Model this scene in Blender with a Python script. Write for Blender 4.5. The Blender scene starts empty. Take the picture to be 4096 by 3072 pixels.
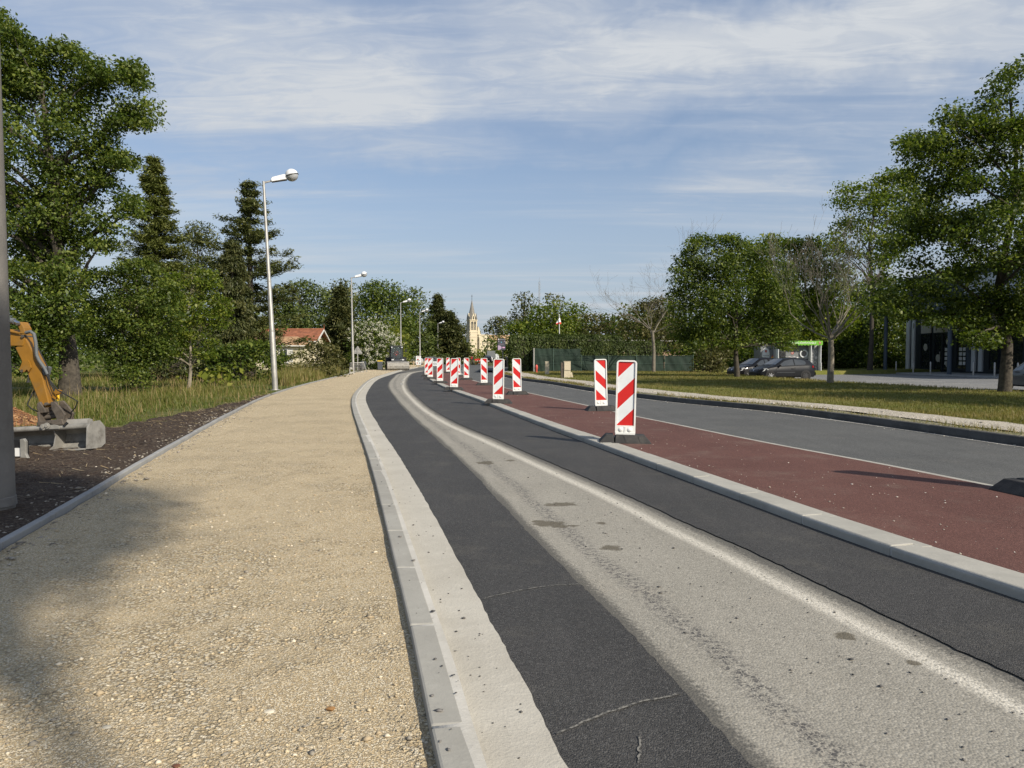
import bpy, math, random
import numpy as np
from mathutils import Vector, Matrix

random.seed(7)
R = math.radians
sc = bpy.context.scene
COL = sc.collection

# ------------------------------------------------------------------ camera
FPX, CX, CY, VH = 2900.0, 2048.0, 1536.0, 1428.0      # focal length, centre and horizon row of the photograph (4096 x 3072)
CAMZ = 1.40
PITCH = math.atan((CY - VH) / FPX)
cam = bpy.data.cameras.new('camera')
cam.sensor_width = 36.0
cam.lens = 36.0 * FPX / 4096.0
cam.clip_start, cam.clip_end = 0.05, 6000.0
camo = bpy.data.objects.new('camera', cam)
COL.objects.link(camo)
camo.location = (0, 0, CAMZ)
camo.rotation_euler = (math.pi / 2 - PITCH, 0, 0)
sc.camera = camo

# ------------------------------------------------------------------ light
SUN_AZ = math.atan2(0.72, -0.69)      # compass-like: atan2(x, y) of the direction towards the sun
SUN_EL = R(34)
SUNV = Vector((math.sin(SUN_AZ) * math.cos(SUN_EL), math.cos(SUN_AZ) * math.cos(SUN_EL), math.sin(SUN_EL)))
sl = bpy.data.lights.new('sun', 'SUN')
sl.energy = 5.0
sl.angle = R(0.45)
sl.color = (1.0, 0.91, 0.77)
so = bpy.data.objects.new('sun', sl)
COL.objects.link(so)
so.rotation_euler = (-SUNV).to_track_quat('-Z', 'Y').to_euler()

sc.view_settings.view_transform = 'Standard'
sc.view_settings.look = 'None'
sc.view_settings.exposure = 0.22
sc.view_settings.gamma = 1.0
sc.view_settings.use_curve_mapping = False

# ------------------------------------------------------------------ node helper
def nd(nt, typ, ins=None, **props):
    n = nt.nodes.new('ShaderNode' + typ)
    for k, v in props.items():
        setattr(n, k, v)
    for k, v in (ins or {}).items():
        s = n.inputs[k]
        if isinstance(v, bpy.types.NodeSocket):
            nt.links.new(v, s)
        else:
            if isinstance(v, tuple) and len(v) == 3 and s.type == 'RGBA':
                v = (*v, 1)
            s.default_value = v
    return n

def mathn(nt, op, a, b=0.0, c=None, clamp=False):
    n = nt.nodes.new('ShaderNodeMath'); n.operation = op; n.use_clamp = clamp
    for i, v in enumerate((a, b, c)):
        if v is None: continue
        if isinstance(v, bpy.types.NodeSocket): nt.links.new(v, n.inputs[i])
        else: n.inputs[i].default_value = v
    return n.outputs[0]

def mixc(nt, f, a, b, mode='MIX'):
    n = nt.nodes.new('ShaderNodeMix'); n.data_type = 'RGBA'; n.blend_type = mode
    for i, v in ((0, f), (6, a), (7, b)):
        if isinstance(v, bpy.types.NodeSocket): nt.links.new(v, n.inputs[i])
        else: n.inputs[i].default_value = (*v, 1) if isinstance(v, tuple) else v
    return n.outputs[2]

def ramp(nt, f, a, b):                      # smooth 0..1 between a and b
    n = nt.nodes.new('ShaderNodeMapRange'); n.interpolation_type = 'SMOOTHSTEP'
    nt.links.new(f, n.inputs[0])
    n.inputs[1].default_value = a; n.inputs[2].default_value = b
    return n.outputs[0]

# ------------------------------------------------------------------ world: sky and thin cloud
w = bpy.data.worlds.new('World'); sc.world = w; w.use_nodes = True
nt = w.node_tree; nt.nodes.clear()
tc = nd(nt, 'TexCoord')
sky = nd(nt, 'TexSky', sky_type='NISHITA', sun_disc=False, sun_elevation=SUN_EL, sun_rotation=SUN_AZ,
         altitude=50.0, air_density=1.0, dust_density=1.2, ozone_density=1.6)
sep = nd(nt, 'SeparateXYZ', {0: tc.outputs['Generated']})
zc = mathn(nt, 'MAXIMUM', mathn(nt, 'ADD', sep.outputs[2], 0.10), 0.04)
px = mathn(nt, 'DIVIDE', sep.outputs[0], zc)
py = mathn(nt, 'DIVIDE', sep.outputs[1], zc)
pv = nd(nt, 'CombineXYZ', {0: px, 1: py, 2: 0.0}).outputs[0]
def cloudn(scale, rot, sx, sy, off, detail=5.0, rough=0.55, dist=0.4):
    mp = nd(nt, 'Mapping', {'Vector': pv, 'Location': off, 'Rotation': (0, 0, rot), 'Scale': (sx, sy, 1)})
    return nd(nt, 'TexNoise', {'Vector': mp.outputs[0], 'Scale': scale, 'Detail': detail, 'Roughness': rough, 'Distortion': dist}).outputs[0]
big = cloudn(0.62, R(-14), 0.62, 1.15, (3.1, 1.7, 0), 4.0, 0.50, 0.6)
mid = cloudn(1.3, R(-6), 0.30, 1.7, (0.4, 5.2, 0), 5.0, 0.6, 0.6)
fine = cloudn(7.0, R(22), 0.6, 1.5, (2.0, 0.3, 0), 5.0, 0.62, 1.2)
m1 = ramp(nt, big, 0.36, 0.66)
m2 = ramp(nt, mid, 0.38, 0.70)
m3 = ramp(nt, fine, 0.35, 0.75)
# the larger banks of thin cloud seen in the photograph: direction of the centre, half width and half height (radians)
wob = nd(nt, 'TexNoise', {'Vector': tc.outputs['Generated'], 'Scale': 5.0, 'Detail': 5.0, 'Roughness': 0.6}).outputs['Color']
dw = nd(nt, 'VectorMath', {0: tc.outputs['Generated'], 1: nd(nt, 'VectorMath', {0: nd(nt, 'VectorMath', {0: wob, 1: (0.5, 0.5, 0.5)}, operation='SUBTRACT').outputs[0], 1: (0.30, 0.30, 0.16)}, operation='MULTIPLY').outputs[0]}, operation='ADD').outputs[0]
bank = None
for (u_, v_, hx, hz, wt) in ((600, 125, 0.34, 0.11, 0.85), (330, 40, 0.22, 0.09, 0.5), (1180, 90, 0.24, 0.13, 0.62), (1750, 105, 0.52, 0.055, 0.95), (1350, 215, 0.26, 0.05, 0.55), (920, 310, 0.24, 0.035, 0.45), (1700, 415, 0.44, 0.040, 0.50), (2100, 360, 0.25, 0.04, 0.45), (900, 585, 0.3, 0.018, 0.30), (520, 420, 0.36, 0.03, 0.34), (1300, 500, 0.5, 0.03, 0.42), (1900, 520, 0.4, 0.03, 0.36), (1300, 330, 0.3, 0.022, 0.34)):
    a_, b_ = (u_ * 4096 / 2212 - CX) / FPX, -(v_ * 4096 / 2212 - CY) / FPX
    dv_ = Vector((a_, math.cos(PITCH) + b_ * math.sin(PITCH), -math.sin(PITCH) + b_ * math.cos(PITCH))).normalized()
    df_ = nd(nt, 'VectorMath', {0: dw, 1: tuple(dv_)}, operation='SUBTRACT').outputs[0]
    sc2 = nd(nt, 'VectorMath', {0: df_, 1: (1 / hx, 1 / hx, 1 / hz)}, operation='MULTIPLY').outputs[0]
    ln_ = nd(nt, 'VectorMath', {0: sc2}, operation='LENGTH').outputs['Value']
    k_ = mathn(nt, 'MULTIPLY', ramp(nt, ln_, 1.35, 0.15), wt)
    bank = k_ if bank is None else mathn(nt, 'MAXIMUM', bank, k_)
msk = mathn(nt, 'ADD', mathn(nt, 'MULTIPLY', m1, 0.26), mathn(nt, 'MULTIPLY', m2, 0.30))
msk = mathn(nt, 'MULTIPLY', mathn(nt, 'ADD', msk, mathn(nt, 'MULTIPLY', bank, 0.62)), mathn(nt, 'ADD', mathn(nt, 'MULTIPLY', m3, 0.32), 0.78))
msk = mathn(nt, 'ADD', msk, 0.20, clamp=True)
low = ramp(nt, sep.outputs[2], 0.46, 0.02)           # the layer is seen edge-on towards the horizon
msk = mathn(nt, 'MAXIMUM', msk, mathn(nt, 'MULTIPLY', low, mathn(nt, 'ADD', mathn(nt, 'MULTIPLY', m2, 0.25), 0.70)))
ccol = mixc(nt, ramp(nt, msk, 0.30, 0.95), (4.0, 4.7, 6.0), (5.7, 5.95, 6.25))
ccol = mixc(nt, mathn(nt, 'MULTIPLY', low, 0.85), ccol, mixc(nt, m2, (3.35, 3.95, 4.95), (4.7, 5.05, 5.55)))
skc = mixc(nt, 1.0, sky.outputs[0], (0.98, 1.02, 1.06), 'MULTIPLY')
mixed = mixc(nt, msk, skc, ccol)
bg = nd(nt, 'Background', {'Color': mixed, 'Strength': 0.10})
nd(nt, 'OutputWorld', {'Surface': bg.outputs[0]})

# ------------------------------------------------------------------ photograph -> world
CP, SP = math.cos(PITCH), math.sin(PITCH)
def ray(u, v):
    a, b = (u - CX) / FPX, -(v - CY) / FPX
    return np.array((a, CP + b * SP, -SP + b * CP))
def gp(u, v, z=0.0):
    d = ray(u, v); t = (z - CAMZ) / d[2]
    return Vector((d[0] * t, d[1] * t, z))
def at(u, v, Y):
    d = ray(u, v); t = Y / d[1]
    return Vector((d[0] * t, Y, CAMZ + d[2] * t))
def xat(u, Y): return at(u, VH, Y).x
MS = 4096.0 / 2212.0

# ------------------------------------------------------------------ object helpers
def link(o, parent=None):
    COL.objects.link(o)
    if parent is not None: o.parent = parent
    return o
def tag(o, label=None, cat=None, group=None, kind=None):
    for k, v in (('label', label), ('category', cat), ('group', group), ('kind', kind)):
        if v: o[k] = v
    return o
def thing(name, label, cat, loc=(0, 0, 0), rz=0.0, group=None):
    o = bpy.data.objects.new(name, None); o.empty_display_size = 0.2
    link(o); o.location = loc; o.rotation_euler = (0, 0, rz)
    return tag(o, label, cat, group)
def struct(o): return tag(o, kind='structure')
def copy_tree(o, parent=None):
    c = o.copy(); COL.objects.link(c); c.parent = parent
    for ch in o.children: copy_tree(ch, c)
    return c

class MB:
    def __init__(s): s.v, s.f = [], []
    def add(s, vs, fs, M=None):
        n = len(s.v)
        s.v += [tuple(M @ Vector(p)) if M is not None else tuple(p) for p in vs]
        s.f += [tuple(i + n for i in q) for q in fs]
        return s
    def box(s, x0, x1, y0, y1, z0, z1, M=None):
        return s.add([(x0, y0, z0), (x1, y0, z0), (x1, y1, z0), (x0, y1, z0), (x0, y0, z1), (x1, y0, z1), (x1, y1, z1), (x0, y1, z1)],
                     [(0, 3, 2, 1), (4, 5, 6, 7), (0, 1, 5, 4), (1, 2, 6, 5), (2, 3, 7, 6), (3, 0, 4, 7)], M)
    def hexa(s, bot, top):
        return s.add(list(bot) + list(top), [(0, 3, 2, 1), (4, 5, 6, 7), (0, 1, 5, 4), (1, 2, 6, 5), (2, 3, 7, 6), (3, 0, 4, 7)])
    def prism(s, poly, d0, d1, axis='y', M=None):   # polygon in the plane normal to axis, extruded d0..d1
        n = len(poly)
        def P(a, b, d): return {'y': (a, d, b), 'x': (d, a, b), 'z': (a, b, d)}[axis]
        vs = [P(a, b, d0) for a, b in poly] + [P(a, b, d1) for a, b in poly]
        fs = [tuple(range(n)), tuple(range(2 * n - 1, n - 1, -1))] + [(i, i + n, (i + 1) % n + n, (i + 1) % n) for i in range(n)]
        return s.add(vs, fs, M)
    def tube(s, pts, rad, n=8, cap=True):
        pts = [Vector(p) for p in pts]
        if not hasattr(rad, '__len__'): rad = [rad] * len(pts)
        base = len(s.v)
        up = None
        for i, p in enumerate(pts):
            d = (pts[min(i + 1, len(pts) - 1)] - pts[max(i - 1, 0)]).normalized()
            if up is None: up = Vector((0, 0, 1)) if abs(d.z) < 0.9 else Vector((1, 0, 0))
            a = d.cross(up)
            if a.length < 1e-4: a = d.cross(Vector((0.3, 1, 0.2)))
            a.normalize(); b = a.cross(d).normalized(); up = b
            for k in range(n):
                t = 2 * math.pi * k / n
                s.v.append(tuple(p + rad[i] * (math.cos(t) * a + math.sin(t) * b)))
        for i in range(len(pts) - 1):
            for k in range(n):
                a0 = base + i * n + k; a1 = base + i * n + (k + 1) % n
                s.f.append((a0, a0 + n, a1 + n, a1))
        if cap:
            s.f.append(tuple(base + k for k in range(n)))
            e = base + (len(pts) - 1) * n
            s.f.append(tuple(e + k for k in reversed(range(n))))
        return s
    def lathe(s, prof, n=16, M=None):               # (r, z) profile about z
        vs, fs = [], []
        for r, z in prof:
            for k in range(n):
                t = 2 * math.pi * k / n
                vs.append((r * math.cos(t), r * math.sin(t), z))
        for i in range(len(prof) - 1):
            for k in range(n):
                a = i * n + k; b = i * n + (k + 1) % n
                fs.append((a, b, b + n, a + n))
        fs.append(tuple(reversed(range(n)))); e = (len(prof) - 1) * n
        fs.append(tuple(e + k for k in range(n)))
        return s.add(vs, fs, M)
    def build(s, name, mat, parent=None, smooth=False, bevel=0.0):
        me = bpy.data.meshes.new(name)
        me.from_pydata(s.v, [], s.f); me.update()
        if mat is not None: me.materials.append(mat)
        o = bpy.data.objects.new(name, me); link(o, parent)
        if smooth:
            me.polygons.foreach_set('use_smooth', [True] * len(me.polygons))
            try: me.set_sharp_from_angle(angle=R(38))
            except Exception: pass
        if bevel:
            b = o.modifiers.new('bevel', 'BEVEL'); b.width = bevel; b.segments = 2; b.limit_method = 'ANGLE'; b.angle_limit = R(35)
        return o

def np_mesh(name, V, F, mat, parent=None, attr=None, smooth=False, uv=None):
    V = np.ascontiguousarray(V, dtype=np.float32); F = np.ascontiguousarray(F, dtype=np.int32)
    me = bpy.data.meshes.new(name)
    k = F.shape[1]
    me.vertices.add(len(V)); me.vertices.foreach_set('co', V.ravel())
    me.loops.add(F.size); me.loops.foreach_set('vertex_index', F.ravel())
    me.polygons.add(len(F))
    me.polygons.foreach_set('loop_start', np.arange(0, F.size, k, dtype=np.int32))
    me.polygons.foreach_set('loop_total', np.full(len(F), k, dtype=np.int32))
    if smooth: me.polygons.foreach_set('use_smooth', np.ones(len(F), dtype=bool))
    me.update(calc_edges=True)
    if attr is not None:
        a = me.attributes.new('tint', 'FLOAT', 'FACE'); a.data.foreach_set('value', np.asarray(attr, dtype=np.float32))
    if uv is not None:
        u = me.uv_layers.new(name='UVMap'); u.data.foreach_set('uv', np.asarray(uv, dtype=np.float32)[F.ravel()].ravel())
    if mat is not None: me.materials.append(mat)
    o = bpy.data.objects.new(name, me); link(o, parent)
    return o

# ------------------------------------------------------------------ materials
MATS = {}
def newmat(name):
    m = bpy.data.materials.new(name); m.use_nodes = True
    t = m.node_tree; b = t.nodes['Principled BSDF']
    MATS[name] = m
    return m, t, b
def plain(name, col, rough=0.6, metal=0.0, var=0.10, scale=6.0, bump=0.0, bscale=60.0, spec=0.4, dirt=None, dscale=2.0, coat=0.0):
    """a plain coloured surface with uneven tone, optional dirt and fine relief"""
    m, t, b = newmat(name)
    tcn = nd(t, 'TexCoord').outputs['Object']
    n = nd(t, 'TexNoise', {'Vector': tcn, 'Scale': scale, 'Detail': 6.0, 'Roughness': 0.6}).outputs[0]
    c = mixc(t, ramp(t, n, 0.25, 0.75), tuple(x * (1 - var) for x in col), tuple(min(1, x * (1 + var)) for x in col))
    if dirt:
        n2 = nd(t, 'TexNoise', {'Vector': tcn, 'Scale': dscale, 'Detail': 8.0, 'Roughness': 0.7}).outputs[0]
        c = mixc(t, mathn(t, 'MULTIPLY', ramp(t, n2, 0.48, 0.72), 0.75), c, dirt)
    t.links.new(c, b.inputs['Base Color'])
    rr = mathn(t, 'ADD', mathn(t, 'MULTIPLY', n, 0.2), rough - 0.1, clamp=True)
    t.links.new(rr, b.inputs['Roughness'])
    b.inputs['Metallic'].default_value = metal
    b.inputs['Specular IOR Level'].default_value = spec
    if coat: b.inputs['Coat Weight'].default_value = coat; b.inputs['Coat Roughness'].default_value = 0.05
    if bump:
        n3 = nd(t, 'TexNoise', {'Vector': tcn, 'Scale': bscale, 'Detail': 4.0}).outputs[0]
        bp = nd(t, 'Bump', {'Height': n3, 'Strength': bump, 'Distance': 0.01})
        t.links.new(bp.outputs[0], b.inputs['Normal'])
    return m
def emis(name, col, s=1.0):
    m, t, b = newmat(name)
    b.inputs['Base Color'].default_value = (*[x * 0.3 for x in col], 1)
    b.inputs['Emission Color'].default_value = (*col, 1); b.inputs['Emission Strength'].default_value = s
    return m
def glassy(name, col, rough=0.05, alpha=0.0):
    m, t, b = newmat(name)
    b.inputs['Base Color'].default_value = (*col, 1); b.inputs['Roughness'].default_value = rough
    b.inputs['Specular IOR Level'].default_value = 0.8; b.inputs['IOR'].default_value = 1.5
    if alpha: b.inputs['Transmission Weight'].default_value = alpha
    return m

def asphalt(name, c0, c1, grain=(0.02, 0.02, 0.02), gs=190.0, bump=0.5, blot=0.35, rough=0.85, lt=2.0, dust=(0.2, 0.18, 0.14), dustf=0.12):
    m, t, b = newmat(name)
    tcn = nd(t, 'TexCoord').outputs['Object']
    n1 = nd(t, 'TexNoise', {'Vector': tcn, 'Scale': 0.55, 'Detail': 6.0, 'Roughness': 0.6}).outputs[0]
    mp = nd(t, 'Mapping', {'Vector': tcn, 'Rotation': (0, 0, R(-22)), 'Scale': (2.2, 0.22, 1)}).outputs[0]
    n1b = nd(t, 'TexNoise', {'Vector': mp, 'Scale': 1.4, 'Detail': 5.0}).outputs[0]
    c = mixc(t, ramp(t, n1, 0.3, 0.7), c0, c1)
    c = mixc(t, mathn(t, 'MULTIPLY', ramp(t, n1b, 0.45, 0.75), blot), c, tuple(x * 1.35 for x in c1))
    vo = nd(t, 'TexVoronoi', {'Vector': tcn, 'Scale': gs}, feature='F1')
    sepc = nd(t, 'SeparateColor', {0: vo.outputs['Color']}).outputs[0]
    c = mixc(t, mathn(t, 'MULTIPLY', ramp(t, sepc, 0.62, 0.98), 0.55), c, tuple(min(1, x * lt + 0.015) for x in c1))
    nd1 = nd(t, 'TexNoise', {'Vector': tcn, 'Scale': 1.3, 'Detail': 8.0, 'Roughness': 0.72}).outputs[0]
    c = mixc(t, mathn(t, 'MULTIPLY', ramp(t, nd1, 0.50, 0.72), dustf), c, dust)
    c = mixc(t, mathn(t, 'MULTIPLY', ramp(t, sepc, 0.30, 0.0), 0.55), c, grain)
    t.links.new(c, b.inputs['Base Color'])
    b.inputs['Roughness'].default_value = rough
    b.inputs['Specular IOR Level'].default_value = 0.3
    h = mathn(t, 'SUBTRACT', 1.0, vo.outputs['Distance'])
    bp = nd(t, 'Bump', {'Height': h, 'Strength': bump, 'Distance': 0.006})
    t.links.new(bp.outputs[0], b.inputs['Normal'])
    return m, t, b, c, tcn

mA_new, *_ = asphalt('fresh_asphalt', (0.040, 0.039, 0.037), (0.055, 0.053, 0.050), (0.012, 0.012, 0.013), 150.0, 0.8, 0.40, 0.75, 2.0, (0.13, 0.12, 0.10), 0.35)
mA_right, *_ = asphalt('worn_asphalt', (0.070, 0.071, 0.069), (0.094, 0.095, 0.091), (0.03, 0.03, 0.03), 120.0, 0.5, 0.30, 0.85, 2.0, (0.17, 0.16, 0.14), 0.30)
mA_park, *_ = asphalt('parking_asphalt', (0.13, 0.13, 0.13), (0.175, 0.175, 0.170), (0.06, 0.06, 0.06), 90.0, 0.4, 0.35)
mRed, *_ = asphalt('red_asphalt', (0.092, 0.040, 0.031), (0.122, 0.056, 0.044), (0.042, 0.018, 0.015), 170.0, 0.7, 0.22, 0.85, 2.0, (0.20, 0.15, 0.12), 0.45)
# old lane: dusty pale asphalt, cracked wheel streak near its left edge, ghost of a painted line near its right edge
mA_old, t, b, c, tcn = asphalt('old_dusty_asphalt', (0.245, 0.230, 0.194), (0.292, 0.274, 0.232), (0.15, 0.142, 0.122), 95.0, 0.5, 0.22, 0.9, 1.3, (0.33, 0.30, 0.245), 0.55)
uvn = nd(t, 'UVMap', uv_map='UVMap').outputs[0]
us = nd(t, 'SeparateXYZ', {0: uvn})
nn = nd(t, 'TexNoise', {'Vector': tcn, 'Scale': 1.1, 'Detail': 4.0}).outputs[0]
vo = nd(t, 'TexVoronoi', {'Vector': tcn, 'Scale': 38.0}, feature='DISTANCE_TO_EDGE').outputs[0]
dl = mathn(t, 'ABSOLUTE', mathn(t, 'SUBTRACT', mathn(t, 'ADD', us.outputs[1], mathn(t, 'MULTIPLY', nn, 0.18)), 0.42))
strk = mathn(t, 'MULTIPLY', ramp(t, dl, 0.13, 0.02), ramp(t, nd(t, 'TexNoise', {'Vector': tcn, 'Scale': 26.0, 'Detail': 5.0, 'Roughness': 0.7}).outputs[0], 0.44, 0.58))
strk = mathn(t, 'MULTIPLY', strk, ramp(t, vo, 0.02, 0.10))
c = mixc(t, mathn(t, 'MULTIPLY', strk, 0.9), c, (0.055, 0.053, 0.055))
dr = mathn(t, 'ABSOLUTE', mathn(t, 'SUBTRACT', mathn(t, 'ADD', us.outputs[0], mathn(t, 'MULTIPLY', nn, 0.05)), 0.27))
gn = nd(t, 'TexNoise', {'Vector': tcn, 'Scale': 42.0, 'Detail': 5.0, 'Roughness': 0.75}).outputs[0]
c = mixc(t, mathn(t, 'MULTIPLY', mathn(t, 'MULTIPLY', ramp(t, dr, 0.10, 0.01), ramp(t, gn, 0.36, 0.56)), 0.75), c, (0.66, 0.62, 0.53))
# gritty darker margins beside the new strips
eg = mathn(t, 'MAXIMUM', ramp(t, us.outputs[0], 0.22, 0.0), ramp(t, us.outputs[1], 0.16, 0.0))
gn2 = mathn(t, 'ADD', mathn(t, 'MULTIPLY', gn, 0.72), mathn(t, 'MULTIPLY', nn, 0.28))
c = mixc(t, mathn(t, 'MULTIPLY', ramp(t, mathn(t, 'ADD', gn2, mathn(t, 'MULTIPLY', eg, 0.34)), 0.58, 0.80), 0.85), c, (0.075, 0.072, 0.064))
wn = nd(t, 'TexNoise', {'Vector': tcn, 'Scale': 11.0, 'Detail': 5.0, 'Roughness': 0.65}).outputs[0]
stn = None
for u, v, rx_, ry_ in [(1186, 1131, 0.13, 0.10), (1210, 1137, 0.08, 0.05), (1236, 1136, 0.06, 0.03), (1165, 1127, 0.06, 0.05), (1215, 1089, 0.13, 0.08), (1195, 1091, 0.08, 0.05), (1319, 1184, 0.07, 0.07),
                       (1826, 1374, 0.05, 0.05), (1972, 1432, 0.03, 0.03), (1300, 1130, 0.04, 0.05), (1050, 1000, 0.12, 0.14), (1103, 995, 0.07, 0.08), (1105, 886, 0.14, 0.3)]:
    a_, b_ = (u * 4096 / 2212 - CX) / FPX, -(v * 4096 / 2212 - CY) / FPX
    d_ = (a_, math.cos(PITCH) + b_ * math.sin(PITCH), -math.sin(PITCH) + b_ * math.cos(PITCH)); k_ = -CAMZ / d_[2]
    df_ = nd(t, 'VectorMath', {0: tcn, 1: (d_[0] * k_, d_[1] * k_, 0.0)}, operation='SUBTRACT').outputs[0]
    ln_ = nd(t, 'VectorMath', {0: nd(t, 'VectorMath', {0: df_, 1: (1 / rx_, 1 / ry_, 0.0)}, operation='MULTIPLY').outputs[0]}, operation='LENGTH').outputs['Value']
    m_ = ramp(t, mathn(t, 'ADD', ln_, mathn(t, 'MULTIPLY', mathn(t, 'SUBTRACT', wn, 0.5), 2.6)), 1.25, 0.75)
    stn = m_ if stn is None else mathn(t, 'MAXIMUM', stn, m_)
c = mixc(t, mathn(t, 'MULTIPLY', stn, 0.8), c, (0.085, 0.072, 0.048))
t.links.new(c, b.inputs['Base Color'])

def gravel(name, dust0, dust1, stones, gs=46.0, mixlo=0.35, mixhi=0.65, bump=0.9):
    m, t, b = newmat(name)
    tcn = nd(t, 'TexCoord').outputs['Object']
    ca = None
    hs = []
    for k, g in enumerate((gs, gs * 2.1)):
        wv = nd(t, 'TexNoise', {'Vector': tcn, 'Scale': g * 0.7, 'Detail': 2.0})
        ad = nd(t, 'MixRGB', {0: 0.012, 1: tcn, 2: wv.outputs['Color']})
        vo = nd(t, 'TexVoronoi', {'Vector': ad.outputs[0], 'Scale': g}, feature='F1')
        s3 = nd(t, 'SeparateColor', {0: vo.outputs['Color']})
        cr = t.nodes.new('ShaderNodeValToRGB'); cr.color_ramp.interpolation = 'CONSTANT'
        els = cr.color_ramp.elements
        for i, cc in enumerate(stones):
            e = els[i] if i < 2 else els.new(0.5)
            e.position = i / len(stones); e.color = (*cc, 1)
        t.links.new(s3.outputs[0], cr.inputs[0])
        edge = ramp(t, vo.outputs['Distance'], 0.75, 0.40)
        cst = mixc(t, mathn(t, 'MULTIPLY', mathn(t, 'SUBTRACT', 1.0, edge), 0.85), cr.outputs[0], tuple(x * 0.45 for x in dust0))
        show = mathn(t, 'GREATER_THAN', s3.outputs[1], 0.25)
        hs.append((cst, edge, show))
    n1 = nd(t, 'TexNoise', {'Vector': tcn, 'Scale': 0.75, 'Detail': 7.0, 'Roughness': 0.62}).outputs[0]
    n2 = nd(t, 'TexNoise', {'Vector': tcn, 'Scale': 5.0, 'Detail': 6.0, 'Roughness': 0.65}).outputs[0]
    n3 = nd(t, 'TexNoise', {'Vector': tcn, 'Scale': 130.0, 'Detail': 3.0}).outputs[0]
    dust = mixc(t, n2, dust0, dust1)
    dust = mixc(t, mathn(t, 'MULTIPLY', ramp(t, n3, 0.4, 0.7), 0.35), dust, tuple(x * 0.6 for x in dust0))
    c = mixc(t, mathn(t, 'MULTIPLY', hs[1][2], 0.85), dust, hs[1][0])
    f = mathn(t, 'ADD', mathn(t, 'MULTIPLY', n1, 0.55), mathn(t, 'MULTIPLY', n2, 0.45))
    f = ramp(t, f, mixlo, mixhi)
    c = mixc(t, mathn(t, 'SUBTRACT', 1.0, mathn(t, 'MULTIPLY', f, 0.75)), dust, c)
    c = mixc(t, mathn(t, 'MULTIPLY', f, mathn(t, 'MULTIPLY', hs[0][2], 0.9)), c, hs[0][0])
    t.links.new(c, b.inputs['Base Color'])
    b.inputs['Roughness'].default_value = 0.95; b.inputs['Specular IOR Level'].default_value = 0.2
    h = mathn(t, 'ADD', mathn(t, 'MULTIPLY', hs[0][1], f), mathn(t, 'MULTIPLY', hs[1][1], 0.4))
    h = mathn(t, 'ADD', h, mathn(t, 'MULTIPLY', n3, 0.25))
    bp = nd(t, 'Bump', {'Height': h, 'Strength': bump, 'Distance': 0.012})
    t.links.new(bp.outputs[0], b.inputs['Normal'])
    return m
mGravel = gravel('beige_gravel', (0.49, 0.375, 0.220), (0.58, 0.455, 0.275),
                 [(0.64, 0.54, 0.36), (0.53, 0.43, 0.27), (0.33, 0.285, 0.21), (0.74, 0.66, 0.50), (0.46, 0.365, 0.22), (0.60, 0.49, 0.31), (0.38, 0.34, 0.27)], 66.0, 0.44, 0.58)
mSand = gravel('sandy_path', (0.46, 0.40, 0.31), (0.54, 0.48, 0.38), [(0.62, 0.58, 0.50), (0.45, 0.40, 0.32), (0.70, 0.67, 0.60), (0.36, 0.33, 0.27)], 30.0, 0.40, 0.65)
mSoil = gravel('dark_soil', (0.045, 0.030, 0.022), (0.085, 0.060, 0.043), [(0.03, 0.02, 0.015), (0.10, 0.075, 0.055), (0.06, 0.042, 0.03), (0.14, 0.115, 0.085)], 26.0, 0.40, 0.62, 1.0)
mVerge = gravel('weedy_verge', (0.19, 0.17, 0.09), (0.27, 0.24, 0.14), [(0.14, 0.16, 0.06), (0.30, 0.26, 0.17), (0.10, 0.12, 0.045), (0.42, 0.38, 0.30)], 22.0, 0.35, 0.6)

def concrete(name, c0, c1, bump=0.25, pits=0.5, bs=90.0):
    m, t, b = newmat(name)
    tcn = nd(t, 'TexCoord').outputs['Object']
    gw = nd(t, 'NewGeometry').outputs['Position']
    n1 = nd(t, 'TexNoise', {'Vector': gw, 'Scale': 1.7, 'Detail': 7.0, 'Roughness': 0.65}).outputs[0]
    n2 = nd(t, 'TexNoise', {'Vector': gw, 'Scale': 60.0, 'Detail': 4.0, 'Roughness': 0.7}).outputs[0]
    n3 = nd(t, 'TexNoise', {'Vector': gw, 'Scale': 14.0, 'Detail': 5.0, 'Roughness': 0.7}).outputs[0]
    c = mixc(t, ramp(t, n1, 0.3, 0.7), c0, c1)
    c = mixc(t, mathn(t, 'MULTIPLY', ramp(t, n3, 0.50, 0.75), 0.35), c, tuple(x * 1.25 for x in c1))
    c = mixc(t, mathn(t, 'MULTIPLY', ramp(t, n2, 0.60, 0.75), pits), c, tuple(x * 0.45 for x in c0))
    t.links.new(c, b.inputs['Base Color'])
    b.inputs['Roughness'].default_value = 0.9; b.inputs['Specular IOR Level'].default_value = 0.25
    bp = nd(t, 'Bump', {'Height': mathn(t, 'ADD', n2, n3), 'Strength': bump, 'Distance': 0.008})
    t.links.new(bp.outputs[0], b.inputs['Normal'])
    return m
mKerb = concrete('kerb_concrete', (0.27, 0.26, 0.23), (0.33, 0.32, 0.285), 0.25, 0.35)
mKerb2 = concrete('median_kerb_concrete', (0.31, 0.30, 0.265), (0.39, 0.375, 0.33), 0.2, 0.4)
mEdging = concrete('edging_concrete', (0.24, 0.24, 0.235), (0.31, 0.31, 0.30), 0.2, 0.3)
mGutter = concrete('gutter_concrete', (0.39, 0.365, 0.310), (0.46, 0.435, 0.375), 0.5, 0.5)
mMortar = concrete('mortar', (0.34, 0.33, 0.30), (0.44, 0.43, 0.40), 0.4, 0.4)
mOldKerb = concrete('dark_old_kerb', (0.060, 0.058, 0.054), (0.10, 0.096, 0.088), 0.4, 0.4)
mPole = concrete('pole_concrete', (0.135, 0.127, 0.115), (0.19, 0.18, 0.165), 0.3, 0.35)
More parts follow.
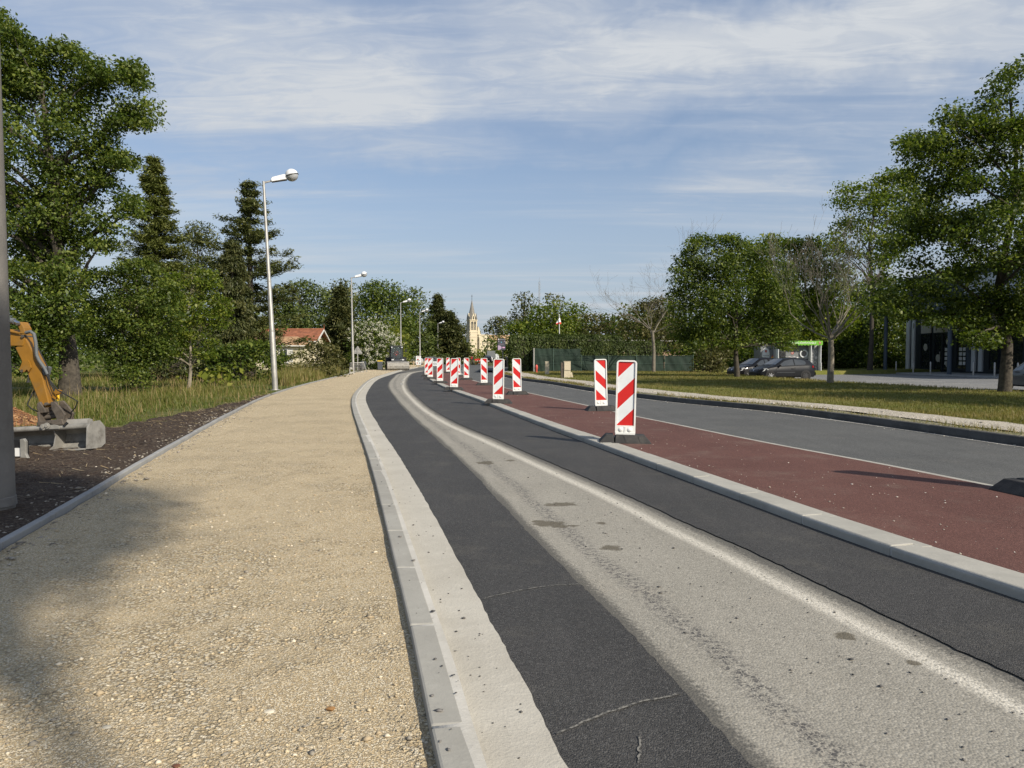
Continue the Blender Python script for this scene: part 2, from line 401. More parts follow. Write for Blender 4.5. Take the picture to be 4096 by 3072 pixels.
mStone = concrete('pale_stone', (0.50, 0.43, 0.30), (0.60, 0.53, 0.39), 0.5, 0.3)
mCream = concrete('cream_render', (0.55, 0.49, 0.34), (0.62, 0.56, 0.41), 0.2, 0.1)
mBox = concrete('box_concrete', (0.46, 0.40, 0.29), (0.55, 0.49, 0.37), 0.2, 0.2)
mPaint, t, b = newmat('worn_white_paint')
tcn = nd(t, 'TexCoord').outputs['Object']
n1 = nd(t, 'TexNoise', {'Vector': tcn, 'Scale': 28.0, 'Detail': 6.0, 'Roughness': 0.75}).outputs[0]
t.links.new(mixc(t, ramp(t, n1, 0.58, 0.36), (0.19, 0.18, 0.165), (0.58, 0.555, 0.47)), b.inputs['Base Color'])
b.inputs['Roughness'].default_value = 0.8
mChalk, t, b = newmat('faint_chalk')
tcn = nd(t, 'TexCoord').outputs['Object']
t.links.new(mixc(t, ramp(t, nd(t, 'TexNoise', {'Vector': tcn, 'Scale': 60.0, 'Detail': 4.0}).outputs[0], 0.40, 0.58), (0.05, 0.049, 0.046), (0.20, 0.19, 0.165)), b.inputs['Base Color']); b.inputs['Roughness'].default_value = 0.9

def grassmat(name, a, bcol, cdry, sc1=0.35, dry=0.6, fs=60.0):
    m, t, b = newmat(name)
    tcn = nd(t, 'TexCoord').outputs['Object']
    n1 = nd(t, 'TexNoise', {'Vector': tcn, 'Scale': sc1, 'Detail': 7.0, 'Roughness': 0.65}).outputs[0]
    n2 = nd(t, 'TexNoise', {'Vector': tcn, 'Scale': fs, 'Detail': 3.0, 'Roughness': 0.7}).outputs[0]
    n3 = nd(t, 'TexNoise', {'Vector': tcn, 'Scale': 3.0, 'Detail': 5.0, 'Roughness': 0.7}).outputs[0]
    c = mixc(t, ramp(t, n2, 0.3, 0.7), a, bcol)
    c = mixc(t, mathn(t, 'MULTIPLY', ramp(t, mathn(t, 'ADD', mathn(t, 'MULTIPLY', n1, 0.6), mathn(t, 'MULTIPLY', n3, 0.4)), 0.42, 0.66), dry), c, cdry)
    t.links.new(c, b.inputs['Base Color']); b.inputs['Roughness'].default_value = 0.95; b.inputs['Specular IOR Level'].default_value = 0.1
    bp = nd(t, 'Bump', {'Height': mathn(t, 'ADD', n2, n3), 'Strength': 0.8, 'Distance': 0.05})
    t.links.new(bp.outputs[0], b.inputs['Normal'])
    return m
mLawn = grassmat('lawn', (0.100, 0.120, 0.022), (0.165, 0.170, 0.042), (0.29, 0.240, 0.090), 0.35, 0.65)
mMeadow = grassmat('meadow', (0.055, 0.080, 0.020), (0.11, 0.125, 0.038), (0.24, 0.195, 0.090), 0.25, 0.75, 30.0)
mGround = grassmat('far_ground', (0.05, 0.065, 0.02), (0.09, 0.10, 0.035), (0.16, 0.13, 0.06), 0.05, 0.6, 8.0)

def leafmat(name, dark, mid, light, trans=0.35):
    m, t, b = newmat(name)
    t.nodes.remove(b)
    a = nd(t, 'Attribute', attribute_name='tint').outputs['Fac']
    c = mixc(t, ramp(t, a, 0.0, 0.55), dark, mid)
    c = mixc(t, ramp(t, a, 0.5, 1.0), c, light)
    df = nd(t, 'BsdfDiffuse', {'Color': c})
    tr = nd(t, 'BsdfTranslucent', {'Color': mixc(t, 1.0, c, (1.15, 1.25, 0.55), 'MULTIPLY')})
    gl = nd(t, 'BsdfGlossy', {'Color': (0.9, 0.9, 0.9, 1), 'Roughness': 0.5})
    mx = nd(t, 'MixShader', {0: trans, 1: df.outputs[0], 2: tr.outputs[0]})
    mx2 = nd(t, 'MixShader', {0: 0.018, 1: mx.outputs[0], 2: gl.outputs[0]})
    t.links.new(mx2.outputs[0], t.nodes['Material Output'].inputs[0])
    return m
LM = {
    'oak': leafmat('oak_leaves', (0.036, 0.063, 0.010), (0.082, 0.121, 0.018), (0.175, 0.207, 0.037), 0.38),
    'bright': leafmat('bright_leaves', (0.059, 0.094, 0.010), (0.119, 0.165, 0.017), (0.226, 0.250, 0.037), 0.45),
    'lime': leafmat('lime_leaves', (0.095, 0.123, 0.016), (0.170, 0.199, 0.027), (0.276, 0.275, 0.049), 0.45),
    'maple': leafmat('maple_leaves', (0.034, 0.059, 0.009), (0.077, 0.113, 0.016), (0.179, 0.212, 0.035), 0.42),
    'far': leafmat('far_leaves', (0.042, 0.065, 0.016), (0.080, 0.109, 0.026), (0.139, 0.166, 0.040), 0.3),
    'olive': leafmat('olive_leaves', (0.058, 0.063, 0.019), (0.100, 0.100, 0.033), (0.170, 0.152, 0.059), 0.35),
    'pine': leafmat('pine_needles', (0.039, 0.054, 0.019), (0.080, 0.095, 0.029), (0.153, 0.155, 0.049), 0.2),
    'fir': leafmat('fir_needles', (0.034, 0.047, 0.018), (0.067, 0.079, 0.028), (0.136, 0.133, 0.044), 0.2),
    'thuja': leafmat('cypress_foliage', (0.058, 0.077, 0.018), (0.104, 0.123, 0.031), (0.173, 0.180, 0.051), 0.25),
    'hedge': leafmat('hedge_foliage', (0.043, 0.064, 0.017), (0.075, 0.104, 0.027), (0.140, 0.163, 0.044), 0.25),
    'flower': leafmat('white_petals', (0.420, 0.410, 0.330), (0.520, 0.500, 0.420), (0.620, 0.600, 0.520), 0.3),
    'grass': leafmat('grass_blades', (0.090, 0.119, 0.019), (0.185, 0.176, 0.049), (0.360, 0.261, 0.130), 0.35),
    'lawn': leafmat('lawn_blades', (0.090, 0.104, 0.019), (0.180, 0.157, 0.045), (0.329, 0.242, 0.108), 0.35),
    'dead': leafmat('dry_scrub', (0.074, 0.048, 0.022), (0.138, 0.085, 0.043), (0.212, 0.142, 0.076), 0.25),
}
mBark = plain('oak_bark', (0.062, 0.053, 0.041), 0.95, var=0.5, scale=9.0, bump=1.0, bscale=22.0)
mBarkP = plain('pale_bark', (0.21, 0.185, 0.145), 0.95, var=0.35, scale=5.0, bump=0.6, bscale=25.0, dirt=(0.09, 0.085, 0.05), dscale=4.0)
mBarkD = plain('dark_bark', (0.052, 0.044, 0.034), 0.95, var=0.4, scale=7.0, bump=0.8, bscale=18.0)
mBarkG = plain('dead_wood', (0.165, 0.145, 0.115), 0.95, var=0.3, scale=4.0)
mWhite = plain('white_plastic', (0.72, 0.72, 0.69), 0.45, var=0.05, scale=5.0, dirt=(0.56, 0.54, 0.48), dscale=4.0)
mRedS = plain('red_sheeting', (0.52, 0.018, 0.016), 0.35, var=0.08, scale=3.0)
mWhiteS = plain('white_sheeting', (0.66, 0.69, 0.70), 0.35, var=0.05, scale=3.0, dirt=(0.58, 0.58, 0.55), dscale=5.0)
mRubber = plain('black_rubber', (0.030, 0.029, 0.028), 0.8, var=0.35, scale=7.0, bump=0.4, bscale=80.0, dirt=(0.065, 0.060, 0.052), dscale=6.0)
mTyre = plain('tyre', (0.018, 0.018, 0.018), 0.85, var=0.2)
mGalv = plain('galvanised_steel', (0.42, 0.41, 0.385), 0.45, metal=0.55, var=0.14, scale=3.0, dirt=(0.30, 0.27, 0.22), dscale=1.2)
mLampW = plain('lamp_white', (0.70, 0.71, 0.72), 0.35, var=0.04)
mLampB = plain('lamp_dark', (0.06, 0.06, 0.06), 0.5)
mGlobe = glassy('lamp_globe', (0.72, 0.74, 0.76), 0.12, 0.5)
mYellow = plain('yellow_paint', (0.25, 0.120, 0.014), 0.45, var=0.12, scale=5.0, dirt=(0.20, 0.12, 0.04), dscale=3.5)
mYellowB = plain('bright_yellow', (0.75, 0.42, 0.02), 0.5, var=0.1)
mSteelD = plain('dirty_steel', (0.10, 0.085, 0.070), 0.7, metal=0.3, var=0.35, scale=8.0, bump=0.4, bscale=40.0, dirt=(0.16, 0.12, 0.085), dscale=5.0)
mSteelG = plain('bucket_steel', (0.27, 0.26, 0.235), 0.6, metal=0.25, var=0.2, scale=6.0, bump=0.2, bscale=40.0, dirt=(0.10, 0.088, 0.072), dscale=4.0)
mChrome = plain('chrome_rod', (0.6, 0.6, 0.6), 0.15, metal=1.0, var=0.03)
mHose = plain('hose', (0.016, 0.016, 0.016), 0.55)
mHoseG = plain('grey_sleeve', (0.11, 0.12, 0.125), 0.6, bump=0.5, bscale=120.0)
mDark = plain('dark_metal', (0.040, 0.044, 0.050), 0.5, var=0.1)
mBlack = plain('black', (0.012, 0.012, 0.013), 0.5)
mTile = plain('terracotta_tiles', (0.27, 0.105, 0.055), 0.85, var=0.35, scale=2.5, dirt=(0.20, 0.085, 0.05), dscale=1.5)
mTile2 = plain('pale_tiles', (0.42, 0.27, 0.15), 0.85, var=0.3, scale=3.0, dirt=(0.26, 0.15, 0.08), dscale=1.5)
mTrim = plain('white_trim', (0.62, 0.61, 0.57), 0.6, var=0.06)
mGlassD = glassy('dark_glass', (0.018, 0.022, 0.025), 0.04)
mCarGlass = glassy('car_glass', (0.03, 0.036, 0.04), 0.03)
mMesh = plain('green_windscreen', (0.016, 0.032, 0.022), 0.8, var=0.25, scale=1.5, bump=0.8, bscale=3.5)
mPostG = plain('green_post', (0.05, 0.085, 0.07), 0.6)
mHyd = plain('hydrant_red', (0.58, 0.085, 0.065), 0.5, var=0.12, dirt=(0.42, 0.16, 0.12), dscale=6.0)
mWood = plain('weathered_wood', (0.38, 0.30, 0.19), 0.85, var=0.2, scale=4.0)
mSiding = plain('pink_siding', (0.36, 0.24, 0.17), 0.8, var=0.12)
mFlagW = plain('flag_white', (0.75, 0.75, 0.75), 0.7); mFlagR = plain('flag_red', (0.60, 0.03, 0.03), 0.7); mFlagB = plain('flag_blue', (0.015, 0.022, 0.09), 0.7)
mSlate = plain('spire_stone', (0.22, 0.205, 0.18), 0.85, var=0.25, scale=0.8, dirt=(0.11, 0.105, 0.10), dscale=0.35)
mClad = plain('blue_grey_cladding', (0.060, 0.080, 0.105), 0.55, var=0.1)
mFrameD = plain('anthracite_frame', (0.020, 0.026, 0.032), 0.5)
mStripe = plain('white_cladding', (0.58, 0.60, 0.61), 0.6, var=0.05)
mBeige = plain('beige_fascia', (0.40, 0.385, 0.34), 0.6, var=0.05)
mGrey = plain('kiosk_grey', (0.40, 0.40, 0.41), 0.5, var=0.06)
mGreyD = plain('kiosk_dark_grey', (0.17, 0.18, 0.185), 0.5, var=0.06)
mGreenA = plain('awning_green', (0.16, 0.42, 0.035), 0.5, var=0.06)
mTextW = plain('white_lettering', (0.82, 0.82, 0.80), 0.5, var=0.02)
mTextB = plain('dark_lettering', (0.03, 0.03, 0.03), 0.5, var=0.02)
mLogoR = plain('red_logo', (0.35, 0.05, 0.03), 0.5, var=0.02)
mPoster = plain('paper_notice', (0.62, 0.62, 0.60), 0.7, var=0.05)
mSkin = plain('skin', (0.42, 0.25, 0.18), 0.6); mShirtR = plain('red_shirt', (0.42, 0.03, 0.02), 0.8); mShirtD = plain('dark_clothes', (0.04, 0.045, 0.06), 0.8)
mConcSlab = concrete('pavement_slab', (0.28, 0.28, 0.27), (0.34, 0.34, 0.33), 0.2, 0.2)
mScreen = emis('screen_grey', (0.055, 0.055, 0.060), 1.0); mScreenL = emis('screen_lilac', (0.36, 0.26, 0.34), 1.0)
mScreenP = emis('screen_pink', (0.55, 0.30, 0.42), 1.0); mScreenC = emis('screen_cyan', (0.12, 0.30, 0.36), 1.0)

# ------------------------------------------------------------------ curves on the ground, as x(y)
def pchip(xs, ys, q):
    xs, ys = np.asarray(xs, float), np.asarray(ys, float)
    h = np.diff(xs); d = np.diff(ys) / h
    m = np.empty_like(ys); m[0], m[-1] = d[0], d[-1]
    for i in range(1, len(xs) - 1):
        m[i] = 0 if d[i - 1] * d[i] <= 0 else 2 * d[i - 1] * d[i] / (d[i - 1] + d[i])
    i = np.clip(np.searchsorted(xs, q) - 1, 0, len(h) - 1)
    t = (q - xs[i]) / h[i]
    return ((1 + 2 * t) * (1 - t) ** 2 * ys[i] + t * (1 - t) ** 2 * h[i] * m[i] + t * t * (3 - 2 * t) * ys[i + 1] + t * t * (t - 1) * h[i] * m[i + 1])
class Curve:
    def __init__(s, pts, z=0.0, extra=(), full=False, sm=9):
        w = []
        for u, v in pts:
            p = gp(u, v, z) if full else gp(u * MS, v * MS, z)
            w.append((p.y, p.x))
        w += [(y, x) for x, y in extra]
        w.sort()
        ys = np.array([a for a, _ in w]); xs = np.array([b for _, b in w])
        L = np.linspace(math.log(ys[0]), math.log(ys[-1]), 400)
        X = pchip(np.log(ys), xs, L)
        k = np.hanning(2 * sm + 3)[1:-1]; k /= k.sum()
        Xp = np.concatenate([2 * X[0] - X[sm:0:-1], X, 2 * X[-1] - X[-2:-sm - 2:-1]])
        X = np.convolve(Xp, k, 'valid')
        s.y, s.x = np.exp(L), X
        s.m0 = (s.x[6] - s.x[0]) / (s.y[6] - s.y[0]); s.m1 = (s.x[-1] - s.x[-12]) / (s.y[-1] - s.y[-12])
    def __call__(s, y):
        y = np.asarray(y, float)
        r = np.interp(y, s.y, s.x)
        r = np.where(y < s.y[0], s.x[0] + s.m0 * (y - s.y[0]), r)
        return np.where(y > s.y[-1], s.x[-1] + s.m1 * (y - s.y[-1]), r)
    def off(s, d):
        def g(y):
            y = np.asarray(y, float); e = 0.05 + 0.01 * np.abs(y)
            sl_ = (s(y + e) - s(y - e)) / (2 * e)
            return s(y) + d * np.sqrt(1 + sl_ ** 2)
        return g

FAR_L = [(-14.2, 140), (-15.0, 220), (-19, 330), (-20, 430)]
C_path = Curve([(0, 1180), (120, 1113), (210, 1060), (300, 1005), (400, 948), (500, 893), (590, 851), (668, 828), (722, 815), (757, 807)], 0.06, [(-15.5, 78), (-17.5, 110), (-20, 180)])
C_kl = Curve([(950, 1659), (905, 1430), (880, 1330), (850, 1200), (820, 1075), (797, 990), (775, 925), (762, 885), (759, 866), (764, 850), (775, 838), (783, 830), (795, 821), (813, 813), (830, 808.5), (848, 803), (904.6, 792)], 0.08, FAR_L)
C_ll = Curve([(1632, 1659), (1591, 1620), (1475, 1490), (1336, 1343), (1188, 1199), (1120, 1128), (1060, 1062), (1000, 1002), (945, 950), (900, 910), (868, 878), (848, 853), (838, 836), (840, 825), (850, 815), (868, 806)], 0.0, [(-9.3, 90)])
C_lr = Curve([(2212, 1472), (2045, 1393), (1883, 1317), (1674, 1217), (1530, 1152), (1355, 1071), (1188, 1000), (1075, 951), (1000, 920), (940, 888), (907, 863), (888, 845), (881, 832), (881, 822), (887, 812), (899, 805)], 0.0, [(-8.9, 90)])
C_mk = Curve([(2178, 1291), (1883, 1190), (1559, 1069), (1304, 972), (1200, 933), (1100, 894), (1030, 866), (980, 848), (947, 833), (927, 821), (919.5, 812), (917, 801)], 0.0)
C_rl = Curve([(2151, 1058), (1928, 1013), (1697, 969), (1458, 920), (1370, 902), (1280, 881), (1189, 861), (1135, 849), (1089, 839), (1018, 821), (991, 803)], 0.0, [(-7.0, 85)])
C_rk = Curve([(2212, 965), (1900, 920), (1700, 893), (1458, 869.5), (1280, 846), (1189, 830), (1129, 822.5), (1087, 813)], 0.0, [(-2.6, 78), (-4.6, 120), (-7, 200), (-12, 330), (-13, 430)])

def ygrid(y0, y1, fine=0.08, k=0.02):
    g = [y0]
    while g[-1] < y1: g.append(g[-1] + max(fine, k * abs(g[-1])))
    g[-1] = y1
    return np.array(g)
def strip(name, fa, fb, y0, y1, z, mat, parent=None, nx=2, fine=0.12, k=0.02, zf=None, uv=None, edge=(0.0, 0.0), seed=1):
    ys = ygrid(y0, y1, fine, k)
    A, B = np.asarray(fa(ys), float), np.asarray(fb(ys), float)
    rng = np.random.default_rng(seed)
    def wob(a):
        if not a: return 0
        r = rng.normal(size=len(ys)); r2 = np.convolve(rng.normal(size=len(ys) + 14), np.ones(15) / 15, 'valid') * 3.2
        return a * (0.45 * r + r2)
    A, B = A + wob(edge[0]), B + wob(edge[1])
    T = np.linspace(0, 1, nx)
    X = A[:, None] * (1 - T) + B[:, None] * T
    Y = np.repeat(ys[:, None], nx, 1)
    Z = np.full_like(X, z) if zf is None else zf(X, Y, T[None, :])
    V = np.stack([X, Y, Z], -1).reshape(-1, 3)
    n = len(ys); i = np.arange((n - 1) * nx).reshape(n - 1, nx)[:, :-1].ravel()
    F = np.stack([i, i + 1, i + nx + 1, i + nx], 1)
    U = None
    if uv: U = np.stack([(np.asarray(uv[1](ys))[:, None] - X).ravel(), (X - np.asarray(uv[0](ys))[:, None]).ravel()], 1)
    return np_mesh(name, V, F, mat, parent, uv=U, smooth=zf is not None)

def vnoise(X, Y, s, seed=0):
    """cheap smooth value noise in -1..1"""
    rng = np.random.default_rng(seed); T = rng.uniform(-1, 1, (64, 64))
    x, y = X / s, Y / s
    i, j = np.floor(x).astype(int), np.floor(y).astype(int)
    fx, fy = x - i, y - j
    fx, fy = fx * fx * (3 - 2 * fx), fy * fy * (3 - 2 * fy)
    g = lambda a, b: T[a % 64, b % 64]
    return (g(i, j) * (1 - fx) + g(i + 1, j) * fx) * (1 - fy) + (g(i, j + 1) * (1 - fx) + g(i + 1, j + 1) * fx) * fy

# ------------------------------------------------------------------ terrain, roads, path
struct(MB().add([(-2500, -800, -0.35), (2500, -800, -0.35), (2500, 4000, -0.35), (-2500, 4000, -0.35)], [(0, 1, 2, 3)]).build('ground', mGround))

gutter_in, gutter_out = C_kl.off(0.155), C_kl.off(0.44)
road = struct(strip('road', C_kl.off(0.10), lambda y: C_rk(y) + 0.02, -12, 76, 0.0, mA_old, nx=3, uv=(C_ll, C_lr)))
far_road = struct(strip('far_road', C_kl.off(0.10), lambda y: C_rk(y) + 0.02, 76, 430, 0.0, mA_right, nx=2))
def rleft(y):
    y = np.asarray(y, float); tt = np.clip((y - 70) / 6, 0, 1)
    return C_rl(y) * (1 - tt) + C_kl.off(0.12)(y) * tt
struct(strip('right_carriageway', rleft, lambda y: C_rk(y) + 0.01, -12, 76, 0.004, mA_right, nx=3))
strip('fresh_asphalt', C_kl.off(0.40), C_ll, -12, 66, 0.008, mA_new, road, nx=3, edge=(0, 0.008), fine=0.05, k=0.012, seed=3)
strip('fresh_asphalt', C_lr, C_mk.off(0.03), -12, 74, 0.008, mA_new, road, nx=3, edge=(0.009, 0), fine=0.05, k=0.012, seed=4)
strip('gutter', gutter_in, gutter_out, -12, 120, 0.014, mGutter, road, nx=3, edge=(0, 0.0055), fine=0.05, k=0.015, seed=5)

def path_z(X, Y, T):
    e = np.clip(np.minimum(T, 1 - T) * 9, 0, 1)
    return 0.035 + 0.010 * vnoise(X, Y, 1.3, 2) * e + 0.006 * vnoise(X, Y, 0.35, 5) + 0.004 * vnoise(X, Y, 0.12, 8)
path = struct(strip('gravel_path', C_path.off(0.02), C_kl.off(0.01), -12, 130, 0.03, mGravel, nx=44, fine=0.10, k=0.02, zf=path_z))

median = struct(strip('red_median', C_mk.off(0.30), C_rl.off(-0.18), -12, 73.5, 0.066, mRed, nx=4))
strip('concrete_border', C_rl.off(-0.185), C_rl.off(-0.05), -12, 73.5, 0.056, mKerb2, median, nx=2, edge=(0.006, 0), seed=8)
MB().hexa([(float(C_mk.off(0.0)(73.5)), 73.5, 0), (float(C_rl(73.5)), 73.5, 0), (float(C_rl(73.5)) - 0.6, 74.4, 0), (float(C_mk(73.5)) + 0.6, 74.4, 0)],
          [(float(C_mk.off(0.0)(73.5)), 73.5, 0.07), (float(C_rl(73.5)), 73.5, 0.07), (float(C_rl(73.5)) - 0.6, 74.4, 0.06), (float(C_mk(73.5)) + 0.6, 74.4, 0.06)]).build('median_nose', mKerb2, median)
strip('edge_line', C_rl.off(-0.045), C_rl.off(0.10), -12, 73.5, 0.012, mPaint, road, nx=2, edge=(0.004, 0.012), fine=0.05, k=0.012, seed=9)
strip('edge_line', C_rk.off(-0.16), C_rk.off(-0.06), -12, 60, 0.009, mPaint, road, nx=2, edge=(0.02, 0.01), fine=0.05, k=0.012, seed=10)
# far markings
def mark(y0, y1, fx, wd, name='road_marking'):
    strip(name, lambda y: fx(y) - wd / 2, lambda y: fx(y) + wd / 2, y0, y1, 0.012, mPaint, far_road if y0 > 75 else road, nx=2, fine=0.5)
cl = lambda y: C_kl(y) * 0.40 + C_rk(y) * 0.60
for y0 in range(78, 140, 6): mark(y0, y0 + 3.2, cl, 0.16)
mark(140, 230, cl, 0.16)
for k, (u, v) in enumerate([(1838, 1478), (1843, 1484), (1850, 1478), (1858, 1473)]):
    p = gp(u, v); MB().box(p.x - 0.35, p.x + 0.35, p.y - 0.9, p.y + 0.9, 0.004, 0.012).build('road_marking', mPaint, road)
# ghost dashes on the left lane near the bend
for (a, b2) in ((36, 39), (42, 44.5), (50, 53), (66, 70)):
    mark(a, b2, lambda y: C_lr(y) - 0.30, 0.16, 'lane_dash')
# chalk marks on the new asphalt
def chalk(p0, p1, wd=0.022, bend=0.05):
    p0, p1 = gp(p0[0] * MS, p0[1] * MS), gp(p1[0] * MS, p1[1] * MS)
    d = p1 - p0; n = Vector((-d.y, d.x, 0)).normalized(); b = MB(); N = 14
    vs = []
    for i in range(N + 1):
        t = i / N; p = p0 + d * t + n * (bend * math.sin(t * math.pi) + random.uniform(-1, 1) * 0.006)
        w2 = wd * random.uniform(0.35, 0.65)
        vs += [(p + n * w2)[:2] + (0.0125,), (p - n * w2)[:2] + (0.0125,)]
    b.add(vs, [(2 * i, 2 * i + 1, 2 * i + 3, 2 * i + 2) for i in range(N)]).build('chalk_mark', mChalk, road)
chalk((1045, 1297), (1250, 1265), 0.009); chalk((1202, 1592), (1470, 1503), 0.011, 0.03); chalk((1382, 1655), (1379, 1595), 0.008, 0.0)
# left meadow and soil
struct(strip('meadow', lambda y: np.full_like(np.asarray(y, float), -90.0), lambda y: C_path(y) - 0.02, -12, 160, 0.0, mMeadow, nx=120, fine=0.6, k=0.03,
             zf=lambda X, Y, T: 0.02 + 0.10 * vnoise(X, Y, 6.0, 3) * np.clip((1 - T) * 12, 0, 1) + 0.04 * vnoise(X, Y, 1.1, 4) * np.clip((1 - T) * 20, 0, 1)))
def soil_left(y):
    y = np.asarray(y, float)
    return np.interp(y, [-12, 3, 9, 12, 14, 18.5, 22, 25, 27.2], [-10, -10, -9.6, -8.4, -7.9, -8.15, -8.35, -8.75, float(C_path(27.2)) - 0.15]) + 0.18 * vnoise(y * 3, y * 0, 1.7, 9)
def soil_z(X, Y, T):
    e = np.clip(T * 8, 0, 1)
    return -0.06 + 0.115 * e + (0.035 * vnoise(X, Y, 0.5, 11) + 0.022 * vnoise(X, Y, 0.17, 12) + 0.012 * vnoise(X, Y, 0.07, 13)) * np.clip((1 - T) * 6, 0.15, 1)
soil = struct(strip('bare_soil', soil_left, lambda y: C_path(y) - 0.05, -12, 27.2, 0.0, mSoil, nx=90, fine=0.07, k=0.006, zf=soil_z))

# right verge, sandy footpath, lawn, parking
lawn_edge = lambda y: np.interp(y, [-12, 5, 15, 27.5, 36, 44, 52, 60, 62, 70], [26, 23, 20.5, 18.9, 16.7, 15.7, 15.3, 15.2, 30, 44]) + 0.12 * vnoise(np.asarray(y, float) * 2, 0 * np.asarray(y, float), 1.5, 21)
def lawn_z(X, Y, T):
    z = 0.115 + 0.09 * np.clip((Y - 25) / 20, 0, 1) * np.clip(T * 3, 0, 1) + 0.02 * vnoise(X, Y, 2.2, 31) + 0.012 * vnoise(X, Y, 0.6, 32)
    return np.where(T > 0.985, -0.2, z)
lawn = struct(strip('lawn', C_rk.off(0.10), lawn_edge, -12, 74, 0.1, mLawn, nx=70, fine=0.4, k=0.012, zf=lawn_z))
struct(strip('verge', C_rk.off(0.13), C_rk.off(0.75), -12, 60, 0.145, mVerge, nx=8, zf=lambda X, Y, T: 0.132 + 0.02 * vnoise(X, Y, 0.4, 41) + 0.012 * vnoise(X, Y, 0.15, 42), edge=(0, 0.03)))
struct(strip('sandy_footpath', C_rk.off(0.62), C_rk.off(1.95), -12, 66, 0.15, mSand, nx=14, zf=lambda X, Y, T: 0.148 + 0.006 * vnoise(X, Y, 0.5, 43) + 0.07 * np.clip((Y - 30) / 20, 0, 1) * np.clip(T, 0, 1) ** 2 * 0.6, edge=(0.05, 0.07), fine=0.1))
struct(MB().add([(13, -12, -0.10), (45, -12, -0.10), (45, 76, -0.10), (13, 76, -0.10)], [(0, 1, 2, 3)]).build('car_park', mA_park))
drive = struct(MB().add([(-3.2, 67, 0.165), (4.2, 65, 0.165), (9, 98, 0.165), (-3.6, 100, 0.165)], [(0, 1, 2, 3)]).build('driveway', mA_right))
for k in range(7):      # parking bay lines
    y = 31 + k * 2.6
    MB().box(20.5 + 0.2 * k, 25.3 + 0.2 * k, y, y + 0.11, -0.0995, -0.094).build('bay_line', mPaint, bpy.data.objects['car_park'])

# ------------------------------------------------------------------ kerbs and edging, stone by stone
def kerb_run(name, fx, y0, y1, prof, L, mat, mort, gap=0.008, mort_in=0.012, jit=0.003, bev=0.012, z=0.0):
    """prof: (across, up) polygon; stones laid end to end along the curve, a recessed mortar bed under them"""
    root = struct(thing(name, None, None))
    ys = np.arange(y0, y1, 0.02); xs = np.asarray(fx(ys))
    s = np.concatenate([[0], np.cumsum(np.hypot(np.diff(xs), np.diff(ys)))])
    n = int(s[-1] / L)
    base = None
    rng = random.Random(hash(name) % 1000 + 3)
    for i in range(n):
        a, b = i * L, (i + 1) * L
        p0 = Vector((np.interp(a, s, xs), np.interp(a, s, ys), 0)); p1 = Vector((np.interp(b, s, xs), np.interp(b, s, ys), 0))
        d = p1 - p0
        if base is None:
            base = MB().prism(prof, gap / 2, L - gap / 2, 'y').build('kerb_stone', mat, root, bevel=bev)
            o = base
        else:
            o = bpy.data.objects.new('kerb_stone', base.data); link(o, root)
            if i < 45 and bev:
                m = o.modifiers.new('bevel', 'BEVEL'); m.width = bev; m.segments = 2; m.limit_method = 'ANGLE'; m.angle_limit = R(35)
        o.location = (p0.x, p0.y, z + rng.uniform(-jit, jit)); o.rotation_euler = (rng.uniform(-1, 1) * 0.002, 0, math.atan2(d.y, d.x) - math.pi / 2 + rng.uniform(-1, 1) * 0.002)
        o.scale = (1, d.length / L, 1)
    lo = min(q[0] for q in prof); hi = max(q[0] for q in prof); top = max(q[1] for q in prof)
    f = Curve.__new__(Curve); 
    yy = np.arange(y0, y1, 0.25); X = np.asarray(fx(yy)); sl_ = np.gradient(X, yy); k = np.sqrt(1 + sl_ ** 2)
    A, B = X + (lo + mort_in) * k, X + (hi - mort_in) * k
    zz = z + top - mort_in
    V = np.concatenate([np.stack([A, yy, np.full_like(yy, z - 0.05)], 1), np.stack([A, yy, np.full_like(yy, zz)], 1), np.stack([B, yy, np.full_like(yy, zz)], 1), np.stack([B, yy, np.full_like(yy, z - 0.05)], 1)])
    m = len(yy); i = np.arange(m - 1)
    F = np.concatenate([np.stack([i + a * m, i + (a + 1) * m, i + (a + 1) * m + 1, i + a * m + 1], 1) for a in range(3)])
    np_mesh('mortar', V, F, mort, root)
    return root
kerb_run('path_kerb', C_kl, 0.6, 96, [(0, -0.1), (0, 0.08), (0.115, 0.075), (0.155, 0.045), (0.16, -0.1)], 1.0, mKerb, mMortar, gap=0.010, mort_in=0.007)
kerb_run('median_kerb', C_mk, 1.2, 73.6, [(0, -0.1), (0.004, 0.062), (0.022, 0.080), (0.205, 0.085), (0.205, -0.1)], 1.0, mKerb2, mMortar, gap=0.018, mort_in=0.012, bev=0.008)
kerb_run('median_kerb_backing', C_mk.off(0.212), 1.2, 73.6, [(0, -0.1), (0, 0.073), (0.095, 0.073), (0.095, -0.1)], 1.0, mKerb2, mMortar, gap=0.004, bev=0.004)
kerb_run('roadside_kerb', C_rk, 3.5, 66, [(0, -0.1), (0.02, 0.13), (0.04, 0.15), (0.15, 0.15), (0.15, -0.1)], 1.0, mOldKerb, mOldKerb, gap=0.012)
kerb_run('path_edging', C_path.off(-0.06), 2.2, 60, [(0, -0.1), (0, 0.085), (0.065, 0.085), (0.065, -0.1)], 1.0, mEdging, mMortar, gap=0.006, bev=0.008)

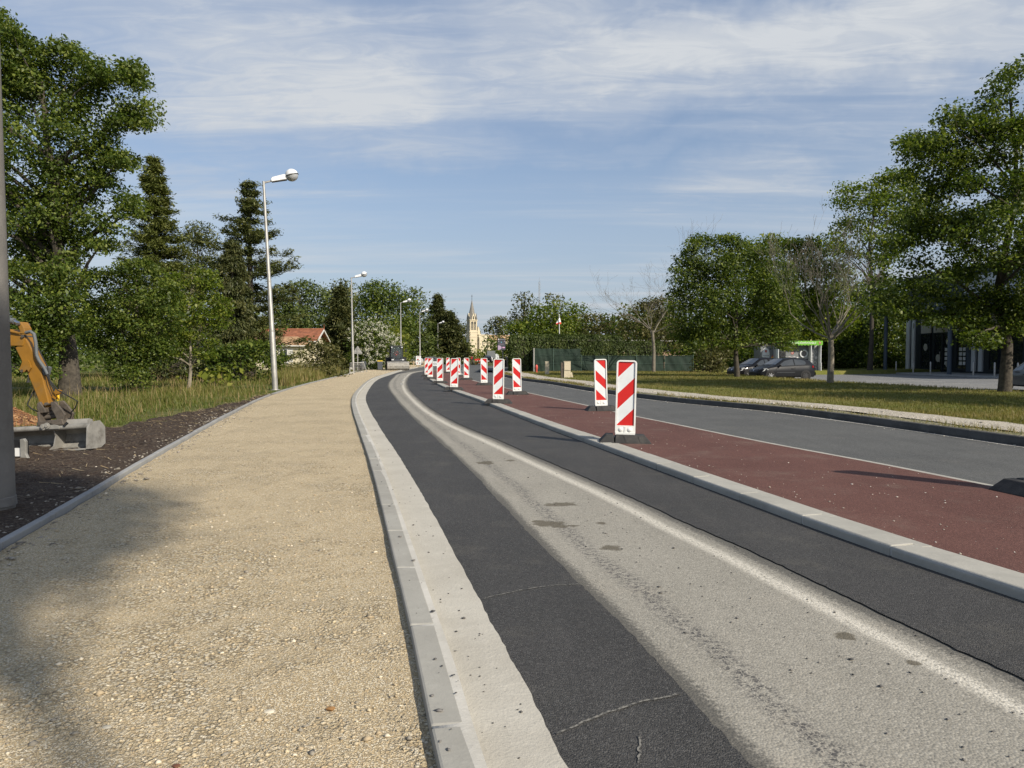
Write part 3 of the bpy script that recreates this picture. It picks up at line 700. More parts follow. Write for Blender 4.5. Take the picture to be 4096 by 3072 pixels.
# ------------------------------------------------------------------ loose stones, straw, chips
def scatter_stones(name, pts, sizes, mat, parent=None, seed=0, flat=0.6):
    rng = np.random.default_rng(seed)
    ico = np.array([(0, 0, 1), (0.9, 0, 0.25), (0.28, 0.85, 0.25), (-0.72, 0.53, 0.25), (-0.72, -0.53, 0.25), (0.28, -0.85, 0.25), (0, 0, -0.5)])
    f = np.array([(0, 1, 2), (0, 2, 3), (0, 3, 4), (0, 4, 5), (0, 5, 1), (6, 2, 1), (6, 3, 2), (6, 4, 3), (6, 5, 4), (6, 1, 5)])
    n = len(pts)
    V = ico[None] * rng.uniform(0.6, 1.3, (n, 7, 1)) * np.asarray(sizes)[:, None, None]
    V[:, :, 2] *= flat; V[:, :, 0] *= rng.uniform(0.7, 1.5, (n, 1))
    a = rng.uniform(0, 6.28, n); ca, sa = np.cos(a)[:, None], np.sin(a)[:, None]
    X = V[:, :, 0] * ca - V[:, :, 1] * sa; Y = V[:, :, 0] * sa + V[:, :, 1] * ca
    V = np.stack([X, Y, V[:, :, 2]], -1) + np.asarray(pts)[:, None, :]
    F = (f[None] + 7 * np.arange(n)[:, None, None]).reshape(-1, 3)
    o = np_mesh(name, V.reshape(-1, 3), F, mat, parent, attr=np.repeat(rng.uniform(0, 1, n), 10))
    return tag(o, kind='stuff')
def tintmat(name, cols):
    m, t, b = newmat(name)
    a = nd(t, 'Attribute', attribute_name='tint').outputs['Fac']
    cr = t.nodes.new('ShaderNodeValToRGB'); e = cr.color_ramp.elements; cr.color_ramp.interpolation = 'CONSTANT'
    for i, cc in enumerate(cols):
        k = e[i] if i < 2 else e.new(0.5)
        k.position = i / len(cols); k.color = (*cc, 1)
    t.links.new(a, cr.inputs[0]); t.links.new(cr.outputs[0], b.inputs['Base Color']); b.inputs['Roughness'].default_value = 0.9
    return m
mStones = tintmat('loose_stones', [(0.52, 0.43, 0.28), (0.42, 0.34, 0.22), (0.26, 0.23, 0.18), (0.60, 0.53, 0.40), (0.38, 0.30, 0.19), (0.50, 0.42, 0.28), (0.46, 0.38, 0.25), (0.34, 0.30, 0.23)])
mPebbleW = tintmat('pale_pebbles', [(0.55, 0.50, 0.42), (0.30, 0.27, 0.22), (0.66, 0.62, 0.55), (0.42, 0.38, 0.31)])
mPebbleS = tintmat('soil_pebbles', [(0.30, 0.27, 0.22), (0.18, 0.16, 0.13), (0.40, 0.36, 0.30), (0.24, 0.21, 0.17)])
mPebbleD = tintmat('dark_pebbles', [(0.05, 0.05, 0.05), (0.09, 0.085, 0.08), (0.16, 0.15, 0.14)])
mStraw = tintmat('straw', [(0.34, 0.25, 0.13), (0.20, 0.14, 0.08), (0.42, 0.33, 0.19), (0.12, 0.085, 0.05)])
mChips = tintmat('bark_chips', [(0.30, 0.14, 0.055), (0.20, 0.09, 0.04), (0.38, 0.22, 0.10), (0.13, 0.06, 0.03)])
rng = np.random.default_rng(11)
n = 9000
yy = 1.6 + rng.exponential(3.0, n) ; yy = yy[yy < 16]; n = len(yy)
tt = rng.uniform(0.01, 0.985, n); xx = C_path(yy) * (1 - tt) + C_kl(yy) * tt
keep = (vnoise(xx, yy, 0.9, 77) + 0.6 * vnoise(xx, yy, 0.3, 78)) > rng.uniform(-0.9, 0.9, n)
xx, yy = xx[keep], yy[keep]
zz = path_z(xx, yy, np.full_like(xx, 0.5))
scatter_stones('path_stones', np.stack([xx, yy, zz], 1), rng.gamma(3.0, 0.0019, len(xx)) + 0.003, mStones, path, 3, 0.55)
# stones against the edging and on the soil
n = 800; yy = rng.uniform(3.5, 20, n); dd = rng.exponential(0.16, n) + 0.03; sd = rng.uniform(0, 1, n) < 0.6
xx = np.where(sd, C_path(yy) - 0.10 - dd, C_path(yy) + 0.04 + dd * 0.6)
scatter_stones('edging_stones', np.stack([xx, yy, np.where(sd, 0.055, 0.038)], 1), rng.gamma(3.0, 0.0038, n) + 0.004, mPebbleS, soil, 4, 0.6)
# grit on median, kerb top, gutter, lane
n = 420; yy = 3.5 + rng.exponential(9, n); tt = rng.beta(0.7, 1.2, n); xx = C_mk.off(0.30)(yy) * (1 - tt) + C_rl.off(-0.2)(yy) * tt
k = yy < 45; scatter_stones('median_grit', np.stack([xx, yy, np.full(n, 0.068)], 1)[k], (rng.gamma(2.0, 0.0022, n) + 0.002)[k], mPebbleW, median, 5)
n = 130; yy = 2.0 + rng.exponential(4, n); xx = C_kl.off(0.02)(yy) + rng.uniform(0, 0.38, n)
scatter_stones('gutter_grit', np.stack([xx, yy, np.where(xx < C_kl.off(0.15)(yy), 0.08, 0.016)], 1), rng.gamma(2.0, 0.0022, n) + 0.002, mPebbleD, road, 6)
n = 330; yy = 2.2 + rng.exponential(6, n); tt = np.clip(rng.normal(0.62, 0.22, n), 0.02, 0.98); xx = C_ll(yy) * (1 - tt) + C_lr(yy) * tt
scatter_stones('lane_grit', np.stack([xx, yy, np.full(n, 0.003)], 1), rng.gamma(2.0, 0.0020, n) + 0.002, mPebbleD, road, 7)
n = 700; yy = rng.uniform(8, 50, n); xx = C_rk.off(-0.02)(yy) - rng.exponential(0.12, n)
scatter_stones('kerbside_grit', np.stack([xx, yy, np.full(n, 0.006)], 1), rng.gamma(2.0, 0.004, n) + 0.003, mPebbleW, road, 8)
n = 2200; yy = rng.uniform(7, 40, n); xx = C_rk.off(0.2)(yy) + rng.normal(0.75, 0.35, n)
scatter_stones('footpath_stones', np.stack([xx, yy, np.full(n, 0.152)], 1), rng.gamma(2.0, 0.0045, n) + 0.004, mPebbleW, bpy.data.objects['sandy_footpath'], 9)
# straw and roots on the soil
n = 2600; yy = rng.uniform(3, 26, n); tt = rng.uniform(0.02, 0.97, n); xx = soil_left(yy) * (1 - tt) + C_path(yy) * tt
a = rng.uniform(0, 3.14, n); L = rng.gamma(2.0, 0.04, n) + 0.02; wd = rng.uniform(0.0015, 0.004, n)
c0 = np.stack([xx, yy, soil_z(xx, yy, tt) + 0.012], 1); dv = np.stack([np.cos(a) * L, np.sin(a) * L, rng.normal(0, 0.012, n)], 1); nv = np.stack([-np.sin(a) * wd, np.cos(a) * wd, 0 * a], 1)
V = np.stack([c0 - nv, c0 + nv, c0 + dv + nv, c0 + dv - nv + np.array([0, 0, 0.004])], 1).reshape(-1, 3)
tag(np_mesh('straw', V, np.arange(4 * n).reshape(-1, 4), mStraw, soil, attr=rng.uniform(0, 1, n)), kind='stuff')

def lone_stone(u, v, z, r, mat, label, name='stone'):
    p = gp(u, v, z); b = MB()
    rr = random.Random(int(u)); prof = [(0.02, -0.5), (0.7, -0.42), (1.0, -0.1), (0.95, 0.2), (0.6, 0.5), (0.05, 0.62)]
    b.lathe([(r * a * rr.uniform(0.9, 1.1), r * c * 0.6) for a, c in prof], 9)
    b.v = [(x * 1.35 * (1 + 0.15 * math.sin(7 * y / r)), y * (1 + 0.2 * math.sin(5 * x / r)), zz) for x, y, zz in b.v]
    o = b.build(name, mat, smooth=True); o.location = (p.x, p.y, z + r * 0.2); o.rotation_euler = (0.1, 0.15, rr.uniform(0, 3))
    return tag(o, label, 'stone')
mStO = plain('ochre_stone', (0.38, 0.20, 0.07), 0.85, var=0.3, scale=20.0); mStW = plain('pale_limestone', (0.48, 0.44, 0.35), 0.9, var=0.2, scale=15.0); mStB = plain('brown_stone', (0.16, 0.07, 0.04), 0.85, var=0.3, scale=20.0)
lone_stone(1323, 2838, 0.04, 0.017, mStO, 'rounded ochre stone lying on the beige gravel path')
lone_stone(1080, 2848, 0.04, 0.016, mStW, 'flat pale limestone chip left of the ochre stone on gravel')
lone_stone(705, 3066, 0.04, 0.013, mStB, 'small brown stone on gravel at the bottom of the photo')
lone_stone(427, 2912, 0.04, 0.016, mStW, 'small white stone chip on gravel near the lower left')

# ------------------------------------------------------------------ delineator boards
def rrect(w, h, r, z0, n=5, bottom=False):
    pts = []
    for cx_, cz, a0 in ((w / 2 - r, z0 + h - r, 0), (-w / 2 + r, z0 + h - r, 90)):
        for i in range(n + 1):
            a = R(a0 + 90 * i / n); pts.append((cx_ + r * math.cos(a), cz + r * math.sin(a)))
    pts += [(-w / 2, z0), (w / 2, z0)]
    return pts
BW, BH, BZ = 0.285, 1.10, 0.135
def make_beacon(flip):
    t = thing('traffic_delineator', 'x', 'delineator')
    out = rrect(BW, BH, 0.05, BZ); inn = rrect(BW - 0.046, BH - 0.138, 0.022, BZ + 0.115)
    b = MB(); n = len(out)
    for y, s in ((-0.034, 1), (0.034, -1)):           # raised rim on both faces around a recessed panel
        vs = [(x, y, z) for x, z in out] + [(x, y, z) for x, z in inn] + [(x, y * 0.45, z) for x, z in inn]
        fs = []
        for i in range(n):
            j = (i + 1) % n
            q = [(i, j, n + j, n + i), (n + i, n + j, 2 * n + j, 2 * n + i)]
            fs += q if s > 0 else [tuple(reversed(k)) for k in q]
        b.add(vs, fs)
    b.add([(x, -0.034, z) for x, z in out] + [(x, 0.034, z) for x, z in out], [((i + 1) % n, i, i + n, (i + 1) % n + n) for i in range(n)])
    b.build('housing', mWhite, t, smooth=True)
    # foot of the housing with its two round recesses
    b = MB(); b.box(-BW / 2 + 0.004, BW / 2 - 0.004, -0.045, 0.045, 0.10, BZ + 0.012)
    for x in (-0.062, 0.062):
        b.lathe([(0.001, 0.050), (0.020, 0.047), (0.034, 0.040), (0.042, 0.032)][::-1], 16, Matrix.Translation((x, 0, BZ + 0.055)) @ Matrix.Rotation(R(90), 4, 'X'))
    b.box(-0.014, 0.014, -0.042, 0.042, BZ, BZ + 0.10)
    b.build('socket', mWhite, t, smooth=True)
    # stripes: polygons clipped to the panel
    w2, z0, z1 = (BW - 0.05) / 2, BZ + 0.118, BZ + BH - 0.026
    H = z1 - z0
    def clip(poly, f):
        o = []
        for i in range(len(poly)):
            a, c = poly[i - 1], poly[i]; fa, fc = f(a), f(c)
            if fa * fc < 0:
                k = fa / (fa - fc); o.append((a[0] + k * (c[0] - a[0]), a[1] + k * (c[1] - a[1])))
            if fc >= 0: o.append(c)
        return o
    s = -1 if flip else 1                             # s = 1: stripes rise to the right as seen from the front
    bd_ = [z1 - f * H + 1.04 * w2 for f in (0.24, 0.50, 0.74, 0.985)]      # heights of the stripe borders at the high end of each stripe
    bands = [(bd_[0], 99, 1), (bd_[1], bd_[0], 0), (bd_[2], bd_[1], 1), (bd_[3], bd_[2], 0), (-9, bd_[3], 1)]
    g = lambda p: p[1] - s * 1.04 * p[0]
    for face in (-1, 1):
        sg = g if face < 0 else g
        for lo, hi, red in bands:
            poly = [(-w2, z0), (w2, z0), (w2, z1), (-w2, z1)]
            poly = clip(poly, lambda p: sg(p) - lo)
            if len(poly) > 2: poly = clip(poly, lambda p: hi - sg(p))
            if len(poly) < 3: continue
            y = face * (0.0165 if not red else 0.0172)
            pv = [(x, y, z) for x, z in poly]
            MB().add(pv, [tuple(range(len(pv))) if face < 0 else tuple(reversed(range(len(pv))))]).build('red_stripe' if red else 'white_panel', mRedS if red else mWhiteS, t)
    MB().box(-w2, w2, -0.0155, 0.0155, z0 - 0.003, z1 + 0.003).build('core', mWhite, t)
    # rubber base: two sloping blocks either side of a groove
    for x0, x1 in ((-0.37, -0.155), (-0.145, 0.37)):
        sl0 = 0.10 if x0 < -0.3 else 0.012; sl1 = 0.012 if x0 < -0.3 else 0.10
        b = MB().hexa([(x0, -0.21, 0), (x1, -0.21, 0), (x1, 0.21, 0), (x0, 0.21, 0)], [(x0 + sl0, -0.13, 0.118), (x1 - sl1, -0.13, 0.118), (x1 - sl1, 0.13, 0.118), (x0 + sl0, 0.13, 0.118)])
        if x0 > -0.3:
            for fx_ in (0.02, 0.22):
                b.hexa([(fx_ - 0.02, -0.200, 0.02), (fx_ + 0.015, -0.200, 0.02), (fx_ + 0.015, -0.19, 0.02), (fx_ - 0.02, -0.19, 0.02)], [(fx_ - 0.045, -0.147, 0.105), (fx_ - 0.02, -0.147, 0.105), (fx_ - 0.02, -0.13, 0.105), (fx_ - 0.045, -0.13, 0.105)])
        b.build('rubber_base', mRubber, t, bevel=0.010)
    MB().box(-0.16, -0.14, -0.12, 0.12, 0.01, 0.08).build('connector', mBlack, t)
    return t
bea = {0: make_beacon(False), 1: make_beacon(True)}
used = set()
BE = [  # u, v of the base centre, flip, turn, lean(deg), label
    (2499, 1768, 0, -6, 1.2, 'nearest delineator, large board with stripes rising right, on the kerb side of the median'),
    (2405, 1642, 1, 6, -1.5, 'delineator just behind the nearest one, stripes falling right, beside the white edge line'),
    (1993, 1613, 0, -4, 1.0, 'second delineator along the median kerb, stripes rising right'),
    (2069, 1578, 1, 6, -1.2, 'delineator with stripes falling right standing in front of the hedge corner'),
    (1816, 1560, 0, -3, 1.6, 'third delineator along the median kerb, stripes rising right'),
    (1937, 1541, 1, 5, -0.6, 'delineator with stripes falling right in front of the red barrier and black car'),
    (1760, 1533, 0, -2, 0.4, 'fourth delineator along the median kerb, stripes rising right'),
    (1866, 1519, 1, 4, 0.2, 'delineator with stripes falling right in front of the yellow digger'),
    (1721, 1516, 0, -2, 0.8, 'fifth delineator along the median kerb, partly covering another'),
    (1833, 1506, 1, 3, 0.5, 'delineator half hidden behind the third kerb side board'),
    (1708, 1505, 0, -2, 0.6, 'farthest kerb side delineator, its left edge showing past the fifth'),
    (1792, 1492, 0, 4, 0.3, 'farthest delineator on the median, mostly hidden behind the third kerb side board'),
    (4165, 1968, 1, 10, 0.0, 'delineator at the right border, only its black rubber base in view'),
]
for u, v, fl, rz, lean, lab in BE:
    o = bea[fl] if fl not in used else copy_tree(bea[fl]); used.add(fl)
    p = gp(u, v, 0.066)
    o.location = (p.x, p.y, 0.066); o.rotation_euler = (0, R(lean), R(rz)); o.scale = (1.10, 1.08, 1.04)
    tag(o, lab, 'delineator', 'red and white delineators on the median')

# ------------------------------------------------------------------ street lamps
def make_lamp(H):
    t = thing('street_lamp', 'x', 'street lamp')
    b = MB(); segs = [(0.115, 0), (0.115, H * 0.28), (0.098, H * 0.29), (0.085, H * 0.52), (0.074, H * 0.53), (0.05, H)]
    b.lathe([(r, z) for r, z in segs], 14); b.build('pole', mGalv, t, smooth=True)
    b = MB()
    for z, r in ((H * 0.285, 0.108), (H * 0.525, 0.084)): b.lathe([(r + 0.004, z - 0.05), (r + 0.006, z), (r + 0.004, z + 0.05)], 14)
    b.build('collar', mGalv, t, smooth=True)
    MB().lathe([(0.20, 0), (0.20, 0.02), (0.13, 0.03), (0.12, 0.05)], 14).build('base_flange', mGalv, t, smooth=True)
    MB().tube([(0, 0, H - 0.12), (0.05, 0, H - 0.04), (0.42, 0, H + 0.06)], [0.042, 0.042, 0.036], 10).build('arm', mGalv, t, smooth=True)
    Mx = Matrix.Translation((0.30, 0, H + 0.045)) @ Matrix.Rotation(R(-14), 4, 'Y')
    h = MB(); h.prism([(0, -0.06), (0.62, -0.09), (0.66, 0.08), (0.55, 0.13), (0.08, 0.11), (0, 0.04)], -0.10, 0.10, 'y', Mx)
    ho = h.build('ballast_housing', mLampW, t, bevel=0.02)
    MB().prism([(0.02, -0.075), (0.62, -0.115), (0.62, -0.088), (0.02, -0.058)], -0.105, 0.105, 'y', Mx).build('housing_tray', mLampB, ho)
    Mg = Mx @ Matrix.Translation((0.86, 0, 0.03))
    r = 0.27
    dome = [(r * math.cos(R(a)), r * math.sin(R(a))) for a in range(4, 90, 12)] + [(0.005, r)]
    d = MB().lathe(dome, 20, Mg).build('dome', mLampW, t, smooth=True)
    MB().lathe([(r * 1.0, -0.022), (r * 1.045, -0.018), (r * 1.045, 0.018), (r * 1.0, 0.022)], 20, Mg).build('rim', mLampB, d, smooth=True)
    g = [(0.005, -r * 0.88)] + [(r * 0.97 * math.cos(R(a)), r * 0.9 * math.sin(R(a))) for a in range(-84, 0, 12)] + [(r * 0.97, -0.01)]
    MB().lathe(g, 20, Mg).build('globe', mGlobe, t, smooth=True)
    return t
L0 = make_lamp(8.6)
LP = [(1101, 1561, 8.6, -2.4, -0.8, 'nearest and tallest street lamp, rising from the grass at the path edge'),
      (1413, 1494, 8.0, -0.7, 0, 'second street lamp, behind the warning sign and the wire cage'),
      (1604, 1472, 8.2, 0, 0, 'third street lamp, rising right behind the wheel loader'),
      (1680, 1465.5, 8.0, 0, 0, 'fourth street lamp, rising behind the white information panel'),
      (1752, 1456, 8.0, 0, 0, 'fifth street lamp, in front of the dark cedars'),
      (1817, 1442.5, 8.0, 0, 0, 'sixth street lamp, between the cedars and the light green willow'),
      (1850, 1445, 8.4, 0, 0, 'farthest street lamp, rising behind the yellow digger')]
for i, (u, v, h, lean, ly, lab) in enumerate(LP):
    o = L0 if i == 0 else copy_tree(L0)
    p = gp(u, v, 0.02); o.location = p; s = h / 8.6; o.scale = (s, s, s)
    o.rotation_euler = (R(ly), R(lean), R((18, 12, 8, 5, 2, 0, 0)[i]))
    tag(o, lab, 'street lamp', 'street lamps along the path')

# ------------------------------------------------------------------ concrete pole at the left border
p = gp(-44, 2052, 0.02)
t = thing('utility_pole', 'thick grey concrete utility pole at the left border of the photo', 'pole', p)
b = MB(); b.lathe([(0.200, -0.3), (0.199, 0.06), (0.212, 0.065), (0.206, 0.14), (0.200, 0.145), (0.135, 8.5)], 20)
b.build('shaft', mPole, t, smooth=True)
MB().tube([(0.175 - 0.03, -0.13, 1.12), (0.10, -0.185, 1.02), (0.06, -0.195, 0.85), (0.06, -0.2, 0.45), (0.10, -0.185, 0.33), (0.155, -0.135, 0.28)], 0.006, 6).build('cable', mHose, t)
MB().box(0.115, 0.165, -0.125, -0.115, 2.25, 2.32).build('number_tag', mGalv, t)
for z in (1.9, 2.9, 3.9): MB().lathe([(0.196 - z * 0.0076, z), (0.199 - z * 0.0076, z + 0.004), (0.196 - z * 0.0076, z + 0.01)], 20).build('form_seam', mPole, t, smooth=True)

# ------------------------------------------------------------------ excavator at the left
YE = 10.7
ex = thing('excavator', 'yellow excavator arm with wide grey grading bucket reaching in past the concrete pole', 'excavator', (at(240, 1790, YE).x, YE, 0.02))
E0 = ex.location.copy()
def eat(u, v, dy=0.0): return at(u, v, YE + dy) - E0
def beam(b, pts, w0, w1=None):      # closed outline of (u, v) pixels swept in depth
    q = [eat(u, v) for u, v in pts]; w1 = w1 or w0
    b.prism([(k.x, k.z) for k in q], -w0, w0, 'y')
b = MB(); beam(b, [(-160, 1300), (60, 1318), (92, 1335), (118, 1352), (110, 1385), (48, 1384), (-160, 1395)], 0.10); b.build('boom', mYellow, ex, bevel=0.012)
b = MB(); beam(b, [(84, 1300), (97, 1287), (112, 1312), (118, 1352), (142, 1398), (175, 1470), (211, 1612), (196, 1630), (178, 1622), (122, 1487), (112, 1488), (100, 1440), (76, 1392), (98, 1372), (100, 1340)], 0.085)
stick = b.build('stick', mYellow, ex, bevel=0.012)
for dy in (-0.11, 0.11):
    b = MB(); q = [eat(u, v) for u, v in [(100, 1478), (112, 1446), (135, 1440), (146, 1470), (136, 1487), (130, 1476), (120, 1487), (108, 1490)]]
    b.prism([(k.x, k.z) for k in q], dy - 0.015, dy + 0.015, 'y'); b.build('gusset', mYellow, stick)
for (u, v) in ((92, 1298), (112, 1346), (204, 1614), (110, 1483)):
    k = eat(u, v); MB().tube([(k.x, -0.13, k.z), (k.x, 0.13, k.z)], 0.022, 12).build('pin', mSteelD, ex, smooth=True)
MB().tube([eat(-120, 1255), eat(58, 1285)], 0.045, 12).build('cylinder', mHoseG, ex, smooth=True)
MB().tube([eat(58, 1285), eat(90, 1300)], 0.026, 12).build('piston_rod', mChrome, ex, smooth=True)
MB().tube([eat(-60, 1318, -0.12), eat(40, 1325, -0.13), eat(70, 1331, -0.13), eat(104, 1331, -0.13)], 0.012, 8).build('pipe', mYellow, ex, smooth=True)
MB().tube([eat(104, 1331, -0.13), eat(122, 1326, -0.15), eat(136, 1336, -0.15), eat(143, 1370, -0.14), eat(146, 1420, -0.13), eat(156, 1442, -0.13), eat(176, 1470, -0.13), eat(190, 1496, -0.12)], 0.024, 10).build('hose_sleeve', mHoseG, ex, smooth=True)
MB().tube([eat(146, 1380, -0.12), eat(166, 1420, -0.12), eat(190, 1466, -0.12), eat(198, 1520, -0.12), eat(230, 1560, -0.12), eat(288, 1592, -0.13), eat(311, 1606, -0.13), eat(300, 1632, -0.12), eat(284, 1650, -0.10)], 0.009, 8).build('hose', mHose, ex, smooth=True)
MB().tube([eat(160, 1440, 0), eat(180, 1480, 0), eat(205, 1540, 0), eat(222, 1572, 0)], 0.012, 8).build('hose', mHose, ex, smooth=True)
MB().tube([eat(122, 1500, 0.05), eat(133, 1530, 0.02), eat(138, 1560, 0), eat(122, 1590, -0.03), eat(109, 1618, -0.05), eat(125, 1634, -0.05), eat(150, 1646, -0.05), eat(172, 1660, -0.04)], 0.010, 8).build('hose', mHose, ex, smooth=True)
MB().tube([eat(114, 1498, -0.08), eat(113, 1518, -0.09), eat(114, 1530, -0.09)], [0.006, 0.010, 0.03], 8).build('hose_coupling', mHose, ex, smooth=True)
b = MB(); beam(b, [(165, 1482), (188, 1465), (198, 1470), (190, 1500), (172, 1504)], 0.06); b.build('hose_bracket', mHoseG, ex)
b = MB(); beam(b, [(212, 1590), (216, 1570), (228, 1556), (246, 1562), (240, 1575), (228, 1578), (226, 1598)], 0.03); b.build('link_arm', mYellow, ex, bevel=0.006)
MB().tube([eat(233, 1580), eat(233, 1602)], 0.016, 10).build('link_rod', mYellowB, ex)
# coupler
cp = MB(); beam(cp, [(168, 1612), (180, 1604), (200, 1634), (204, 1648), (176, 1652), (168, 1632)], 0.12); cp.build('coupler_plate', mSteelD, ex, bevel=0.01)
for dy in (-0.10, 0.10):
    b = MB(); q = [eat(u, v) for u, v in [(222, 1606), (238, 1604), (262, 1630), (280, 1655), (272, 1684), (252, 1690), (240, 1660), (226, 1636)]]
    b.prism([(k.x, k.z) for k in q], dy - 0.02, dy + 0.02, 'y'); b.build('coupler_cheek', mSteelD, ex, bevel=0.008)
for (u0, v0, u1, v1, r) in ((182, 1640, 240, 1632, 0.034), (176, 1655, 236, 1650, 0.036), (176, 1669, 238, 1662, 0.038)):
    MB().tube([eat(u0, v0), eat(u1, v1)], r, 12).build('coupler_pin', mSteelD, ex, smooth=True)
b = MB(); beam(b, [(170, 1645), (180, 1645), (184, 1690), (174, 1692)], 0.13); b.build('coupler_plate', mSteelD, ex, bevel=0.008)
b = MB(); beam(b, [(172, 1684), (272, 1672), (280, 1696), (174, 1700)], 0.15); b.build('rotator', mSteelD, ex, bevel=0.01)
MB().tube([eat(270, 1690, -0.12), eat(256, 1706, -0.14)], 0.02, 8).build('hose_end', mBlack, ex)
# bucket
bk = MB(); x0, x1 = eat(-60, 1800).x, eat(388, 1800).x
prof = [(-0.27, 0.02), (-0.10, -0.005), (0.06, 0.02), (0.17, 0.10), (0.20, 0.22), (0.14, 0.32), (0.02, 0.37), (-0.10, 0.385)]
tilt = Matrix.Rotation(R(-3.2), 4, 'Y')
out = prof + [(y * 0.94, z * 0.94 + 0.015) for y, z in reversed(prof)]
bk.prism(out, x0, x1, 'x', tilt)
bucket = bk.build('bucket', mSteelG, ex, bevel=0.004)
for xr in (x0, -0.02, x1 - 0.022):
    tk = 0.022 if xr != -0.02 else 0.018
    pl = [(-0.27, 0.02), (0.05, -0.005), (0.20, 0.05), (0.225, 0.30), (0.10, 0.405), (-0.13, 0.40), (-0.215, 0.33), (-0.25, 0.15)]
    if xr == -0.02: pl = [(-0.25, 0.02), (0.05, 0.02), (0.16, 0.11), (0.18, 0.22), (0.13, 0.31), (0.0, 0.35), (-0.11, 0.36), (-0.06, 0.22), (-0.12, 0.08)]
    MB().prism(pl, xr + (0.02 if xr > 0.3 else 0), xr + tk + (0.02 if xr > 0.3 else 0), 'x', tilt).build('end_plate' if xr != -0.02 else 'rib', mSteelG, bucket)
MB().tube([tilt @ Vector((x0, -0.10, 0.345)), tilt @ Vector((x1, -0.10, 0.345))], 0.042, 12).build('top_tube', mSteelG, bucket, smooth=True)
MB().prism([(-0.29, 0.012), (-0.05, -0.014), (-0.05, -0.004), (-0.29, 0.026)], x0 + 0.01, x1 - 0.01, 'x', tilt).build('cutting_edge', mGalv, bucket)
MB().prism([(-0.09, 0.385), (0.06, 0.37), (0.05, 0.43), (-0.04, 0.45)], 0.10, x1 - 0.06, 'x', tilt).build('top_plate', mSteelG, bucket)
for (u, v) in ((200, 1704), (215, 1699)):
    k = eat(u, v, 0); MB().lathe([(0.005, 0.03), (0.022, 0.03), (0.024, 0.012), (0.045, 0.010), (0.046, 0.0)][::-1], 14, Matrix.Translation((k.x, -0.155, k.z)) @ Matrix.Rotation(R(90), 4, 'X')).build('pivot_bolt', mSteelG, bucket, smooth=True)
b = MB(); q = [eat(u, v) for u, v in [(184, 1714), (196, 1694), (226, 1688), (262, 1700), (262, 1712)]]
b.prism([(k.x, k.z) for k in q], -0.15, -0.12, 'y'); b.build('pivot_bracket', mSteelG, bucket, bevel=0.006)
# dozer blade end behind the pole, undercarriage and body left of the frame
k0 = at(95, 1810, 9.6) - E0
b = MB(); b.prism([(k0.x - 0.75, 0.0), (k0.x + 0.03, 0.0), (k0.x + 0.03, 0.27), (k0.x - 0.75, 0.30)], k0.y + 0.02, k0.y + 0.06, 'y'); b.build('dozer_blade', mBlack, ex)
b = MB(); pl = [(k0.x - 0.03, 0.04), (k0.x + 0.05, 0.0), (k0.x + 0.085, 0.005), (k0.x + 0.04, 0.10), (k0.x + 0.045, 0.26), (k0.x + 0.02, 0.30), (k0.x - 0.03, 0.29)]
b.prism(pl, k0.y - 0.03, k0.y + 0.02, 'y'); b.build('blade_end_plate', mSteelG, ex, bevel=0.006)
MB().box(k0.x - 0.115, k0.x - 0.045, k0.y - 0.005, k0.y + 0.015, 0.06, 0.17).build('sticker', mPoster, ex)
bx = -4.6
for yy_ in (-0.75, 0.75):
    tr = MB(); pl = [(bx - 1.0, 0.22), (bx - 0.85, 0.0), (bx + 0.85, 0.0), (bx + 1.0, 0.22), (bx + 0.85, 0.46), (bx - 0.85, 0.46)]
    tr.prism(pl, yy_ - 0.2, yy_ + 0.2, 'y'); tr.build('track', mTyre, ex, bevel=0.05)
MB().prism([(bx - 1.2, 0.6), (bx + 0.9, 0.6), (bx + 0.9, 1.0), (bx - 0.2, 1.15), (bx - 1.25, 1.5)], -0.85, 0.85, 'y').build('counterweight_body', mYellow, ex, bevel=0.06)
MB().prism([(bx - 0.35, 1.0), (bx + 0.75, 1.0), (bx + 0.62, 2.3), (bx - 0.3, 2.35)], -0.8, 0.15, 'y').build('cab', mBlack, ex, bevel=0.04)
MB().tube([(bx + 0.9, 0.45, 0.9), (bx + 2.0, 0.15, 2.5), (bx + 3.2, 0.0, 2.2), eat(-150, 1345)], [0.14, 0.14, 0.12, 0.11], 4).build('boom_foot', mYellow, ex)

# wood chip heap behind the bucket
hp = at(70, 1665, 14.6)
hm = thing('bark_chip_heap', 'low heap of orange brown bark chips behind the grading bucket', 'heap', (hp.x - 0.8, hp.y, 0))
NV = 34; V = []; 
for i in range(NV):
    for j in range(NV):
        a, c = (i / (NV - 1) * 2 - 1) * 1.9, (j / (NV - 1) * 2 - 1) * 1.3
        r2 = (a / 1.8) ** 2 + (c / 1.2) ** 2
        V.append((a, c, -0.05 + 0.50 * math.exp(-2.2 * r2) * (1 + 0.25 * math.sin(3 * a + 1) * math.sin(4 * c))))
idx = np.arange(NV * NV).reshape(NV, NV); q = idx[:-1, :-1].ravel()
np_mesh('mound', np.array(V), np.stack([q, q + NV, q + NV + 1, q + 1], 1), mChips, hm, smooth=True, attr=np.random.default_rng(2).uniform(0, 1, len(q)))
n = 3500; r_ = np.random.default_rng(3); a = r_.uniform(-1.7, 1.7, n); c = r_.uniform(-1.1, 1.1, n)
z = -0.04 + 0.50 * np.exp(-2.2 * ((a / 1.8) ** 2 + (c / 1.2) ** 2)) * (1 + 0.25 * np.sin(3 * a + 1) * np.sin(4 * c)); kk = z > 0.02
scatter_stones('chips', np.stack([a, c, z], 1)[kk], r_.uniform(0.012, 0.032, n)[kk], mChips, hm, 5, 0.4)

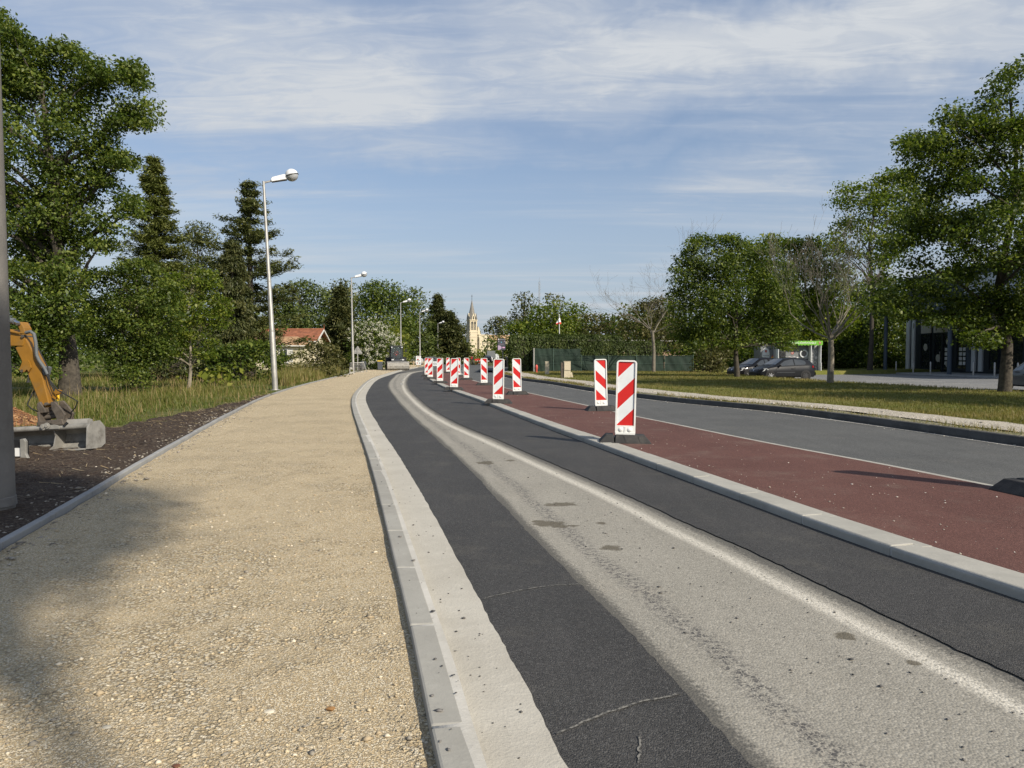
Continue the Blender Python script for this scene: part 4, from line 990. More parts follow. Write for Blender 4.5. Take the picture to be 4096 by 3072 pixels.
# ------------------------------------------------------------------ trees
def in_poly(P, x, y):
    P = np.asarray(P, float); c = np.zeros(len(x), bool); j = len(P) - 1
    for i in range(len(P)):
        xi, yi, xj, yj = *P[i], *P[j]
        c ^= ((yi > y) != (yj > y)) & (x < (xj - xi) * (y - yi) / (yj - yi + 1e-9) + xi)
        j = i
    return c
def dist_poly(P, x, y):
    P = np.asarray(P, float); d = np.full(len(x), 1e9)
    for i in range(len(P)):
        a, b = P[i - 1], P[i]; ab = b - a; t = np.clip(((x - a[0]) * ab[0] + (y - a[1]) * ab[1]) / (ab @ ab + 1e-9), 0, 1)
        d = np.minimum(d, np.hypot(x - a[0] - t * ab[0], y - a[1] - t * ab[1]))
    return d
def leaf_quads(C, Nrm, size, rng, aspect=0.55, axis=None, fold=0.18):
    n = len(C)
    Nrm = Nrm / (np.linalg.norm(Nrm, axis=1, keepdims=True) + 1e-9)
    if axis is None: axis = rng.normal(size=(n, 3))
    T = axis - (axis * Nrm).sum(1, keepdims=True) * Nrm
    T /= np.linalg.norm(T, axis=1, keepdims=True) + 1e-9
    B = np.cross(Nrm, T)
    s = np.asarray(size)[:, None]
    V = np.stack([C - T * s * 0.5, C + B * s * aspect * 0.5 + Nrm * s * fold * 0.5 + T * s * 0.06, C + T * s * 0.5, C - B * s * aspect * 0.5 + Nrm * s * fold * 0.5 + T * s * 0.06], 1)
    return V.reshape(-1, 3), np.arange(4 * n).reshape(-1, 4)
def leaves(blobs, n, size, rng, k=14, spread=None, up=0.5, aspect=0.6, shell=0.55, tintvar=0.25, flat=0.8):
    """leaf clumps on the shells of many blobs: (x, y, z, r)"""
    blobs = np.asarray(blobs, float)
    wts = blobs[:, 3] ** 1.6; wts /= wts.sum()
    nc = max(8, n // k)
    bi = rng.choice(len(blobs), nc, p=wts)
    d = rng.normal(size=(nc, 3)); d /= np.linalg.norm(d, axis=1, keepdims=True)
    rr = blobs[bi, 3] * (shell + (1.0 - shell) * rng.uniform(0, 1, nc) ** 0.6)
    cc = blobs[bi, :3] + d * rr[:, None] * np.array([1, 1, flat])
    ct = 0.5 + rng.normal(0, tintvar * 0.7, nc)
    sp = spread or size * 2.4
    li = np.repeat(np.arange(nc), k)
    C = cc[li] + np.clip(rng.normal(size=(nc * k, 3)), -1.5, 1.5) * sp * np.array([1, 1, 0.42])
    Nm = d[li] * 0.55 + rng.normal(size=(nc * k, 3)) * 0.55 + np.array([0, 0, up])
    S = size * np.clip(rng.lognormal(-0.05, 0.32, nc * k), 0.45, 1.9)
    V, F = leaf_quads(C, Nm, S, rng, aspect)
    tint = np.clip(ct[li] + rng.normal(0, tintvar * 0.5, nc * k), 0, 1)
    return V, F, tint
def limbs(b, base, top, targets, r0, rng, n=7, wig=0.04, trunk_pts=None):
    """trunk from base to top plus a bent limb to each target"""
    base, top = Vector(base), Vector(top); H = (top - base).length
    tp = [base.lerp(top, t) + Vector((rng.normal(0, wig) * H * 0.25 * min(1, t * 3), rng.normal(0, wig) * H * 0.25 * min(1, t * 3), 0)) for t in np.linspace(0, 1, 7)]
    rad = [r0 * (1.22 if i == 0 else 1 - 0.82 * i / 6) for i in range(7)]
    b.tube([base - Vector((0, 0, 0.25))] + tp, [r0 * 1.35] + rad, 10)
    for q in targets:
        q = Vector(q)
        hz = max(0.22, min(0.92, (q.z - base.z) / H - 0.12 - 0.35 * math.hypot(q.x - base.x, q.y - base.y) / H))
        i = min(5, int(hz * 6)); s = tp[i].lerp(tp[i + 1], hz * 6 - i)
        rr = rad[i] * 0.5
        m1 = s.lerp(q, 0.35) + Vector((rng.normal(0, .05), rng.normal(0, .05), 0.06)) * (q - s).length
        m2 = s.lerp(q, 0.7) + Vector((rng.normal(0, .06), rng.normal(0, .06), 0.03)) * (q - s).length
        b.tube([s, m1, m2, q], [rr, rr * 0.6, rr * 0.35, rr * 0.1], 6, False)
def crown_tree(name, label, cat, base_uv, Y, poly, kind, seed, bark=None, size=None, dens=2.4, nb=60, rmax=None, depth=0.85, group=None, trunk_r=None, top_v=None,
               base_z=0.0, nl=12, k=14, shell=0.5, up=0.5, tintvar=0.42, aspect=0.6, dY=0.0, nlimb=None, spread=None, lm=None):
    rng = np.random.default_rng(seed)
    P = np.asarray(poly, float)
    bx_, by_ = at(base_uv[0], VH, Y).x, Y
    base = np.array([bx_, by_, base_z])
    lo, hi = P.min(0), P.max(0)
    N = 9000; x = rng.uniform(lo[0], hi[0], N); y = rng.uniform(lo[1], hi[1], N)
    ins = in_poly(P, x, y); x, y = x[ins], y[ins]
    area_px = (hi[0] - lo[0]) * (hi[1] - lo[1]) * ins.mean()
    d = dist_poly(P, x, y); mpp = Y / FPX
    dm = d.max(); rmax = rmax or dm * 0.55
    sel = rng.permutation(len(x))[:nb]
    blobs = []
    for i in sel:
        r = min(max(d[i] * 0.95, 0.26 * rmax), rmax * rng.uniform(0.5, 1.0))
        dep = rng.uniform(-1, 1) * depth * max(d[i] - r * 0.3, 0) * mpp * 1.2
        q = at(x[i], y[i], Y + dY + dep)
        blobs.append((q.x, q.y, q.z, r * mpp))
    rb = 0.30 * rmax
    near = np.where((d > 0.25 * rb) & (d < 0.95 * rb))[0]
    per = np.hypot(*(P - np.roll(P, 1, 0)).T).sum()
    for i in rng.permutation(near)[:int(per / (rb * 0.6))]:
        q = at(x[i], y[i], Y + dY + rng.uniform(-1, 1) * 0.35 * dm * mpp)
        blobs.append((q.x, q.y, q.z, rb * rng.uniform(0.65, 1.05) * mpp))
    blobs = np.array(blobs)
    size = size or max(0.085, Y * 0.0034)
    n = int(area_px * mpp * mpp * dens * 4.0 / (0.5 * size * size * aspect / 0.6))
    V, F, tint = leaves(blobs, n, size, rng, k, spread, up, aspect, shell, tintvar)
    t = thing(name, label, cat, tuple(base), 0, group)
    np_mesh('crown', V - base, F, lm or LM[kind], t, attr=tint)
    b = MB()
    tv = top_v if top_v is not None else lo[1] + 0.12 * (hi[1] - lo[1])
    tu = x[np.argmin(abs(y - tv))] if len(x) else base_uv[0]
    top = at(0.55 * base_uv[0] + 0.45 * np.median(x), tv, Y) - Vector(base)
    tg = [Vector(blobs[i, :3] - base) for i in rng.permutation(len(blobs))[:nlimb or nl * 2]]
    limbs(b, (0, 0, 0), top, tg, trunk_r or max(0.06, 0.02 * top.z), rng)
    b.build('trunk', bark or mBark, t, smooth=True)
    return t
def conifer(name, label, base_uv, Y, top_v, halfw, kind, seed, z0=0.08, n_tier=22, per=7, droop=0.25, lift=0.1, hang=0.0, size=None, dens=1.0, prof=None, bark=None, group=None, trunk_r=None, irregular=0.25, lean=0.0, nl=26):
    """whorls of drooping branches, each carrying flat sprays of needles"""
    rng = np.random.default_rng(seed)
    bx_ = at(base_uv[0], VH, Y).x; H = at(0, top_v, Y).z; base = np.array([bx_, Y, 0.0])
    W = halfw * Y / FPX; size = size or max(0.10, Y * 0.0036)
    t = thing(name, label, 'tree', tuple(base), 0, group)
    b = MB(); tr = trunk_r or 0.018 * H
    b.tube([(0, 0, -0.2), (lean * H * 0.3, 0, H * 0.35), (lean * H * 0.7, 0, H * 0.7), (lean * H, 0, H * 0.99)], [tr * 1.3, tr, tr * 0.55, tr * 0.1], 8)
    CC, AX, TT = [], [], []
    prof = prof or (lambda h: (1 - h) ** 0.8)
    for i in range(n_tier):
        h = z0 + (1 - z0) * (i + rng.uniform(0, 0.8)) / n_tier
        if h > 0.985: continue
        L0_ = W * prof(h)
        for j in range(per):
            L = L0_ * rng.uniform(1 - irregular * 1.6, 1 + irregular * 0.6)
            if L < 0.15: L = 0.15
            a = rng.uniform(0, 6.283)
            dx, dy = math.cos(a), math.sin(a)
            o = np.array([lean * H * h, 0, H * h])
            m = max(3, int(nl * (0.35 + L / W)))
            s = np.sqrt(rng.uniform(0.02, 1, m))
            rad = L * s
            zz_ = -droop * L * s ** 1.3 + lift * L * s ** 3
            lat = rng.normal(0, 0.16 * L * (1.15 - s) + 0.10 * size)
            P_ = o + np.stack([dx * rad - dy * lat, dy * rad + dx * lat, zz_ + rng.normal(0, size * 0.5, m)], 1)
            CC.append(P_)
            AX.append(np.stack([dx + rng.normal(0, .35, m), dy + rng.normal(0, .35, m), rng.normal(-hang, 0.3, m)], 1))
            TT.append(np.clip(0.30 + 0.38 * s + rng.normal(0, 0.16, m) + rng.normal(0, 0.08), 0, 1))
            if j < 4: b.tube([o, o + np.array([dx * L * 0.5, dy * L * 0.5, -droop * L * 0.35]), o + np.array([dx * L * 0.95, dy * L * 0.95, (-droop + lift) * L * 0.95])], [tr * 0.22, tr * 0.14, tr * 0.03], 4, False)
    C = np.concatenate(CC); A = np.concatenate(AX); T = np.concatenate(TT)
    k = max(1, int(round(4 * dens))); n = len(C)
    C = np.repeat(C, k, 0) + rng.normal(size=(n * k, 3)) * size * np.array([0.8, 0.8, 0.45]); A = np.repeat(A, k, 0) + rng.normal(size=(n * k, 3)) * 0.45; T = np.clip(np.repeat(T, k) + rng.normal(0, 0.1, n * k), 0, 1)
    Nm = rng.normal(size=(n * k, 3)) * 0.6 + np.array([0, 0, 1.0 if hang < 0.5 else 0.2])
    V, F = leaf_quads(C, Nm, size * rng.uniform(0.8, 1.8, n * k), rng, 0.30, A)
    np_mesh('crown', V, F, LM[kind], t, attr=T)
    b.build('trunk', bark or mBarkD, t, smooth=True)
    return t

TG = 'trees on the left behind the meadow'
crown_tree('oak_tree', 'big dark oak with thick furrowed trunk behind the excavator arm', 'tree', (278, 1593), 23.7,
    [(-330, 60), (0, 45), (60, 130), (150, 185), (200, 195), (255, 155), (310, 205), (390, 235), (400, 290), (480, 290), (540, 250), (565, 340), (605, 400), (615, 510), (540, 515), (480, 480), (450, 500), (465, 545), (425, 590), (470, 605), (530, 640), (520, 680), (440, 660), (400, 705), (480, 720), (500, 770), (540, 800), (560, 850), (500, 870), (510, 930), (430, 930), (470, 990), (400, 1000), (330, 960), (300, 1080), (250, 1050), (60, 1080), (-330, 1080)],
    'oak', 21, size=0.10, dens=2.5, nb=165, rmax=78, trunk_r=0.30, top_v=330, nl=22, k=16, spread=0.24)
crown_tree('young_oak', 'bushy young oak with low branches, right of the thick oak trunk', 'tree', (560, 1500), 27.5,
    [(330, 1090), (450, 1080), (560, 1035), (640, 1080), (700, 1150), (725, 1300), (650, 1450), (560, 1480), (450, 1500), (430, 1420), (350, 1380), (320, 1250)],
    'oak', 22, size=0.095, dens=2.3, nb=70, rmax=70, trunk_r=0.12, k=16, spread=0.22)
crown_tree('oak_sapling', 'leafy low oak boughs in front of the thick trunk, above the excavator', 'tree', (150, 1480), 22.6,
    [(-160, 1090), (60, 1085), (200, 1060), (330, 1090), (340, 1250), (330, 1330), (240, 1335), (215, 1400), (190, 1500), (100, 1500), (60, 1450), (-160, 1450)],
    'oak', 23, size=0.095, dens=2.1, nb=70, rmax=65, trunk_r=0.09, k=16, spread=0.22)
crown_tree('small_tree', 'slender light green tree with pale forked trunk in the long grass', 'tree', (752, 1560), 29.7,
    [(640, 1150), (700, 1090), (780, 1060), (850, 1090), (870, 1190), (912, 1200), (905, 1300), (850, 1330), (835, 1440), (740, 1390), (660, 1450), (640, 1330)],
    'bright', 24, bark=mBarkP, size=0.11, dens=1.5, nb=60, rmax=45, trunk_r=0.075, k=12, spread=0.2)
crown_tree('sapling_bush', 'small round bush in the grass right of the oak trunk', 'bush', (530, 1585), 26.5,
    [(470, 1500), (520, 1470), (580, 1490), (590, 1560), (540, 1575), (480, 1555)], 'oak', 25, size=0.09, dens=1.8, nb=14, trunk_r=0.04)
crown_tree('dark_thicket', 'dark thicket at the back of the meadow under the trees', 'bush', (640, 1500), 40,
    [(560, 1330), (700, 1290), (830, 1330), (900, 1420), (900, 1510), (560, 1500)], 'fir', 26, size=0.16, dens=2.0, nb=40, trunk_r=0.1)
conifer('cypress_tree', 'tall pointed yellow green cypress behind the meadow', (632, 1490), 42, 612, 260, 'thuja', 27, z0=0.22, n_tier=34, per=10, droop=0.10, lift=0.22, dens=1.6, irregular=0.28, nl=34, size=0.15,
        prof=lambda h: 0.05 + 0.95 * (1 - h), bark=mBark)
crown_tree('dark_pine', 'dark pine showing between the cypress and the tall pine', 'tree', (790, 1490), 62,
    [(770, 905), (815, 898), (852, 960), (830, 1010), (856, 1050), (820, 1200), (720, 1200), (740, 1050), (738, 960)], 'pine', 28, size=0.24, dens=2.2, nb=50, rmax=34, aspect=0.35, shell=0.3, trunk_r=0.2)
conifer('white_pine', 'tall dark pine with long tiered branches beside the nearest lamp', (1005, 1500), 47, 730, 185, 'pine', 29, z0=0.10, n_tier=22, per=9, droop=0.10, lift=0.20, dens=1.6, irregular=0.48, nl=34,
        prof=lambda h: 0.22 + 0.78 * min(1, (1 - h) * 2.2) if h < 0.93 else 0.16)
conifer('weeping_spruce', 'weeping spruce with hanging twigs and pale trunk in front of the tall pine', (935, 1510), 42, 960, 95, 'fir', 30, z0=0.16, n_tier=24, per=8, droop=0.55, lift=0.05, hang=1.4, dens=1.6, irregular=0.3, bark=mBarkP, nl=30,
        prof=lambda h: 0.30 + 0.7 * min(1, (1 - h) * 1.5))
crown_tree('scrub', 'dark scrub at the foot of the tall pine', 'bush', (960, 1530), 39,
    [(840, 1420), (930, 1380), (1040, 1370), (1110, 1400), (1115, 1500), (1000, 1535), (850, 1520)], 'oak', 31, size=0.15, dens=2.0, nb=40, trunk_r=0.06)
crown_tree('broadleaf_seedling', 'small plant with large bright yellow green leaves in the grass', 'plant', (860, 1545), 34,
    [(800, 1500), (850, 1465), (905, 1480), (905, 1520), (850, 1545), (805, 1540)], 'lime', 32, size=0.24, dens=1.3, nb=16, trunk_r=0.02, k=5, aspect=0.8)
crown_tree('house_bush', 'rounded green bush in front of the house wall', 'bush', (1270, 1490), 60,
    [(1190, 1470), (1222, 1405), (1260, 1352), (1310, 1375), (1350, 1425), (1375, 1490), (1260, 1500), (1190, 1500)], 'olive', 33, size=0.20, dens=2.2, nb=60, trunk_r=0.07)
crown_tree('roadside_scrub', 'low scrub beside the path between the first two lamps', 'bush', (1200, 1500), 50,
    [(1110, 1490), (1180, 1462), (1260, 1460), (1330, 1480), (1380, 1490), (1370, 1505), (1200, 1525), (1110, 1530)], 'olive', 34, size=0.17, dens=2.0, nb=50, trunk_r=0.05)
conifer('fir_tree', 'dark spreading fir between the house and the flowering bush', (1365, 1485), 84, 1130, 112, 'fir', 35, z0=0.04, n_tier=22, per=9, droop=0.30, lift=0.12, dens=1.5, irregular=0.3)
for i, (bu, Y, poly, kd, lab) in enumerate([
    (1215, 104, [(1080, 1220), (1125, 1155), (1215, 1128), (1290, 1150), (1335, 1195), (1335, 1345), (1290, 1440), (1080, 1440)], 'far', 'broad leafy tree rising behind the house roof'),
    (1362, 112, [(1320, 1190), (1350, 1120), (1385, 1125), (1405, 1180), (1405, 1440), (1320, 1440)], 'pine', 'grey green tree top just left of the second lamp'),
    (1510, 126, [(1400, 1200), (1450, 1132), (1510, 1120), (1580, 1142), (1632, 1205), (1645, 1330), (1640, 1460), (1410, 1460)], 'oak', 'broad dark tree right of the second lamp'),
    (1650, 134, [(1585, 1180), (1640, 1162), (1672, 1150), (1692, 1195), (1702, 1260), (1725, 1330), (1735, 1450), (1600, 1460)], 'far', 'rounded tree behind the third and fourth lamps')]):
    crown_tree('broadleaf_tree', lab, 'tree', (bu, 1470), Y, poly, kd, 40 + i, size=Y * 0.0031, dens=2.3, nb=110, trunk_r=0.28, group=TG)
fb = crown_tree('flowering_shrub', 'large shrub covered in white blossom beside the path', 'shrub', (1495, 1483), 80,
    [(1408, 1400), (1428, 1320), (1465, 1292), (1500, 1283), (1550, 1320), (1578, 1380), (1565, 1440), (1550, 1484), (1465, 1486), (1415, 1465)], 'oak', 50, size=0.22, dens=2.4, nb=60, trunk_r=0.08)
crown_tree('lime_green_shrub', 'yellow green shrub behind the white flowering shrub', 'shrub', (1590, 1480), 93,
    [(1520, 1320), (1565, 1296), (1612, 1340), (1618, 1420), (1600, 1470), (1540, 1470)], 'lime', 51, size=0.24, dens=2.2, nb=40, trunk_r=0.08)
# blossom: tight clusters of small petals over the sunny side of the shrub
r_ = np.random.default_rng(52); me = fb.children[0].data; co = np.empty(len(me.vertices) * 3, np.float32); me.vertices.foreach_get('co', co); co = co.reshape(-1, 4, 3).mean(1)
sc_ = co @ np.array(SUNV) + 0.35 * (vnoise(co[:, 0], co[:, 2], 0.9, 5)) - 0.25 * co[:, 1]; pk = np.argsort(-sc_)[: int(len(co) * 0.62)]; pk = r_.choice(pk, 520, False)
C = np.repeat(co[pk], 9, 0) + r_.normal(size=(len(pk) * 9, 3)) * 0.085 + np.array(SUNV) * 0.10 + np.array([0, -0.10, 0])
V, F = leaf_quads(C, r_.normal(size=C.shape) * 0.5 + np.array(SUNV) + np.array([0, -0.5, 0.2]), r_.uniform(0.06, 0.12, len(C)), r_, 0.9)
np_mesh('blossom', V, F, LM['flower'], fb, attr=r_.uniform(0, 1, len(C)))
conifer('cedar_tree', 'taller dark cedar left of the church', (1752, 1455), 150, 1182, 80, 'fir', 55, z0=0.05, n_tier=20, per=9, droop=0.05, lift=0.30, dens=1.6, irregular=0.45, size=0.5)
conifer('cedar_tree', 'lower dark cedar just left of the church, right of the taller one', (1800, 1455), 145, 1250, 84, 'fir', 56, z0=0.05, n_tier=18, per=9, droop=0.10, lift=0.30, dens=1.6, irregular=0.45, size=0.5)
crown_tree('willow_tree', 'light green willow at the foot of the church tower', 'tree', (1850, 1440), 300, [(1812, 1405), (1828, 1372), (1858, 1364), (1885, 1398), (1890, 1440), (1812, 1442)], 'bright', 57, size=0.85, dens=2.2, nb=40)
crown_tree('distant_pine', 'dark pine left of the church tower, behind it', 'tree', (1862, 1430), 430, [(1842, 1350), (1858, 1312), (1876, 1296), (1892, 1320), (1892, 1430), (1850, 1430)], 'fir', 58, size=1.3, dens=2.4, nb=30)
crown_tree('church_tree', 'dark tree standing before the church nave', 'tree', (1970, 1440), 262, [(1940, 1395), (1955, 1360), (1985, 1352), (2003, 1370), (2005, 1440), (1945, 1440)], 'oak', 59, size=0.8, dens=2.4, nb=40)
crown_tree('umbrella_pine', 'distant round topped umbrella pine right of the church', 'tree', (2000, 1430), 340, [(1950, 1312), (1968, 1300), (1985, 1282), (2010, 1274), (2036, 1308), (2040, 1332), (2000, 1342), (1958, 1338)], 'fir', 60, size=1.0, dens=2.6, nb=40)
crown_tree('ivy_clad_tree', 'tall narrow ivy clad tree right of the church', 'tree', (2100, 1450), 132, [(2085, 1180), (2102, 1172), (2118, 1192), (2125, 1240), (2133, 1272), (2120, 1330), (2060, 1330), (2048, 1282), (2074, 1255), (2076, 1205)], 'fir', 61, size=0.42, dens=2.4, nb=50)
crown_tree('roadside_tree', 'bright green tree behind the digital billboard', 'tree', (2080, 1455), 128, [(2010, 1345), (2045, 1305), (2110, 1285), (2160, 1300), (2165, 1455), (2015, 1455)], 'bright', 62, size=0.40, dens=2.2, nb=60)
crown_tree('acacia_tree', 'broad bright green tree behind the flagpole', 'tree', (2240, 1470), 106, [(2128, 1262), (2152, 1230), (2200, 1200), (2262, 1216), (2320, 1222), (2352, 1252), (2350, 1400), (2128, 1400)], 'bright', 63, size=0.34, dens=2.3, nb=70)
crown_tree('pale_tree', 'yellowish green tree right of the flagpole', 'tree', (2400, 1470), 98, [(2335, 1262), (2400, 1253), (2455, 1288), (2480, 1330), (2475, 1400), (2335, 1400)], 'olive', 64, size=0.32, dens=2.2, nb=50)
crown_tree('background_tree', 'small dark conifer top peeping above the bright green tree', 'tree', (2215, 1470), 125, [(2200, 1215), (2214, 1180), (2230, 1215), (2232, 1260), (2198, 1260)], 'fir', 65, size=0.4, dens=2.2, nb=14)
crown_tree('undergrowth', 'olive leafy undergrowth around the foot of the dead tree', 'bush', (2600, 1480), 64.5,
    [(2480, 1300), (2525, 1235), (2600, 1195), (2690, 1190), (2720, 1300), (2720, 1400), (2640, 1350), (2560, 1400), (2480, 1395)], 'olive', 66, size=0.2, dens=1.7, nb=60, trunk_r=0.10)
mp1 = crown_tree('maple_tree', 'rounded dense maple in front of the two parked cars', 'tree', (2950, 1508), 44,
    [(2685, 1170), (2715, 1050), (2760, 975), (2795, 940), (2850, 962), (2900, 933), (2960, 958), (3010, 1000), (3080, 985), (3150, 1060), (3178, 1180), (3185, 1300), (3160, 1395), (3050, 1375), (2960, 1400), (2850, 1375), (2770, 1390), (2700, 1360), (2680, 1280)],
    'maple', 67, size=0.135, dens=2.5, nb=170, rmax=55, trunk_r=0.15, bark=mBark, base_z=0.16, k=16, spread=0.32)
crown_tree('background_maple', 'large tree behind the laundry kiosk, right of the rounded maple', 'tree', (3180, 1480), 72,
    [(2980, 975), (3060, 945), (3150, 965), (3250, 955), (3340, 1000), (3400, 1080), (3400, 1340), (3290, 1360), (3000, 1360)], 'bright', 68, size=0.25, dens=2.2, nb=170, rmax=60, trunk_r=0.25)
for i, (u0, Y, poly, lab) in enumerate([
    (3430, 80, [(3270, 1180), (3350, 1130), (3430, 1150), (3470, 1300), (3480, 1490), (3280, 1490)], 'dark tree behind the bare tree right of the kiosk'),
    (3560, 84, [(3440, 1150), (3540, 1100), (3640, 1150), (3660, 1300), (3650, 1490), (3440, 1490)], 'dark tree left of the shop, behind its canopy column'),
    (2760, 68, [(2690, 1380), (2780, 1350), (2850, 1390), (2850, 1490), (2690, 1490)], 'dark bush in the shade left of the ivy covered stump'),
    (3020, 70, [(2900, 1380), (3000, 1350), (3060, 1370), (3060, 1490), (2900, 1490)], 'dark bush in the shade left of the kiosk')]):
    crown_tree('shaded_tree' if i < 2 else 'shaded_bush', lab, 'tree' if i < 2 else 'bush', (u0, 1490), Y, poly, 'maple', 70 + i, size=0.28, dens=2.4, nb=70, trunk_r=0.15)
crown_tree('ivy_stump', 'ivy covered stump in the sun under the rounded maple', 'bush', (2840, 1492), 58, [(2795, 1400), (2830, 1370), (2880, 1350), (2920, 1350), (2925, 1400), (2890, 1440), (2870, 1492), (2790, 1492)], 'olive', 75, size=0.18, dens=2.2, nb=40, trunk_r=0.1)
crown_tree('locust_tree', 'tall airy locust tree left of the big maple', 'tree', (3480, 1490), 66,
    [(3300, 965), (3350, 905), (3400, 870), (3345, 800), (3370, 745), (3480, 722), (3560, 680), (3630, 690), (3680, 780), (3640, 1000), (3540, 1060), (3420, 1020), (3310, 1000)], 'bright', 76, size=0.24, dens=1.6, nb=80, rmax=50, trunk_r=0.22, bark=mBarkD)
crown_tree('big_maple', 'big spreading maple with dark trunk at the right border', 'tree', (4022, 1570), 26.5,
    [(3480, 1165), (3530, 1030), (3600, 900), (3625, 830), (3600, 760), (3640, 680), (3620, 560), (3660, 540), (3720, 565), (3780, 530), (3790, 420), (3815, 405), (3860, 500), (3900, 470), (3960, 380), (4000, 310), (4100, 250), (4500, 300), (4620, 900), (4500, 1300), (4150, 1350), (4040, 1300), (3960, 1385), (3900, 1372), (3830, 1280), (3760, 1300), (3680, 1270), (3560, 1260), (3480, 1245)],
    'maple', 77, size=0.115, dens=2.4, nb=340, rmax=62, trunk_r=0.20, bark=mBark, base_z=0.1, k=16, spread=0.30, nl=18)
# maples beyond the right border and behind the photographer: they shade the lawn and the left of the path
def free_tree(label, x, y, zc, rx, rz, kind, seed, size=0.22, n=13000, nb=60, base_z=0.0, name='maple_tree'):
    rng = np.random.default_rng(seed); bl = []
    for i in range(nb):
        d = rng.normal(size=3); d /= np.linalg.norm(d); q = d * rng.uniform(0.2, 0.8) ** 0.6
        bl.append((x + q[0] * rx, y + q[1] * rx, zc + q[2] * rz, rx * rng.uniform(0.18, 0.34)))
    bl = np.array(bl); V, F, T = leaves(bl, n, size, rng, 14, None, 0.5, 0.6, 0.45, 0.28)
    base = np.array([x, y, base_z]); t = thing(name, label, 'tree', tuple(base))
    np_mesh('crown', V - base, F, LM[kind], t, attr=T)
    b = MB(); limbs(b, (0, 0, 0), (0.2, 0.1, zc + rz * 0.6 - base_z), [Vector(bl[i, :3] - base) for i in range(24)], 0.22, rng); b.build('trunk', mBark, t, smooth=True)
    return t
free_tree('maple on the lawn just beyond the right border, nearer than the big maple', 21.5, 15.5, 6.2, 3.6, 4.0, 'maple', 81, base_z=0.1)
free_tree('maple on the lawn beyond the right border, level with the photographer', 23.5, 5.5, 6.2, 3.6, 4.0, 'maple', 82, base_z=0.1)
free_tree('tall tree behind the photographer whose shadow falls across the path', 17.1, -15.35, 21.0, 1.5, 1.3, 'maple', 83, size=0.22, n=20000, nb=40, base_z=0.1, name='tall_tree')

# bare trees
def bare_tree(name, label, base_uv, Y, H, seed, mat, r0, forks, spread, z_first, base_z=0.1, lean=(0, 0), depth=5, up=0.25, lenf=0.72, nch=(2, 4), first=6):
    rng = random.Random(seed); bx_ = at(base_uv[0], VH, Y).x
    t = thing(name, label, 'tree', (bx_, Y, base_z)); tb, bb = MB(), MB()
    tp = [Vector((0, 0, -0.2)), Vector((0.03, 0, z_first * 0.5)), Vector((lean[0] * z_first, lean[1] * z_first, z_first))]
    tb.tube(tp, [r0 * 1.25, r0, r0 * 0.85], 10)
    def grow(p, d, L, r, lv):
        pts, rs, q, dd = [p], [r], p.copy(), d.copy()
        for k in range(3):
            dd = (dd + Vector((rng.gauss(0, .16), rng.gauss(0, .16), rng.gauss(up * 0.3, .12)))).normalized()
            q = q + dd * L / 3; pts.append(q.copy()); rs.append(max(0.004, r * (1 - 0.2 * (k + 1))))
        (tb if lv == 0 else bb).tube(pts, rs, 6 if lv < 2 else 4, False)
        if lv >= depth: return
        for c in range(rng.randint(*nch)):
            i = rng.choice((1, 2, 3, 3)); s = pts[i]
            nd_ = (dd + Vector((rng.gauss(0, spread), rng.gauss(0, spread), rng.gauss(up, spread * 0.6)))).normalized()
            grow(s, nd_, L * lenf * rng.uniform(0.75, 1.2), rs[i] * 0.68, lv + 1)
    for k in range(first):
        a = 2 * math.pi * k / first + rng.uniform(-.4, .4); tilt_ = forks * rng.uniform(0.6, 1.25)
        zf_ = z_first * rng.uniform(0.86, 1.0)
        grow(Vector((lean[0] * zf_, lean[1] * zf_, zf_)), Vector((math.cos(a) * math.sin(tilt_), math.sin(a) * math.sin(tilt_), math.cos(tilt_))), (H - z_first) * 0.36 * rng.uniform(0.8, 1.15), r0 * 0.36, 0)
    tb.build('trunk', mat, t, smooth=True); bb.build('branches', mat, t)
    return t
bare_tree('bare_tree', 'leafless pruned tree with pale upright twigs right of the kiosk', (3322, 1535), 35, 8.0, 91, mBarkP, 0.135, 0.85, 0.42, 2.4, depth=5, up=0.30, nch=(2, 3), first=10, lenf=0.74)
bare_tree('dead_tree', 'dead leafless tree with wide bare branches before the green fence', (2614, 1488), 58, 12.4, 92, mBarkG, 0.13, 1.05, 0.50, 3.4, depth=4, up=0.10, lean=(-0.03, 0), nch=(2, 4), first=6, lenf=0.74)

# ------------------------------------------------------------------ grass blades
def blades(name, X, Y, Z, h, wd, kind, seed, tint, lean=0.35, parent=None):
    rng = np.random.default_rng(seed); n = len(X)
    a = rng.uniform(0, 6.283, n); ln = rng.normal(0, lean, n) * h
    b0 = np.stack([X, Y, Z], 1); w = np.stack([np.cos(a), np.sin(a), 0 * a], 1) * wd[:, None]
    dv = np.stack([-np.sin(a), np.cos(a), 0 * a], 1)
    mid = b0 + dv * (ln * 0.35)[:, None] + np.array([0, 0, 1]) * (h * 0.6)[:, None]
    tip = b0 + dv * ln[:, None] + np.array([0, 0, 1]) * h[:, None]
    V = np.stack([b0 - w, b0 + w, mid + w * 0.7, mid - w * 0.7, tip], 1).reshape(-1, 3)
    i = 5 * np.arange(n)
    if kind == 'lawn':
        V = np.stack([b0 - w, b0 + w, tip], 1).reshape(-1, 3); F = np.arange(3 * n).reshape(-1, 3); T = np.clip(tint, 0, 1)
    else:
        F = np.concatenate([np.stack([i, i + 1, i + 2], 1), np.stack([i, i + 2, i + 3], 1), np.stack([i + 3, i + 2, i + 4], 1)]); T = np.tile(np.clip(tint, 0, 1), 3)
    return tag(np_mesh(name, V, F, LM[kind], parent, attr=T), kind='stuff')
rng = np.random.default_rng(101)
n = 100000
Yg = 9 + 47 * rng.uniform(0, 1, n) ** 1.6
ul = rng.uniform(-150, 1420, n); Xg = (ul - CX) / FPX * Yg
